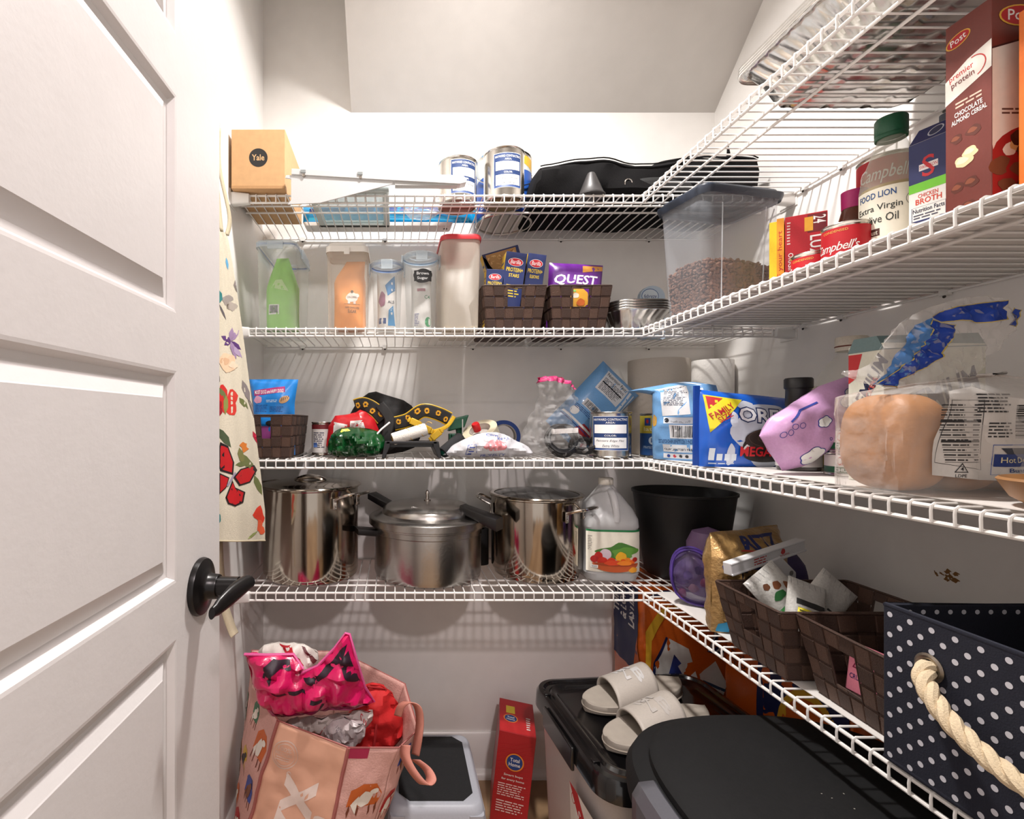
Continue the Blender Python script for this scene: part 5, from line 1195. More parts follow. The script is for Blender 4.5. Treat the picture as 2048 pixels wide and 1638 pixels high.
c_ = t.children[-1]; c_.location = (0, TY * U, 0)
a = Art(lambda x, z, o: tf(x, z, o) + Vector((0, TY, 0)), cell=.2, eps=.03); DB = (16, 60, 160); GD = (190, 170, 90)
for pl, c in (([(1752, 768), (1775, 735), (1800, 690), (1830, 650), (1862, 636), (1868, 645), (1860, 680), (1835, 720), (1810, 745), (1790, 775)], (70, 120, 180)),
              ([(1756, 767), (1800, 730), (1840, 690), (1862, 640), (1902, 652), (1895, 680), (1870, 712), (1850, 735), (1812, 752), (1795, 760), (1795, 775)], DB),
              ([(1860, 634), (1905, 615), (1950, 608), (2006, 603), (2006, 640), (1960, 648), (1915, 642), (1880, 645)], DB), ([(2030, 615), (2044, 620), (2040, 652), (2018, 650)], DB)):
    P = pxs(pl, 26.6, 30.5, ZR); a.poly(P, c); a.line(P, .05, GD, True) if c == DB else None
a.build('blue_band', t)
MB().tube([(nk[0] - .3, nk[1] - .35, nk[2] + .0), (nk[0] + .35, nk[1] - .35, nk[2] + .1), (nk[0] + .3, nk[1] + .3, nk[2]), (nk[0] - .3, nk[1] + .3, nk[2])], .1, 6, True).build('tie', mat((214, 210, 206), .4), t)
# printed white panel on the film front
def lf(x, z, o): return Vector((x, -.28 - o + .1 * math.sin(x * 3 + z) - .0 + max(0, z - 4.6) ** 1.5 * .55, z))
a = Art(lf, cell=.3)
wp = pxs([(1862, 950), (1872, 880), (1896, 800), (1910, 782), (1955, 772), (2000, 790), (2060, 800), (2080, 965), (1960, 960)], BY - .3, 30.5, ZR)
a.poly(wp, (206, 202, 198))
P = pxs([(1872, 925), (1884, 860), (1904, 800), (1965, 800), (1965, 940)], BY - .3, 30.5, ZR); a.line(P, .03, BKK, True)
x0, z0 = P[0]; 
for i in range(12):
    xa, za = pxs([(1885 + max(0, 6 - i) * 2.2 - 6, 925 - i * 10)], BY - .3, 30.5, ZR)[0]; xb = pxs([(1962, 900)], BY - .3, 30.5, ZR)[0][0]
    a.rect(xa, za, xb, za + (.1 if i in (4, 8) else .02), BKK); a.lines(xa, za + .05, xb - .5, za + .2, 1, BKK, seed=i); a.lines(xb - .3, za + .05, xb, za + .2, 1, BKK, seed=i + 5)
tr_ = pxs([(1920, 936)], BY - .3, 30.5, ZR)[0]; a.line([(tr_[0] - .25, tr_[1] - .2), (tr_[0] + .25, tr_[1] - .2), (tr_[0], tr_[1] + .22)], .07, BKK, True); a.text('4', tr_[0] - .06, tr_[1] - .14, tr_[0] + .06, tr_[1] + .06, BKK); a.text('LDPE', tr_[0] - .22, tr_[1] - .45, tr_[0] + .22, tr_[1] - .3, BKK, bold=.02)
b0 = pxs([(1985, 890), (2070, 950)], BY - .3, 30.5, ZR); (xa, za), (xb, zb) = b0
a.line([(xa, za), (xb, za), (xb, zb), (xb - .7, zb), (xb - 1.0, zb - .25), (xb - 1.3, zb), (xa, zb)], .04, (40, 80, 160), True); a.poly([(xa + .3, za - .15), (xb, za - .15), (xb, za - .45), (xa + .6, za - .45)], (40, 44, 60)); a.rect(xa + .05, zb + .4, xb, zb + 1.0, (24, 52, 120)); a.text('Hot Dog', xa + .3, zb + .5, xb - .1, zb + .85, (220, 210, 170)); a.text('Buns', xa + .7, zb + .12, xb - .4, zb + .32, (24, 52, 120))
x_, z_ = pxs([(1975, 868)], BY - .3, 30.5, ZR)[0]; a.lines(x_, z_ - .2, x_ + 1.3, z_ + .6, 5, BKK); a.bars(x_ + 1.45, z_ - .2, x_ + 2.2, z_ + 1.4, vert=True); a.lines(x_ - .5, z_ + 1.0, x_ + 1.3, z_ + 2.0, 6, BKK); a.build('print_panel', t)
t = thing('wooden_bowl', 'edge of a small brown wooden bowl at the right border', 'bowl', 28.6, 20.3, ZR)
MB().lathe([(0, 0), (1.9, 0), (2.5, .4), (2.9, 1.15), (2.8, 1.25), (2.3, .6), (1.7, .25), (0, .2)], 40, cap1=False).build('bowl_body', mat((150, 106, 62), .5, var=.25, scale=1), t)

# ================================================================ LOWEST BACK SHELF: pots
ZF = Z4 + .01
def wirehandle(t, name, x0, x1, out, z, zr, r=.16, ang=0, cy=0, plate=True, m_=STEEL):
    """bent rod handle; local frame: attaches at (x0/x1 tangential, radius), sticks out"""
    pts = spline([(out[0], x0, z), (out[0] + .9, x0 * .95, z + zr * .6), (out[1], x0 * .7, z + zr), (out[1] + .12, 0, z + zr), (out[1], x1 * .7, z + zr), (out[0] + .9, x1 * .95, z + zr * .6), (out[0], x1, z)], 5)
    M = Matrix.Rotation(math.radians(ang), 3, 'Z')
    m = MB().tube(pts, r, 8); m.warp(lambda *p: M @ Vector(p)); o = m.build(name, m_, t)
    if plate:
        for yy in (x0, x1):
            for dz in (-.15, -.75):
                k = MB().lathe([(0, 0), (.17, 0), (.12, .1), (0, .12)], 12, ax='x'); k.warp(lambda a, b, c: M @ Vector((a + out[0] - .02, b + yy, c + z + dz))); k.build('rivet', STEEL, o)
            k = MB().box(out[0] - .12, out[0] + .02, yy - .27, yy + .27, z - 1.0, z + .15); k.warp(lambda *p: M @ Vector(p)); k.build('mount_plate', m_, o, bevel=.05)
    return o
PS = mat((176, 166, 154), .12, 1, var=.05, scale=1, bump=.06, bscale=.6, name='pot_steel')
t = thing('stock_pot', 'tall polished steel stock pot with a flat lid, leftmost of the pots', 'pot', -9.5, 57.2, ZF)
r = 5.3; H = 9.9
MB().lathe([(0, .02), (r - .5, .02), (r - .12, .18), (r, .6), (r, H - .2), (r + .14, H - .1), (r + .14, H), (r - .05, H), (r - .06, .7), (0, .5)], 72, cap0=False, cap1=False).build('pot_body', PS, t)
l = MB().lathe([(r + .28, H + .02), (r + .36, H + .1), (r + .28, H + .2), (r - .4, H + .22), (r - .8, H + .35), (2, H + .62), (0, H + .66)], 64, cap0=False, cap1=False).build('lid', PS, t)
MB().tube(spline([(-1.75, -.3, H + .5), (-1.3, -.5, H + .8), (0, -.6, H + 1.05), (1.3, -.5, H + .8), (1.75, -.3, H + .5)], 6), lambda q_: .16 + .12 * math.sin(PI * q_), 8).build('lid_handle', STEEL, l)
wirehandle(t, 'side_handle', -1.9, 1.9, (r, r + 1.9), H - 1.0, .65, .17, -35)
wirehandle(t, 'side_handle', -1.9, 1.9, (r, r + 1.9), H - 1.0, .9, .17, 145)
ALU = mat((176, 172, 168), .26, 1, var=.08, scale=2, bump=.12, bscale=12, brushed=False, name='worn_aluminium')
t = thing('pressure_cooker', 'dull aluminium pressure cooker with domed lid and black handles, middle pot', 'pressure cooker', 3.65, 56.9, ZF)
r = 5.95
MB().lathe([(0, .02), (r - .5, .02), (r - .1, .25), (r, .7), (r, 4.9), (r + .12, 5.0), (r + .12, 5.5), (r + .35, 5.6), (r + .35, 6.1), (0, 6.1)], 72).build('cooker_body', ALU, t)
l = MB().lathe([(r + .4, 5.75), (r + .62, 5.85), (r + .62, 6.5), (r + .45, 6.65), (r - .3, 6.75), (r - .8, 6.95), (r - .95, 7.4), (4.4, 7.85), (2.5, 8.15), (0, 8.25)], 72, cap0=False, cap1=False).build('lid', ALU, t)
MB().lathe([(0, 8.2), (.4, 8.2), (.4, 8.35), (.2, 8.4), (.17, 8.9), (.24, 8.92), (.24, 9.15), (.08, 9.4), (0, 9.4)], 20).build('pressure_valve', STEEL, l)
a = Art(lambda x, y, o: Vector((x - .9, y - 3.2, 8.02 + .09 * y - .06 * abs(x) + o))); a.rect(-1.0, -.5, .9, .5, (190, 186, 180)); a.rect(-.92, -.42, .82, .42, (120, 110, 104)); a.rect(-.85, -.35, .75, .35, (206, 202, 198)); a.build('data_plate', l)
BK = mat((24, 22, 23), .35, var=.08, name='black_bakelite')
def hgrip(t, name, ang, r0, L, z, w0, w1, h0, h1, lift, par=None):
    M = Matrix.Rotation(math.radians(ang), 3, 'Z')
    m = MB(); rs = []
    for i in range(7):
        u = i / 6; w = w0 + (w1 - w0) * u; h = h0 + (h1 - h0) * u
        ring_ = [(r0 + L * u, a_, z + lift * u + b_) for a_, b_ in rrect(w, h, .12, 2)]; rs.append(ring_)
    m.rings(rs); m.warp(lambda *p: M @ Vector(p)); return m.build(name, BK, par or t)
hgrip(t, 'body_handle', 196, r - .1, 2.3, 5.0, .9, 1.1, .35, .3, .3)
hgrip(t, 'body_handle', 32, r - .1, 2.0, 5.0, .9, 1.1, .35, .3, .3)
hgrip(t, 'lid_handle', 148, r - 1.6, 3.2, 6.9, .75, .95, .45, .35, 1.3, l)
hgrip(t, 'lid_handle', -33, r - 1.6, 4.2, 7.75, .75, 1.0, .38, .62, -1.3, l)
t = thing('stock_pot', 'steel stock pot with a glass lid and loop handles, rightmost of the pots', 'pot', 16.05, 57.5, ZF)
r = 5.0; H = 8.75
MB().lathe([(0, .02), (r - .45, .02), (r - .35, .1), (r - .3, .55), (r - .1, .65), (r, .9), (r, H - .2), (r + .16, H - .1), (r + .14, H), (r - .05, H), (r - .06, 1.0), (0, .8)], 72, cap0=False, cap1=False).build('pot_body', PS, t)
l = MB().lathe([(r + .12, H + .0), (r + .26, H + .12), (r + .12, H + .26), (r - .3, H + .24), (r - .3, H + .1)], 64, cap0=False, cap1=False).build('lid_rim', PS, t)
MB().lathe([(r - .3, H + .16), (3.5, H + .5), (1.5, H + .75), (0, H + .8)], 48, cap0=False, cap1=False).build('lid_glass', mat((90, 88, 86), .04, alpha=.45, var=0), l)
wirehandle(t, 'side_handle', -1.7, 1.7, (r, r + 1.7), H - 1.25, .55, .17, -50)
wirehandle(t, 'side_handle', -1.7, 1.7, (r, r + 1.5), H - 1.0, .75, .15, 165)
t = thing('mesh_sleeve', 'small roll of black mesh behind and between the two right pots', 'mesh', 10.2, 61.0, ZF)
MB().lathe([(.6, 0), (1.1, 0), (1.1, 4.2), (.6, 4.2)], 20, cap0=False, cap1=False).build('mesh_body', BM, t)
t = thing('door_stop_tool', 'small black and white plastic tool behind the vinegar jug', 'tool', 21.3, 61.4, ZF)
MB().loft([(0, .8, .5, .2), (2.6, .7, .45, .2), (2.6, .5, .3, .1)], 3).build('tool_body', BP, t); MB().box(-.6, .5, -.5, .5, 2.6, 3.1).build('tool_cap', PLAS, t, bevel=.08)

# vinegar jug
t = thing('vinegar_jug', 'gallon jug of clear vinegar with a picture of vegetables on its label', 'jug', 23.5, 56.3, ZF, -6)
JUG = mat((232, 232, 232), .25, alpha=.42, var=.02, name='jug_plastic')
lv = [(0, 2.3, 2.3, 1.0), (.15, 2.6, 2.6, 1.1), (.9, 2.85, 2.85, 1.2), (1.1, 2.78, 2.78, 1.2), (5.6, 2.78, 2.78, 1.2), (5.8, 2.9, 2.9, 1.3), (6.6, 2.9, 2.9, 1.6), (7.6, 2.5, 2.5, 1.7), (9.0, 1.5, 1.5, 1.3), (9.9, .85, .85, .8), (10.3, .7, .7, .69)]
MB().loft(lv, 6, cap1=False).build('jug_body', JUG, t)
MB().loft([(.1, 2.2, 2.2, 1.0), (.25, 2.55, 2.55, 1.1), (5.7, 2.7, 2.7, 1.2), (6.6, 2.8, 2.8, 1.6), (7.0, 2.66, 2.66, 1.7)], 6).build('vinegar', mat((206, 208, 208), .2, alpha=.35, var=.01), t)
MB().lathe([(0, 10.1), (.78, 10.1), (.8, 10.2), (.78, 10.75), (.7, 10.85), (0, 10.85)], 28).build('cap', mat((226, 220, 206), .45, bump=.2, bscale=30), t)
MB().tube(spline([(.15, -1.0, 9.6), (.2, -1.9, 9.1), (.25, -2.45, 8.2), (.3, -2.75, 7.2), (.3, -2.7, 6.5)], 5), .36, 10).build('handle', JUG, t)
a = Art(lambda x, y, o: Vector((x, -2.84 - o - (0 if abs(x) < 1.6 else -(abs(x) - 1.6) ** 2 * .42), y)), cell=.25); LC = (226, 220, 204)
a.rect(-2.75, 1.15, 2.75, 5.55, LC); a.rect(-2.75, 5.4, 2.75, 5.6, (24, 110, 60))
a.blob(.3, 3.3, 1.7, .75, (70, 120, 50), 30, .4, 1); a.blob(1.1, 3.2, 1.3, .6, (96, 150, 60), 26, .4, 2); a.blob(-.9, 3.0, .65, .55, (206, 186, 196), j=.08); a.blob(-1.6, 2.8, .45, .45, (188, 34, 30), j=.1); a.blob(-2.0, 2.5, .4, .35, (170, 28, 28), j=.1); a.blob(-1.2, 2.3, .55, .4, (200, 46, 30), j=.1)
a.blob(-.3, 2.25, .5, .4, (212, 60, 34), j=.1); a.blob(.7, 2.75, .6, .5, (236, 176, 40), j=.15)
for k, (x, z) in enumerate(((.4, 2.2), (.9, 2.35), (1.35, 2.5), (1.8, 2.3), (1.25, 2.05), (.0, 1.95), (.75, 1.95), (2.1, 2.55))): a.ell(x, z, .28, .24, ((232, 130, 30), (224, 100, 24), (176, 34, 24))[2 if k == 7 else k % 2])
a.poly(arc(.1, 2.15, 2.35, 1.0, 180, 360, 18), (186, 84, 40)); a.poly(arc(.1, 2.12, 2.2, .35, 180, 360, 14), (160, 66, 30)); a.blob(-.2, 2.15, .9, .25, (214, 70, 34), j=.2); a.blob(1.0, 2.15, .8, .22, (232, 130, 34), j=.2); a.blob(1.9, 1.45, .5, .25, (222, 150, 40), j=.3); a.rect(-2.4, 1.6, -1.7, 1.9, WT); a.text('0000', -2.3, 1.65, -1.8, 1.85, (120, 120, 120)); a.lines(-2.6, 3.4, -2.2, 5.0, 9, (150, 146, 138)); a.build('label_print', t)
t = thing('waste_bin', 'tapered matte black plastic bin in the corner of the lowest shelf', 'bin', 32.5, 57.0, ZF)
MB().lathe([(0, 0), (3.8, 0), (3.95, .15), (5.15, 9.0), (5.3, 9.05), (5.3, 9.3), (5.15, 9.3), (5.0, 9.0), (3.8, .3), (0, .25)], 56, cap0=False, cap1=False).build('bin_body', mat((17, 16, 17), .5, var=.1), t)

# ================================================================ LOWEST RIGHT SHELF
ZQ = Z4 + .08
t = thing('zip_pouch', 'clear pouch with purple zipped edges leaning on the gold snack bag', 'pouch', 28.0, 46.6, ZQ, -28)
f = pouch(t, 'pouch_body', [(-1.5, .2), (-2.3, 2.2), (-2.0, 4.6), (-.6, 5.4), (1.1, 4.3), (2.3, 1.4), (1.8, .1)], 1.8, mat((96, 80, 124), .12, alpha=.55, var=.2, bump=.6, bscale=3), 1.0, .3, .6, 9)
PUR = mat((72, 48, 128), .4, var=.06)
rimp = smooth_poly([(-1.5, .2), (-2.3, 2.2), (-2.0, 4.6), (-.6, 5.4), (1.1, 4.3), (2.3, 1.4), (1.8, .1)], 2)
for dy, s in ((-.45, 1), (.35, .96), (-.1, 1.03)): MB().tube([(x * s, dy + .15 * math.sin(z * 2), z * s + .05) for x, z in rimp], .11, 6, True).build('piping', PUR, t)
q = random.Random(2)
for k in range(7): MB().grid(blobf(.35, .2, .4, k), 10, 8, closeu=True).warp(lambda x, y, z: (x + (-1.3 + .45 * k), y, z + .6 + (k * 1.7) % 2.8)).build('hair_clip', mat(((170, 60, 80), (90, 70, 150), (200, 150, 160), (50, 50, 90))[k % 4], .4), t)
t = thing('lilac_ball', 'lilac rounded plastic object behind the gold snack bag', 'toy', 31.0, 50.0, ZQ)
MB().lathe([(0, 0), (1.5, 0), (1.9, 2), (1.9, 5.0), (1.4, 6.1), (0, 6.6)], 28).build('body', mat((128, 100, 140), .5, var=.04), t)
t = thing('purple_case', 'dark purple fabric case behind the gold snack bag', 'case', 35.4, 45.6, ZQ, 20)
pouch(t, 'case_body', [(-2.6, 0), (-2.4, 5.4), (.5, 5.6), (2.4, 3.6), (2.6, 0)], 2.0, mat((62, 48, 98), .6, var=.1), 1, .2, .5, 3)
GOLD = mat((178, 142, 90), .28, .5, var=.22, scale=6, bump=1.0, bscale=14, coat=.3)
t = thing('cracker_bag', 'crumpled gold foil cracker bag folded and held shut by a white clip', 'bag', 29.6, 42.6, ZQ, 22)
def gw(x, y, z):
    if z > 6.0: return (x * 1.0 + .3 * (z - 6), y + .25 * (z - 6), 6.0 + (z - 6) * .75)
    return (x, y, z)
m, ff, fb = pill(8.6, 8.4, 3.2, 111, .5, .06, 44, 46, bot=.1, ex=.5, warp=gw); m.build('bag_body', GOLD, t)
a = Art(ff, cell=.35); a.text('RITZ', -1.8, 6.7, 2.6, 8.0, (34, 44, 96), bold=.08); a.line([(-2.2, 6.6), (2.8, 6.55)], .12, (176, 36, 44)); a.text('Toasted', -2.9, 4.0, .6, 5.0, (30, 28, 40), bold=.03, shear=.4); a.poly([(-4.0, 5.4), (0, 5.2), (3.8, 5.9), (3.8, 5.7), (0, 5.0), (-4.0, 5.1)], (34, 50, 120)); a.blob(-3.1, 3.6, .35, .6, (70, 160, 210)); a.poly([(-4.15, .1), (-1.6, .1), (-2.2, 1.0), (-3.2, 1.2), (-4.1, .7)], (44, 160, 214)); a.blob(2.3, 4.6, 1.0, .8, (206, 140, 80)); a.build('print', t)
t = thing('bag_clip', 'long white plastic bag clip with red print closing the gold bag', 'bag clip', 29.8, 40.6, ZQ + 5.7, 20, ry=-8)
CW = mat((222, 222, 224), .35, var=.02)
MB().box(-4.3, 4.3, -.35, .35, 0, 1.0).box(-4.35, 4.35, -.45, -.3, .0, .18).box(-4.35, 4.35, -.45, -.3, .85, 1.03).build('clip_bar', CW, t, smooth=False, bevel=.08)
MB().prism([(-.6, .3), (1.0, .4), (2.6, -1.3), (2.5, -1.8), (1.3, -1.9), (.9, -1.6)], -.6, -.35).build('thumb_tab', CW, t, smooth=False, bevel=.1)
MB().rings([[(1.95 + .22 * math.cos(k * PI / 8), y, -1.2 + .2 * math.sin(k * PI / 8)) for k in range(16)] for y in (-.63, -.6)]).build('tab_hole', mat((120, 118, 118), .5), t)
a = Art(face_front(-.36)); a.blob(1.6, .6, .28, .2, (190, 40, 44)); a.text('StateFarm', 1.2, .22, 2.3, .38, (190, 40, 44), rot=180); a.lines(-1.8, .2, -.3, .8, 3, (190, 60, 60)); a.build('print', t)
t = thing('woven_basket', 'large brown woven strap basket full of snack bars on the lowest shelf', 'basket', 24.75, 35.75, ZQ, -90, 'brown baskets on the lowest right shelf')
basket(t, 6.6, 10.2, 4.7, .8, 4, 'fb', 1.9, hh=(.42, .86))
t = thing('woven_basket', 'brown woven strap basket with a pink bar, next to the polka dot bin', 'basket', 25.6, 29.2, ZQ, -92, 'brown baskets on the lowest right shelf')
basket(t, 6.4, 9.6, 4.7, .8, 4, 'fb', 2.0, hh=(.3, .8))
WRP = mat((205, 203, 198), .2, var=.08, bump=.8, bscale=12, coat=.3)
for k, (x, y, z, rz, ry, w, h, c, lab) in enumerate(((29.0, 36.4, 1.6, -20, 44, 2.8, 5.4, 0, 'white snack bar wrapper leaning right, topmost in the large lower basket'),
                                                    (28.2, 35.0, 1.4, -10, 20, 2.6, 4.6, 1, 'white wrapper with a yellow label in the large lower basket'),
                                                    (30.6, 36.8, 1.6, 10, -34, 3.0, 5.2, 2, 'nut bar wrapper pointing up left in the large lower basket'),
                                                    (29.4, 33.9, 1.3, -30, 66, 2.2, 4.6, 3, 'flat silver-edged wrapper along the front of the large lower basket'))):
    t = thing('snack_bar', lab, 'snack bar', x, y, ZQ + z, rz, 'snack bars in the large lower basket', ry=ry, rx=-25)
    m, ff, fb = pill(w, h, 1.0, 120 + k, .1, .03, 18, 22); m.build('wrapper', WRP, t)
    a = Art(ff, cell=.4)
    for j in range(7): a.line([(-w * .45 + j * w * .15, .05), (-w * .45 + j * w * .15, .5)], .03, (150, 150, 150)); a.line([(-w * .45 + j * w * .15, h - .5), (-w * .45 + j * w * .15, h - .05)], .03, (150, 150, 150))
    if c == 0: a.lines(-1, 2, .8, 3, 3, (60, 60, 60)); a.blob(-.4, 1.4, .4, .3, (170, 50, 70))
    if c == 1: a.rect(-.9, 2.7, 1.0, 3.1, (50, 50, 50)); a.rect(-.8, 1.9, .9, 2.5, (222, 206, 50)); a.rect(-.8, 1.7, .9, 1.9, (190, 50, 40)); a.lines(-.7, 2.0, .7, 2.4, 2, (90, 90, 40))
    if c == 2: a.blob(.2, 3.9, .35, .25, (120, 70, 40)); a.blob(-.5, 4.2, .3, .2, (100, 60, 36)); a.blob(.8, 3.4, .25, .35, (130, 80, 50)); a.blob(-.2, 3.3, .6, .25, (50, 110, 60)); a.line([(-1.2, 2.4), (1.2, 2.6)], .3, (70, 150, 80))
    if c == 3: a.lines(-.8, 1, .8, 2, 2, (120, 120, 120))
    a.build('print', t)
t = thing('snack_bar', 'pink wrapped snack bar seen through the hole of the right basket', 'snack bar', 27.1, 28.9, ZQ + 1.0, -84, rx=-8)
MB().box(-1.4, 1.4, 0, .9, 0, 2.7).build('wrapper', mat((206, 120, 136), .3, var=.05), t, bevel=.1)
a = Art(face_front(0)); a.poly([(-1.35, 2.2), (1.3, 2.4), (1.3, 2.65), (-1.35, 2.65)], (222, 214, 216)); a.rect(-.6, 2.0, .5, 2.3, (50, 40, 90)); a.text('Endulge', -1.1, 1.3, .9, 1.9, (120, 30, 60), shear=.4); a.text('CRUNCHALICIOUS', -1.2, .8, 1.2, 1.1, (60, 40, 90), bold=.03); a.text('BAR', -.4, .4, .4, .65, (60, 40, 90), bold=.03); a.build('print', t)
t = thing('snack_bar', 'dark grey snack bar lying under the pink bar in the right basket', 'snack bar', 29.2, 28.0, ZQ + .3, -60)
m, ff, fb = pill(2.2, 4.5, .9, 140, .1, .03, 14, 18); m.warp(lambda x, y, z: (x, z - 2, y + .6)); m.build('wrapper', mat((110, 104, 116), .2, .6, var=.2, bump=.4, bscale=4), t)
# polka dot bin
NVF = mat((22, 25, 40), .85, var=.12, scale=40, bump=.25, bscale=50, name='navy_canvas')
t = thing('storage_bin', 'navy canvas storage bin with white polka dots and rope handle', 'bin', 24.75, 25.6, ZQ, -90)
# local x runs towards the camera, local -y faces the aisle
Lb, Wb, Hb = 15.0, 11.5, 7.75
m = MB(); m.box(0, Lb, 0, .16, 0, Hb).box(0, Lb, Wb - .16, Wb, 0, Hb).box(0, .16, .16, Wb - .16, 0, Hb).box(Lb - .16, Lb, .16, Wb - .16, 0, Hb).box(0, Lb, 0, Wb, 0, .12)
m.build('bin_body', NVF, t, bevel=.06)
rim = [(.08, .08, Hb), (Lb - .08, .08, Hb), (Lb - .08, Wb - .08, Hb), (.08, Wb - .08, Hb)]
MB().tube(rim, .13, 8, True).build('hem', NVF, t); MB().tube([(x, y, .1) for x, y, z in rim], .14, 8, True).build('base_piping', NVF, t)
a = Art(face_front(0)); DOT = (206, 206, 214)
for j in range(15):
    for i in range(15):
        x = .35 + i * .98 + (.49 if j % 2 else 0); z = .35 + j * .5
        if x < Lb - .2 and z < Hb - .25 and not (abs(x - 2.25) < .55 and abs(z - 5.7) < .55) : a.ell(x, z, .135, .135, DOT, 14)
a.build('dot_print', t)

a = Art(lambda x, y, o: Vector((.16 + o, x, y)))
for j in range(2):
    for i in range(16): a.ell(.5 + i * .68 + .34 * j, Hb - .35 - .64 * j * 20, .12, .12, DOT, 12)
a.items = a.items[:16]; a.build('dot_print', t)
gx, gz = 2.25, 5.6
MB().rings([[(gx + r_ * math.cos(2 * PI * i / 28), y, gz + r_ * math.sin(2 * PI * i / 28)) for i in range(28)] for r_, y in ((.62, .0), (.66, -.08), (.55, -.14), (.4, -.1), (.36, .02))], False, False).build('grommet', mat((150, 140, 128), .3, .9), t)
ctr = spline([(gx, .5, gz), (gx + .1, -.35, gz - .05), (gx + .8, -.95, gz - .6), (gx + 2.2, -1.2, gz - 1.5), (gx + 4.4, -1.25, gz - 2.2), (gx + 7, -1.2, gz - 2.0), (gx + 9.5, -1.0, gz - 1.0), (gx + 10.4, -.3, gz), (gx + 10.4, .4, gz)], 14)
ROPE = mat((216, 196, 164), .9, var=.08, bump=.6, bscale=60, name='cotton_rope')
P = [Vector(p) for p in ctr]; acc = 0; hs = ([], [], [])
for i, p in enumerate(P):
    tg = (P[min(i + 1, len(P) - 1)] - P[max(i - 1, 0)]).normalized(); n1 = tg.cross(Vector((0, 1, 0))).normalized(); n2 = tg.cross(n1)
    if i: acc += (p - P[i - 1]).length
    for k in range(3):
        w = acc * 3.0 + k * 2 * PI / 3; hs[k].append(tuple(p + (n1 * math.cos(w) + n2 * math.sin(w)) * .19))
for h_ in hs: MB().tube(h_, .235, 8).build('rope_strand', ROPE, t)
t = thing('zip_bag', 'clear zipper bag with a pink top inside the polka dot bin', 'bag', 31.2, 21.0, ZQ + 4.2, -10, rx=-30)
f = pouch(t, 'film', [(-2.6, 0), (-2.6, 4.0), (2.8, 4.2), (3, 0)], .8, CB, 1, .3, .6, 5)
a = Art(f, cell=.4); a.poly([(-2.5, 3.4), (-2.5, 3.95), (2.6, 4.1), (2.6, 3.5)], (176, 40, 90)); a.build('zip_strip', t)
t = thing('lidded_container', 'white plastic container with an orange band inside the polka dot bin', 'container', 29.2, 19.0, ZQ + 3.9, -35, rx=-25)
MB().loft([(0, 2.0, 1.4, .5), (1.7, 2.1, 1.5, .5), (1.75, 1.9, 1.3, .5)], 4).build('tub', mat((216, 212, 208), .4, var=.02), t); MB().loft([(1.75, 2.0, 1.4, .5), (2.0, 2.0, 1.4, .5)], 4).build('orange_band', mat((190, 96, 30), .4), t)
MB().loft([(2.0, 2.2, 1.6, .5), (2.35, 2.2, 1.6, .5), (2.5, 2.0, 1.4, .5)], 4).build('lid', mat((222, 220, 218), .35, var=.02), t)
t = thing('fabric_bundle', 'dark folded cloth filling the bottom of the polka dot bin', 'cloth', 30.5, 18.1, ZQ + .2)
MB().grid(blobf(4.0, 4.8, 1.7, 3, .15, 2), 30, 16, closeu=True).build('cloth_body', mat((30, 30, 44), .9, var=.1), t)

# ================================================================ FLOOR
# big orange wrapped pack under the right shelf
def wrapped(t, W, D, Hp, mt):
    def fn(u, v):
        per = rrect(W / 2, D / 2, .7, 5); n = len(per); i = u * n; k = int(i) % n; p = Vector(per[k]).lerp(Vector(per[(k + 1) % n]), i - int(i))
        b = bump(p.x, p.y, v * Hp); nr = Vector((p.x / W, p.y / D)); nr = Vector((math.copysign(1, nr.x), 0)) if abs(nr.x) > abs(nr.y) else Vector((0, math.copysign(1, nr.y)))
        return (W / 2 + p.x + nr.x * b, D / 2 + p.y + nr.y * b, v * Hp)
    m = MB().grid(fn, 144, 40, closeu=True); m.add([fn(i / 144, 1) for i in range(144)], [tuple(range(144))]); m.build('wrapper', mt, t)
def bump(x, y, z): return .2 * noise.noise(Vector((x * .5, y * .5, z * .3))) + .1 * noise.noise(Vector((x * 1.5, y * 1.5, z * .6)))
NVB = (26, 36, 84); OR = (208, 98, 30); OPM = mat((204, 94, 30), .25, var=.06, coat=.4, bump=.3, bscale=1.5); YB_ = (226, 176, 50); WG = (222, 218, 214)
t = thing('paper_goods_pack', 'large orange and navy wrapped pack standing behind the storage tote', 'package', 27.0, 55.5, FL + .03)
W_, D_, Hp = 12.6, 7.2, 26.0
wrapped(t, W_, D_, Hp, OPM)
a = Art(lambda x, y, o: Vector((-bump(-W_ / 2, D_ / 2 - x, y) - o - .03, D_ - x, y)), cell=.6)
a.rect(.4, 16, 6.8, 25.6, NVB); a.poly([(5.2, 14), (6.8, 14), (6.8, 20.5), (5.9, 18)], OR)
a.text('THICK', -.9, 22.3, 3.1, 23.9, WT, rot=90, bold=.08); a.text('& LONG', .8, 22.3, 5.1, 23.9, WT, rot=90, bold=.08); a.text('LASTING', 2.9, 22.2, 7.4, 23.8, WT, rot=90, bold=.08); a.build('side_print', t)
a = Art(lambda x, y, o: Vector((x, -bump(x - W_ / 2, -D_ / 2, y) - o - .03, y)), cell=.6)
a.poly([(.5, 24.8), (2.5, 25.6), (12.1, 25.6), (12.1, 24.8), (6, 24.9)], NVB)
a.poly([(.5, 14), (.5, 21), (2.0, 23.4), (4.6, 24.6), (5.2, 24.3), (2.6, 22.6), (1.2, 20), (.9, 14)], YB_)
a.poly([(1.2, 14), (1.5, 17.6), (2.9, 20.4), (5.2, 19.2), (6.2, 16.0), (6.5, 14)], WG); a.line([(1.2, 14), (1.5, 17.6), (2.9, 20.4)], .3, NVB)
a.poly([(2.6, 15), (3.6, 18.6), (4.4, 17.6), (4.0, 17.3), (5.4, 15.0), (4.6, 15.2), (3.7, 16.6), (3.4, 15)], (46, 60, 130))
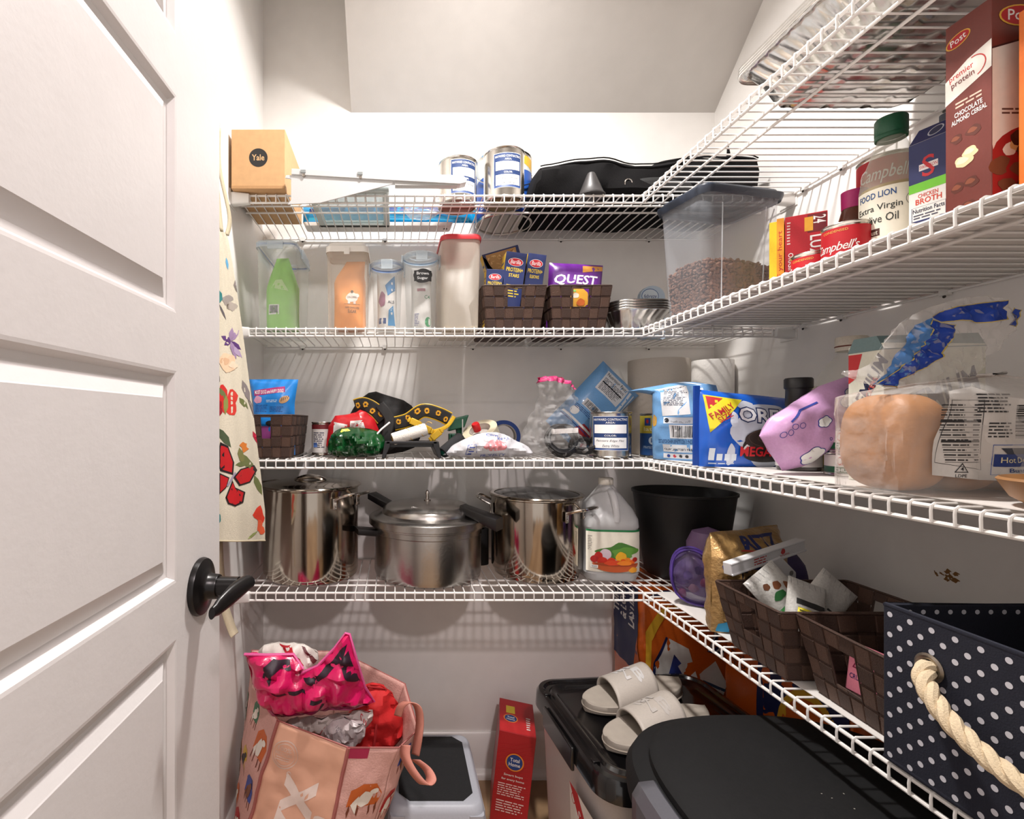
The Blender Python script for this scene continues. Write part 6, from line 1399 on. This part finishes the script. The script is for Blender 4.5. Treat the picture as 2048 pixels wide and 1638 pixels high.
a.poly([(6.4, 16.4), (8.2, 17.8), (9.4, 15.4), (9, 14), (6.9, 14)], WG); a.line([(6.8, 15.6), (9.2, 14.6)], .3, (60, 80, 110))
a.text('12', 7.8, 18.4, 9.8, 21.8, NVB, bold=.25, rot=-20); a.text('12', 7.85, 18.5, 9.75, 21.7, WG, rot=-20); a.ring(10.6, 20.2, .3, .5, .12, (230, 170, 140)); a.build('front_print', t)
t = thing('paper_goods_pack', 'orange and navy wrapped pack between the storage tote and right wall', 'package', 35.2, 38.6, FL + .03)
W_, D_, Hp = 4.6, 15.6, 23.6
wrapped(t, W_, D_, Hp, OPM)
a = Art(lambda x, y, o: Vector((-bump(-2.3, 7.8 - x, y) - o - .03, 15.6 - x, y)), cell=.6)
a.text('SHEETS PER', -.2, 20.0, 3.8, 20.8, (60, 40, 40), rot=90, bold=.03); a.text('ROLL 12.6', 1.2, 20.0, 4.8, 20.8, (60, 40, 40), rot=90, bold=.03)
a.rect(5.2, 12, 15.1, 23.3, NVB); a.poly(arc(11.5, 14, 4.2, 7.2, 0, 180, 16), YB_); a.poly(arc(11.5, 13.8, 3.8, 6.6, 0, 180, 16), OR); a.poly(arc(11.5, 13, 2.8, 5.4, 0, 180, 16), NVB); a.build('side_print', t)

# storage tote
t = thing('storage_tote', 'frosted plastic storage tote with a glossy black lid under the sandals', 'tote', 15.6, 38.0, FL + .02, 5)
TB = mat((206, 200, 198), .35, alpha=.8, var=.03, name='frosted_plastic')
MB().loft([(0, 7.6, 6.4, 1.6, 9.2, 7.6), (.4, 8.0, 6.8, 1.8, 9.2, 7.6), (15.6, 8.6, 7.4, 2.0, 9.2, 7.6), (15.7, 8.8, 7.6, 2.0, 9.2, 7.6), (16.3, 8.8, 7.6, 2.0, 9.2, 7.6)], 7, cap1=False).build('tub', TB, t)
GBL = mat((16, 15, 16), .16, var=.1, coat=.5, name='glossy_black')
cx_, cy2 = 9.2, 7.6
l = MB().loft([(15.2, 9.25, 8.05, 2.4, cx_, cy2), (16.5, 9.15, 7.95, 2.3, cx_, cy2), (16.85, 8.95, 7.75, 2.2, cx_, cy2), (16.9, 8.6, 7.4, 2.1, cx_, cy2), (16.7, 8.4, 7.2, 2.0, cx_, cy2), (16.72, 8.1, 6.9, 1.9, cx_, cy2), (16.95, 7.9, 6.7, 1.8, cx_, cy2), (16.9, 7.6, 6.4, 1.7, cx_, cy2), (16.6, 7.3, 6.1, 1.6, cx_, cy2)], 8, cap0=False).build('lid', GBL, t)
MB().box(-.35, -.02, 4.6, 11.0, 14.6, 16.6).build('latch', GBL, l, bevel=.12)
for yy in (2.2, 12.2): MB().box(.4, 1.0, yy, yy + .5, 16.6, 17.0).build('hinge_tab', GBL, l, bevel=.05)
q = random.Random(3); MB().box(2.2, 14, 2, 12, .5, 9).build('contents', mat((206, 196, 190), .8, var=.3, scale=.4), t)
a = Art(lambda x, y, o: Vector((.82 - o - .035 * (y) - .28, 13 - x, y)), eps=.06)
a.rect(7.2, 4.0, 12.2, 13.0, (226, 220, 214)); a.poly([(7.2, 13.0), (8.8, 13.0), (12.2, 9.0), (12.2, 6.8)], (186, 34, 40)); a.text('Simplify', 8.2, 9.7, 11.6, 10.8, WT, rot=-42); a.ring(7.9, 12.0, .3, .4, .08, (186, 34, 40)); a.lines(7.6, 4.6, 11.6, 8.6, 9, (90, 80, 80)); a.build('label_print', t)

# slide sandals
SOLE = mat((154, 145, 134), .75, var=.1, scale=2, bump=.2, bscale=14); STP = mat((174, 166, 157), .55, var=.04)
def sandal(lab, x, y, z, rz, shine):
    t = thing('slide_sandal', lab, 'sandal', x, y, z, rz, 'pair of slide sandals')
    def outl(u):    # outline half widths along x -5.6..5.6 (toe at -x)
        s = -5.6 * math.cos(PI * u)
        w = 2.15 * (max(0, 1 - abs((s + 0.0) / 5.6) ** 3.2)) ** .5 * (1 - .13 * (1 - math.cos((s + 2) / 5.6 * 2.2)) * .6)
        return s, w
    top = lambda s: 1.15 + .05 * (s + 5.6) ** 1.0 * .9
    def soles(u, v):
        s, w = outl(u); a = 2 * PI * v; c, d = math.cos(a), math.sin(a)
        yy = w * math.copysign(abs(c) ** .7, c); H = top(s); zz = H * (.5 + .5 * math.copysign(abs(d) ** .35, d))
        if d > .3: zz -= .28 * (1 - (abs(yy) / (w + 1e-3)) ** 4) * min(1, w)
        return (s, yy, zz)
    MB().grid(soles, 40, 36, closev=True).build('footbed', SOLE, t)
    MB().tube([(outl(i / 24)[0], outl(i / 24)[1] * 1.01, .42) for i in range(1, 24)] + [(outl(i / 24)[0], -outl(i / 24)[1] * 1.01, .42) for i in range(23, 0, -1)], .07, 6, True).build('sole_line', mat((150, 140, 128), .8), t)
    def strap(u, v):
        a = PI * (1 - v); s = -3.0 + 4.6 * u + .5 * math.cos(a); r_ = 2.25
        return (s, r_ * math.cos(a), .5 + (1.25 + .9 * u + .8) * math.sin(a) ** .75)
    so = MB().grid(strap, 14, 24).build('strap', STP, t, solid=.18)
    f = lambda a, b, o: (lambda p: Vector((p[0], p[1] * (1 + o * .3), p[2] + o)))(strap(a, b))
    a = Art(f, cell=.06); c = (226, 224, 222) if shine else (176, 170, 164)
    mm = mat(c, .15 if shine else .5, .3 if shine else 0, var=.02)
    for k in range(4): a.poly([(.22 + .1 * k, .66), (.28 + .1 * k, .66), (.34 + .1 * k, .56), (.28 + .1 * k, .56)], mm)
    a.text('N', .3, .44, .55, .56, mm, rot=-90, bold=.04); a.text('B', .55, .32, .82, .5, mm, rot=-90, bold=.06); a.build('logo_print', t)
    return t
TZ = FL + .02 + 16.62
sandal('left pale grey slide sandal with a shiny logo, standing further back on the tote lid', 23.4, 49.6, TZ, 17, True)
sandal('nearer pale grey slide sandal with a dull logo, partly hidden by the step can', 23.0, 44.2, TZ, 20, False)

# step trash can
t = thing('trash_can', 'large black trash can with a rounded lid and grey corner trim', 'trash can', 24.0, 27.3, FL + .02, 0)
CB_ = mat((15, 15, 16), .7, spec=.25, var=.12, scale=6, bump=.15, bscale=20, name='matte_black'); GY = mat((92, 92, 98), .35, .2, var=.04)
def sup(a_, b_, n_, z, k=72, e=2.6):
    return [(a_ * math.copysign(abs(math.cos(2 * PI * i / k)) ** (2 / e), math.cos(2 * PI * i / k)), b_ * math.copysign(abs(math.sin(2 * PI * i / k)) ** (2 / e), math.sin(2 * PI * i / k)), z) for i in range(k)]
MB().rings([sup(7.6, 7.2, 0, 0), sup(8.2, 7.8, 0, .5), sup(9.0, 8.7, 0, 20.6), sup(9.0, 8.7, 0, 20.8)]).build('can_body', CB_, t)
MB().rings([sup(9.1, 8.9, 0, 20.6), sup(9.9, 9.7, 0, 21.0), sup(9.95, 9.75, 0, 22.0), sup(9.6, 9.4, 0, 22.7), sup(8.9, 8.7, 0, 22.95)], False, True).build('rim', CB_, t)
MB().rings([sup(8.7, 8.5, 0, 22.9), sup(8.65, 8.45, 0, 23.35), sup(8.3, 8.1, 0, 23.55), sup(5, 5, 0, 23.75)]).build('lid', CB_, t)
# grey trim over the front-left corner of the rim
def trim(u, v):
    a = math.radians(170 + 56 * u); k = (9.98, 10.1, 10.1, 9.75, 8.98, 8.8)[int(min(5, v * 5 + .001))]; z = (18.6, 20.8, 22.1, 22.85, 23.1, 23.0)[int(min(5, v * 5 + .001))]
    c, s = math.cos(a), math.sin(a); e = 2 / 2.6
    return (k * math.copysign(abs(c) ** e, c), (k - .2) * math.copysign(abs(s) ** e, s), z)
MB().grid(trim, 16, 5).build('corner_trim', GY, t, sharp=25, solid=.1)
q = random.Random(9)
a = Art(lambda x, y, o: Vector((x, y, 23.55 + .2 * max(0, 1 - math.hypot(x, y) / 8.3) + o)), eps=.02)
for k in range(26): r_, w = 4.8 * q.random() ** .5, q.uniform(0, 6.3); a.ell(r_ * math.cos(w), r_ * math.sin(w), q.uniform(.02, .05), q.uniform(.02, .05), (150, 146, 138), 6)
o = a.build('dust', t); o['kind'] = 'stuff'

# step stool
t = thing('step_stool', 'light grey plastic step stool with a black non slip top', 'stool', 3.8, 50.9, FL + .02)
SG = mat((168, 170, 178), .45, var=.03, bump=.08, bscale=20)
H = 9.4
def leg(sx, sy):
    m = MB(); rs = []
    for i in range(7):
        u = i / 6; z = (H - .7) * (1 - u); cx = sx * (3.5 + .75 * u + .35 * u * u); cyy = sy * (4.7 + .5 * u + .3 * u * u)
        rs.append([(cx + a_, cyy + b_, z) for a_, b_ in rrect(.75 + .1 * u, .95 + .15 * u, .3, 3)])
    m.rings(rs); m.build('leg', SG, t)
for sx in (-1, 1):
    for sy in (-1, 1): leg(sx, sy)
MB().loft([(H - 1.7, 4.55, 5.75, 1.1), (H - .6, 4.35, 5.55, 1.1), (H - .15, 4.15, 5.35, 1.1), (H, 3.9, 5.1, 1.0)], 7).build('top', SG, t)
MB().prism(arc(0, H - 2.3, 2.6, -1.6, 0, 180, 12)[::-1] + [(-4.3, H - 1.4), (4.3, H - 1.4)], -5.7, -5.3).build('front_apron', SG, t, smooth=False)
for s in (-1, 1): MB().box(s * 4.25, s * 4.55, -4.2, 4.2, H - 3.6, H - 1.2).build('side_apron', SG, t, bevel=.1)
ch = 1.0; w_, d_ = 3.45, 4.7
MB().prism([(-w_ + ch, -d_), (w_ - ch, -d_), (w_, -d_ + ch), (w_, d_ - ch), (w_ - ch, d_), (-w_ + ch, d_), (-w_, d_ - ch), (-w_, -d_ + ch)], H, H + .06, ax='z').build('grip_pad', mat((20, 20, 22), .9, var=.2, scale=60, bump=.8, bscale=60), t, smooth=False)

# red bag box
t = thing('trash_bag_box', 'tall narrow red household box standing by the baseboard', 'box', 12.2, 54.8, FL + .03, -12, ry=6)
RB = mat((168, 24, 32), .4, var=.05)
carton(t, 3.9, 6.6, 10.4, RB)
a = Art(face_front(0)); W2 = (232, 226, 220)
for k in range(22): a.line([(-1.9 + .2 * i, .3 + k * .47 + .12 * math.sin(i * .5) + .05 * i) for i in range(19)], .03, (190, 34, 38)) if .3 + k * .47 < 9.2 else None
a.ell(0, 7.3, .98, .98, (226, 130, 40), 30); a.ell(0, 7.3, .84, .84, (28, 58, 120), 30); a.text('Total', -.5, 7.35, .5, 7.75, W2, bold=.03); a.text('Home', -.6, 6.85, .6, 7.25, W2, bold=.03)
a.text('Smart buys', -1.0, 5.65, 1.0, 5.95, W2, bold=.02); a.text('for every home', -1.2, 5.15, 1.2, 5.45, W2, bold=.02); a.lines(-1.5, 3.4, 1.5, 4.9, 6, (226, 190, 184)); a.lines(-1.5, 1.6, 1.5, 3.0, 5, (226, 190, 184)); a.build('front_print', t)
a = Art(face_top(10.4)); a.rect(-1.9, .1, 1.9, 6.5, (186, 30, 34)); a.ell(-.7, 2.7, .8, .8, (226, 130, 40)); a.ell(-.7, 2.7, .68, .68, (28, 58, 120)); a.text('Total', -1.1, 2.75, -.3, 3.05, W2, bold=.03); a.text('Home', -1.15, 2.35, -.25, 2.65, W2, bold=.03); a.rect(-1.2, 3.7, -.2, 5.2, (226, 196, 50)); a.lines(1.0, 1.0, 1.5, 3.5, 6, W2); a.build('top_print', t)

# ================================================================ bags on the floor at the left
t = thing('shopping_bag', 'large reusable shopping bag with a peach end panel and dog print', 'shopping bag', 0, 0, FL)
Zr = lambda z: z - FL
rimP = [(-15.2, 53.5, -24.2), (-13.6, 48.2, -24.9), (-10.1, 44.0, -26.0), (-3.9, 42.2, -27.2), (.3, 43.0, -27.7), (2.0, 44.6, -27.1), (1.0, 50.5, -26.2), (-6, 55.0, -25.0)]
botP = [(-15.8, 53.0), (-15.9, 47.5), (-15.4, 43.2), (-7.6, 41.0), (-5.2, 42.2), (-4.8, 44.6), (-4.8, 50.0), (-8, 53.5)]
NB_ = len(rimP)
def bagf(seg, u, v, o=0):    # v 0 rim .. 1 floor
    i = seg % NB_; j = (seg + 1) % NB_
    a_ = Vector(rimP[i]).lerp(Vector(rimP[j]), u); b_ = Vector((*botP[i], FL)).lerp(Vector((*botP[j], FL)), u)
    p = a_.lerp(b_, v); cen = Vector((-6.5, 48, p.z)); out = (p - cen); out.z = 0; out.normalize()
    k = .28 * noise.noise(p * .35) + .15 * noise.noise(p * .9) + .35 * math.sin(PI * min(1, v * 1.2)) * math.sin(PI * u) * (0 if seg == 2 else 1)
    p = p + out * (k * min(1, v * 6 + .15) + o); return Vector((p.x, p.y, p.z - FL))
PINK = mat((206, 158, 148), .6, var=.05, scale=20, bump=.4, bscale=25, name='woven_pink'); PEACH = mat((216, 164, 138), .5, var=.04, scale=3, bump=.15, bscale=3)
BIND = mat((160, 92, 86), .6, var=.05)
for s in range(NB_):
    MB().grid(lambda u, v, s=s: tuple(bagf(s, u, v)), 20, 40).build('end_panel' if s == 2 else 'side_panel', PEACH if s == 2 else PINK, t, solid=.05)
for s in (2, 3): MB().tube([tuple(bagf(s, 0, i / 30, .06)) for i in range(31)], .17, 6).build('binding', BIND, t)
MB().tube([tuple(bagf(s, u / 6, 0, .02)) for s in range(NB_) for u in range(6)], .07, 6, True).build('rim_binding', BIND, t)
a = Art(lambda x, y, o: bagf(2, x, 1 - y, o), cell=.05, eps=.07, step=.02); WP = (222, 202, 192)   # x 0..1, y 1 at rim
a.ring(.22, .87, .17, .062, .006, (206, 178, 164)); a.ring(.22, .87, .135, .05, .004, (206, 178, 164)); a.text('100%', .12, .885, .3, .905, (206, 178, 164)); a.text('RECYCLED', .1, .865, .32, .878, (206, 178, 164)); a.lines(.12, .84, .3, .86, 2, (206, 178, 164))
def letter(strk, cx, cy, sx, sy, w=.055):
    pass
# big logo letters run up the panel: x, a, m turned ninety degrees
def big(txt, x0, y0, x1, y1): a.text(txt, x0, y0, x1, y1, WP, bold=.06, rot=0)
TCv = {}
def turned(txt, x0, y0, x1, y1, bold=.05):
    vs, fs = textmesh(txt, bold); a0 = min(v[0] for v in vs); a1 = max(v[0] for v in vs); b0 = min(v[1] for v in vs); b1 = max(v[1] for v in vs)
    a.raw([(x0 + (1 - (y - b0) / (b1 - b0)) * (x1 - x0), y0 + (x - a0) / (a1 - a0) * (y1 - y0)) for x, y in vs], fs, WP)
turned('maxx', .3, .12, .74, .80, .06); turned('.com', .76, .38, .9, .66, .03); a.ring(.33, .84 - .05, .03, .012, .004, WP)
a.build('logo_print', t)
def dogs(seg, spots, name):
    a = Art(lambda x, y, o: bagf(seg, x, 1 - y, o), cell=.05, eps=.07, step=.02)
    for (x, y, sx, sy, kd) in spots:
        c1, c2 = (((196, 96, 40), (226, 218, 206)), ((62, 78, 150), (120, 74, 50)), ((196, 160, 50), (40, 36, 40)), ((176, 40, 44), (226, 218, 206)), ((60, 110, 80), (226, 218, 206)), ((160, 30, 70), (160, 30, 70)))[kd]
        if kd == 5: a.rect(x - sx, y - sy * .6, x + sx, y + sy, c1); continue
        a.poly([(x - sx, y - sy * .4), (x - sx * .9, y + sy * .6), (x - sx * .3, y + sy), (x + sx * .5, y + sy * .95), (x + sx, y + sy * .3), (x + sx * .9, y - sy * .5)], c1)
        for dx in (-.8, -.3, .4, .8): a.line([(x + dx * sx, y - sy * .45), (x + dx * sx * 1.1, y - sy * .95)], sx * .12, (110, 54, 34))
        a.blob(x, y, sx * .5, sy * .42, c2, 14, .3, kd); a.ell(x + sx * .45, y + sy * .5, sx * .28, sy * .18, c2, 10); a.line([(x - sx * .4, y - sy * .1), (x - sx * .7, y - sy * .3), (x - sx * .4, y - sy * .5)], sx * .16, c2)
    a.build(name, t)
dogs(1, [(.72, .82, .2, .075, 0), (.3, .9, .12, .06, 4), (.25, .68, .15, .06, 2), (.72, .62, .16, .07, 1), (.5, .42, .2, .07, 3), (.2, .5, .12, .05, 0)], 'dog_print')
dogs(3, [(.2, .97, .22, .035, 5), (.55, .76, .36, .075, 0), (.15, .6, .15, .05, 3), (.75, .52, .25, .07, 4), (.4, .36, .3, .07, 1)], 'dog_print')
dogs(4, [(.6, .9, .3, .06, 1), (.3, .7, .25, .07, 3), (.6, .5, .25, .07, 2)], 'dog_print')
dogs(0, [(.6, .8, .2, .08, 4), (.5, .55, .2, .07, 2)], 'dog_print')
SPK = mat((196, 128, 112), .65, var=.05, scale=30)
def pp(lst, zoff=FL): return [(XX(px, Y), Y, ZZ(py, Y) - zoff) for px, py, Y in lst]
ribbon(spline(pp([(796, 1432, 44.2), (803, 1412, 44), (818, 1405, 43.7), (834, 1414, 43.5), (839, 1440, 43.4), (836, 1475, 43.2), (830, 1510, 43.2)]), 6), 1.1, up=(.55, -.75, .3)).build('handle', SPK, t, solid=.07)
ribbon(spline(pp([(812, 1490, 42.7), (812, 1515, 42.3), (828, 1545, 41.6), (850, 1568, 41.0), (862, 1558, 41.2), (853, 1538, 42.0), (830, 1520, 42.6)]), 6), 1.1, up=(.7, -.6, .35)).build('handle', SPK, t, solid=.07)

def bagpiece(name, lab, cat, lst, Y, thick, mt, R_, rip, fr, seed, sl, group=None, sm=1, crease=.8, pname='fabric'):
    xs = [XX(a_, Y) for a_, b_ in lst]; zs = [ZZ(b_, Y) for a_, b_ in lst]; x0 = sum(xs) / len(xs); z0 = min(zs)
    t = thing(name, lab, cat, x0, Y, z0, 0, group)
    f = pouch(t, pname, pxs(lst, Y, x0, z0), thick, mt, R_, rip, fr, seed, .35, sm, crease, sl)
    return t, f, (lambda L: pxs(L, Y, x0, z0))
# hot pink crumpled bag
HP = mat((206, 24, 92), .3, var=.1, scale=1, coat=.2, bump=.6, bscale=8, name='hot_pink_plastic')
t, f, g = bagpiece('reusable_bag', 'crumpled hot pink bag with black shapes stuffed on top of the shopping bag', 'bag', [(497, 1296), (540, 1294), (590, 1302), (612, 1322), (604, 1334), (640, 1318), (672, 1285), (694, 1256), (701, 1258), (716, 1310), (730, 1370), (748, 1408), (700, 1416), (640, 1425), (585, 1432), (556, 1438), (525, 1405), (508, 1360), (503, 1320)], 45.6, 3.4, HP, 1.6, .75, .35, 13, (0, -.22), sm=0, crease=.9)
a = Art(f, cell=.175, eps=.03); BKP = (40, 18, 34)
for P in ([(540, 1310), (556, 1300), (585, 1308), (590, 1325), (570, 1318), (556, 1325), (552, 1345), (538, 1330)], [(552, 1356), (575, 1362), (612, 1356), (620, 1362), (590, 1368), (566, 1370)], [(682, 1300), (700, 1285), (712, 1320), (722, 1352), (700, 1335)], [(612, 1340), (640, 1330), (672, 1300), (690, 1275), (698, 1272), (690, 1298), (650, 1335), (632, 1352)], [(632, 1366), (655, 1372), (659, 1385), (640, 1402), (652, 1380), (630, 1374)]): a.poly(g(P), BKP)
a.poly(g([(530, 1395), (560, 1412), (640, 1408), (735, 1402), (740, 1408), (640, 1420), (560, 1430)]), (150, 24, 80))
a.build('print', t)
ed = [(497, 1296), (540, 1294), (590, 1302), (612, 1322), (604, 1336), (640, 1318), (672, 1285), (694, 1256), (701, 1258), (716, 1310), (730, 1370), (748, 1408), (700, 1416), (640, 1425), (585, 1432), (556, 1438)]
MB().tube([tuple(f(x, z, .05)) for x, z in g(ed)], .13, 6).build('binding', mat((216, 90, 150), .5), t)
t, f, g = bagpiece('reusable_bag', 'red and white striped bag folded behind the hot pink bag', 'bag', [(520, 1288), (560, 1282), (600, 1284), (622, 1292), (640, 1310), (630, 1350), (560, 1360), (515, 1330)], 48.5, 2.2, mat((206, 200, 192), .45, var=.04), 1, .4, .5, 14, (0, -.1))
a = Art(f, cell=.175, eps=.03); a.poly(g([(560, 1284), (585, 1285), (612, 1320), (600, 1320)]), (176, 26, 40)); a.poly(g([(605, 1288), (612, 1290), (636, 1318), (630, 1320)]), (90, 30, 36)); a.build('print', t)
t, f, g = bagpiece('tote_bag', 'red felt tote bag standing open inside the shopping bag', 'bag', [(728, 1362), (775, 1372), (792, 1400), (806, 1440), (812, 1478), (770, 1505), (690, 1505), (680, 1440), (712, 1400)], 48.0, 3.2, mat((190, 24, 26), .75, var=.12, scale=2, bump=.4, bscale=6, name='red_felt'), 1.0, .7, .4, 15, (.12, -.1), crease=1.0)
MB().tube([tuple(f(x, z, .04)) for x, z in g([(736, 1364), (772, 1374), (754, 1430), (748, 1480)])], .12, 6).build('seam', mat((150, 18, 22), .8), t)
t, f, g = bagpiece('grocery_bag', 'crumpled white plastic bag between the hot pink bag and peach panel', 'bag', [(560, 1438), (640, 1428), (745, 1412), (748, 1430), (735, 1455), (700, 1490), (640, 1470), (590, 1455)], 46.6, 2.4, mat((206, 196, 190), .35, var=.06, bump=.5, bscale=3), 1.2, .5, .7, 16, (0, -.2), crease=1.0)
a = Art(f, cell=.175, eps=.03); a.text('Sm', *[v for p in g([(722, 1432), (738, 1418)]) for v in p], (190, 60, 70)); a.poly(g([(630, 1470), (655, 1438), (640, 1462)]), (176, 40, 50)); a.build('print', t)
t, f, g = bagpiece('grocery_bag', 'grey white crumpled recycling bag deeper inside the shopping bag', 'bag', [(655, 1440), (700, 1428), (722, 1432), (735, 1460), (716, 1490), (680, 1505), (640, 1490)], 44.9, 2.0, mat((186, 176, 176), .35, var=.08, bump=.6, bscale=3), 1.2, .5, .7, 17, (0, -.2), crease=1.0)
a = Art(f, cell=.175, eps=.03); a.text('recycle', *[v for p in g([(672, 1460), (690, 1440)]) for v in p], (140, 130, 134), rot=-70); a.build('print', t)

# ================================================================ APRON on the wall hook
t = thing('wall_hook', 'small white hook on the left wall holding the apron', 'hook', XL, 44.8, 26.6)
MB().tube(spline([(0, 0, .2), (.3, 0, .1), (.5, 0, -.3), (.8, 0, -.45), (1.0, 0, -.1)], 5), .13, 8).build('hook_arm', PLAS, t); MB().lathe([(0, 0), (.45, 0), (.4, .1), (0, .12)], 16, ax='x').build('hook_plate', PLAS, t)
t = thing('apron', 'cream linen apron printed with red butterflies and flowers on the left wall', 'apron', 0, 0, 0)
t.location = (0, 0, EYE * U)
LIN = mat((206, 198, 178), .85, var=.06, scale=30, bump=.35, bscale=45, name='linen')
def apf(s, w, o=0):      # s: 0 (left, behind the door) .. 1 right edge ; w: 0 top .. 1 hem
    zt, zb = 17.3, -8.9 - 2.7 * s
    z = zt + (zb - zt) * w
    xr = -15.35 + 2.65 * min(1, w / .9) ** .85; yr = 46.2 + 3.2 * min(1, w / .9) ** .85        # right edge
    xl, yl = -16.0 + .2 * w, 43.0 - 5.5 * min(1, w * 1.1)
    fold = .32 * math.sin(s * 9 + w * 1.5) * (.3 + .7 * w) + .12 * math.sin(s * 23 + 1)
    x = xl + (xr - xl) * s; y = yl + (yr - yl) * s
    n = Vector((yr - yl, -(xr - xl), 0)).normalized()
    p = Vector((x, y, z - .25 * s * (1 - w))) + n * (fold * math.sin(PI * min(1, s * 1.0)) + o)
    p.x = max(p.x, XL + .12); return p
MB().grid(lambda u, v: tuple(apf(u, v)), 50, 60).build('apron_cloth', LIN, t)
def apx(px, py, o):       # reference pixel -> cloth
    w = (ZZ(py, 47.5) - 17.3) / (-28.8); w = max(0, min(1, w))
    for _ in range(4):
        lo, hi = 0.0, 1.0
        for _ in range(18):
            s = (lo + hi) / 2; p = apf(s, w)
            if CX + F * p.x / p.y < px: lo = s
            else: hi = s
        p = apf(s, w); w = max(0, min(1, w + (p.z - ZZ(py, p.y)) / 28.8))
    return apf(s, w, o)
a = Art(apx, cell=9, eps=.02, step=.004)
RDD, DRK, GRN, ORG, TEA, GRY, PUR_ = (184, 24, 30), (34, 22, 24), (104, 112, 66), (206, 120, 50), (40, 120, 120), (130, 120, 118), (84, 50, 110)
def wing(P, c=RDD): a.poly(P, DRK); cx = sum(p[0] for p in P) / len(P); cy = sum(p[1] for p in P) / len(P); a.poly([(cx + (x - cx) * .82, cy + (y - cy) * .84) for x, y in P], c)
def leaf(x0, y0, x1, y1, w, c=GRN):
    dx, dy = x1 - x0, y1 - y0; L = math.hypot(dx, dy); nx, ny = -dy / L * w, dx / L * w
    a.poly([(x0, y0), (x0 + dx * .3 + nx, y0 + dy * .3 + ny), (x0 + dx * .7 + nx * .8, y0 + dy * .7 + ny * .8), (x1, y1), (x0 + dx * .6 - nx, y0 + dy * .6 - ny), (x0 + dx * .25 - nx * .8, y0 + dy * .25 - ny * .8)], c)
leaf(434, 855, 462, 895, 8, (70, 84, 58)); leaf(480, 905, 512, 950, 8); leaf(508, 950, 524, 990, 6); leaf(478, 895, 486, 930, 6, (120, 120, 70)); leaf(470, 930, 500, 925, 5)
wing([(440, 884), (456, 892), (468, 925), (466, 950), (440, 942), (433, 920)]); wing([(466, 955), (480, 938), (508, 930), (514, 940), (500, 965), (478, 972)]); wing([(464, 960), (470, 975), (490, 984), (486, 1005), (470, 1013), (455, 1008), (450, 995)]); wing([(436, 945), (458, 955), (452, 975), (436, 990)])
a.line([(454, 972), (462, 958), (470, 945)], 4, (150, 140, 160)); a.blob(488, 893, 9, 7, ORG, 14, .8); a.blob(448, 800, 12, 26, (196, 40, 34), 18, .4, 2); a.blob(462, 806, 14, 22, (206, 54, 44), 18, .4, 5); a.blob(438, 815, 8, 14, (150, 24, 40), 14, .3)
leaf(438, 775, 452, 800, 5); leaf(478, 795, 496, 818, 5); leaf(452, 790, 450, 830, 5, (130, 136, 70)); leaf(484, 760, 500, 805, 6, GRY); leaf(500, 800, 510, 840, 2.5, GRY); a.line([(496, 800), (508, 835)], 1.2, (90, 84, 84))
leaf(505, 862, 518, 890, 4, (176, 34, 60)); a.line([(518, 890), (524, 905)], 1, (100, 60, 60)); leaf(470, 560, 478, 588, 6, GRY); a.blob(455, 600, 9, 10, (150, 142, 136), 14, .5, 3); a.blob(463, 612, 9, 10, (170, 160, 150), 14, .5, 4); leaf(436, 578, 434, 612, 10, TEA); leaf(438, 608, 452, 640, 2, (90, 84, 88))
for k, (x, y) in enumerate(((442, 672), (478, 660), (482, 700), (464, 655), (448, 690), (472, 718))): leaf(461, 682, x, y, 5, (PUR_, (150, 126, 160))[k % 2])
leaf(462, 690, 484, 716, 5, (170, 150, 180)); a.blob(455, 724, 20, 16, (222, 192, 160), 18, .4, 6); a.blob(448, 722, 8, 8, (206, 168, 134), 14, .5, 7); a.blob(466, 730, 7, 7, (230, 206, 180), 14, .5, 8); leaf(452, 515, 456, 540, 2.5, (90, 160, 200))
a.blob(518, 1030, 9, 16, (214, 60, 40), 16, .5, 1); a.blob(521, 1055, 7, 14, (222, 96, 60), 14, .5, 2); leaf(495, 1078, 515, 1062, 2.5, (140, 150, 90)); a.blob(438, 1036, 4, 8, TEA, 12, .4); a.blob(437, 758, 3, 8, DRK, 10, .3)
a.build('flower_print', t)
HEM = mat((196, 184, 156), .85, var=.05)
MB().tube([tuple(apf(i / 40, 1.0, .0)) for i in range(41)], .07, 6).build('hem', HEM, t)
hk = (XL + .9, 44.8, 26.2)
ribbon(spline([hk, (-16.1, 45.0, 24), (-15.9, 45.4, 20), tuple(apf(.72, .0))], 6), .5, up=(.35, .9, 0)).build('neck_strap', HEM, t, solid=.06)
ribbon(spline([hk, (-15.85, 45.5, 23), (-15.3, 46.6, 19), tuple(apf(.97, .0))], 6), .5, up=(.35, .9, 0)).build('neck_strap', HEM, t, solid=.06)
ribbon(spline([(-15.4, 44.0, -10.5), (-15.3, 44.1, -13), (-15.1, 44.5, -16.0), (-14.6, 44.9, -18.2), (-14.3, 45.0, -19.0)], 6), 1.1, up=(.3, 1, .05)).build('tie_strap', HEM, t, solid=.06)
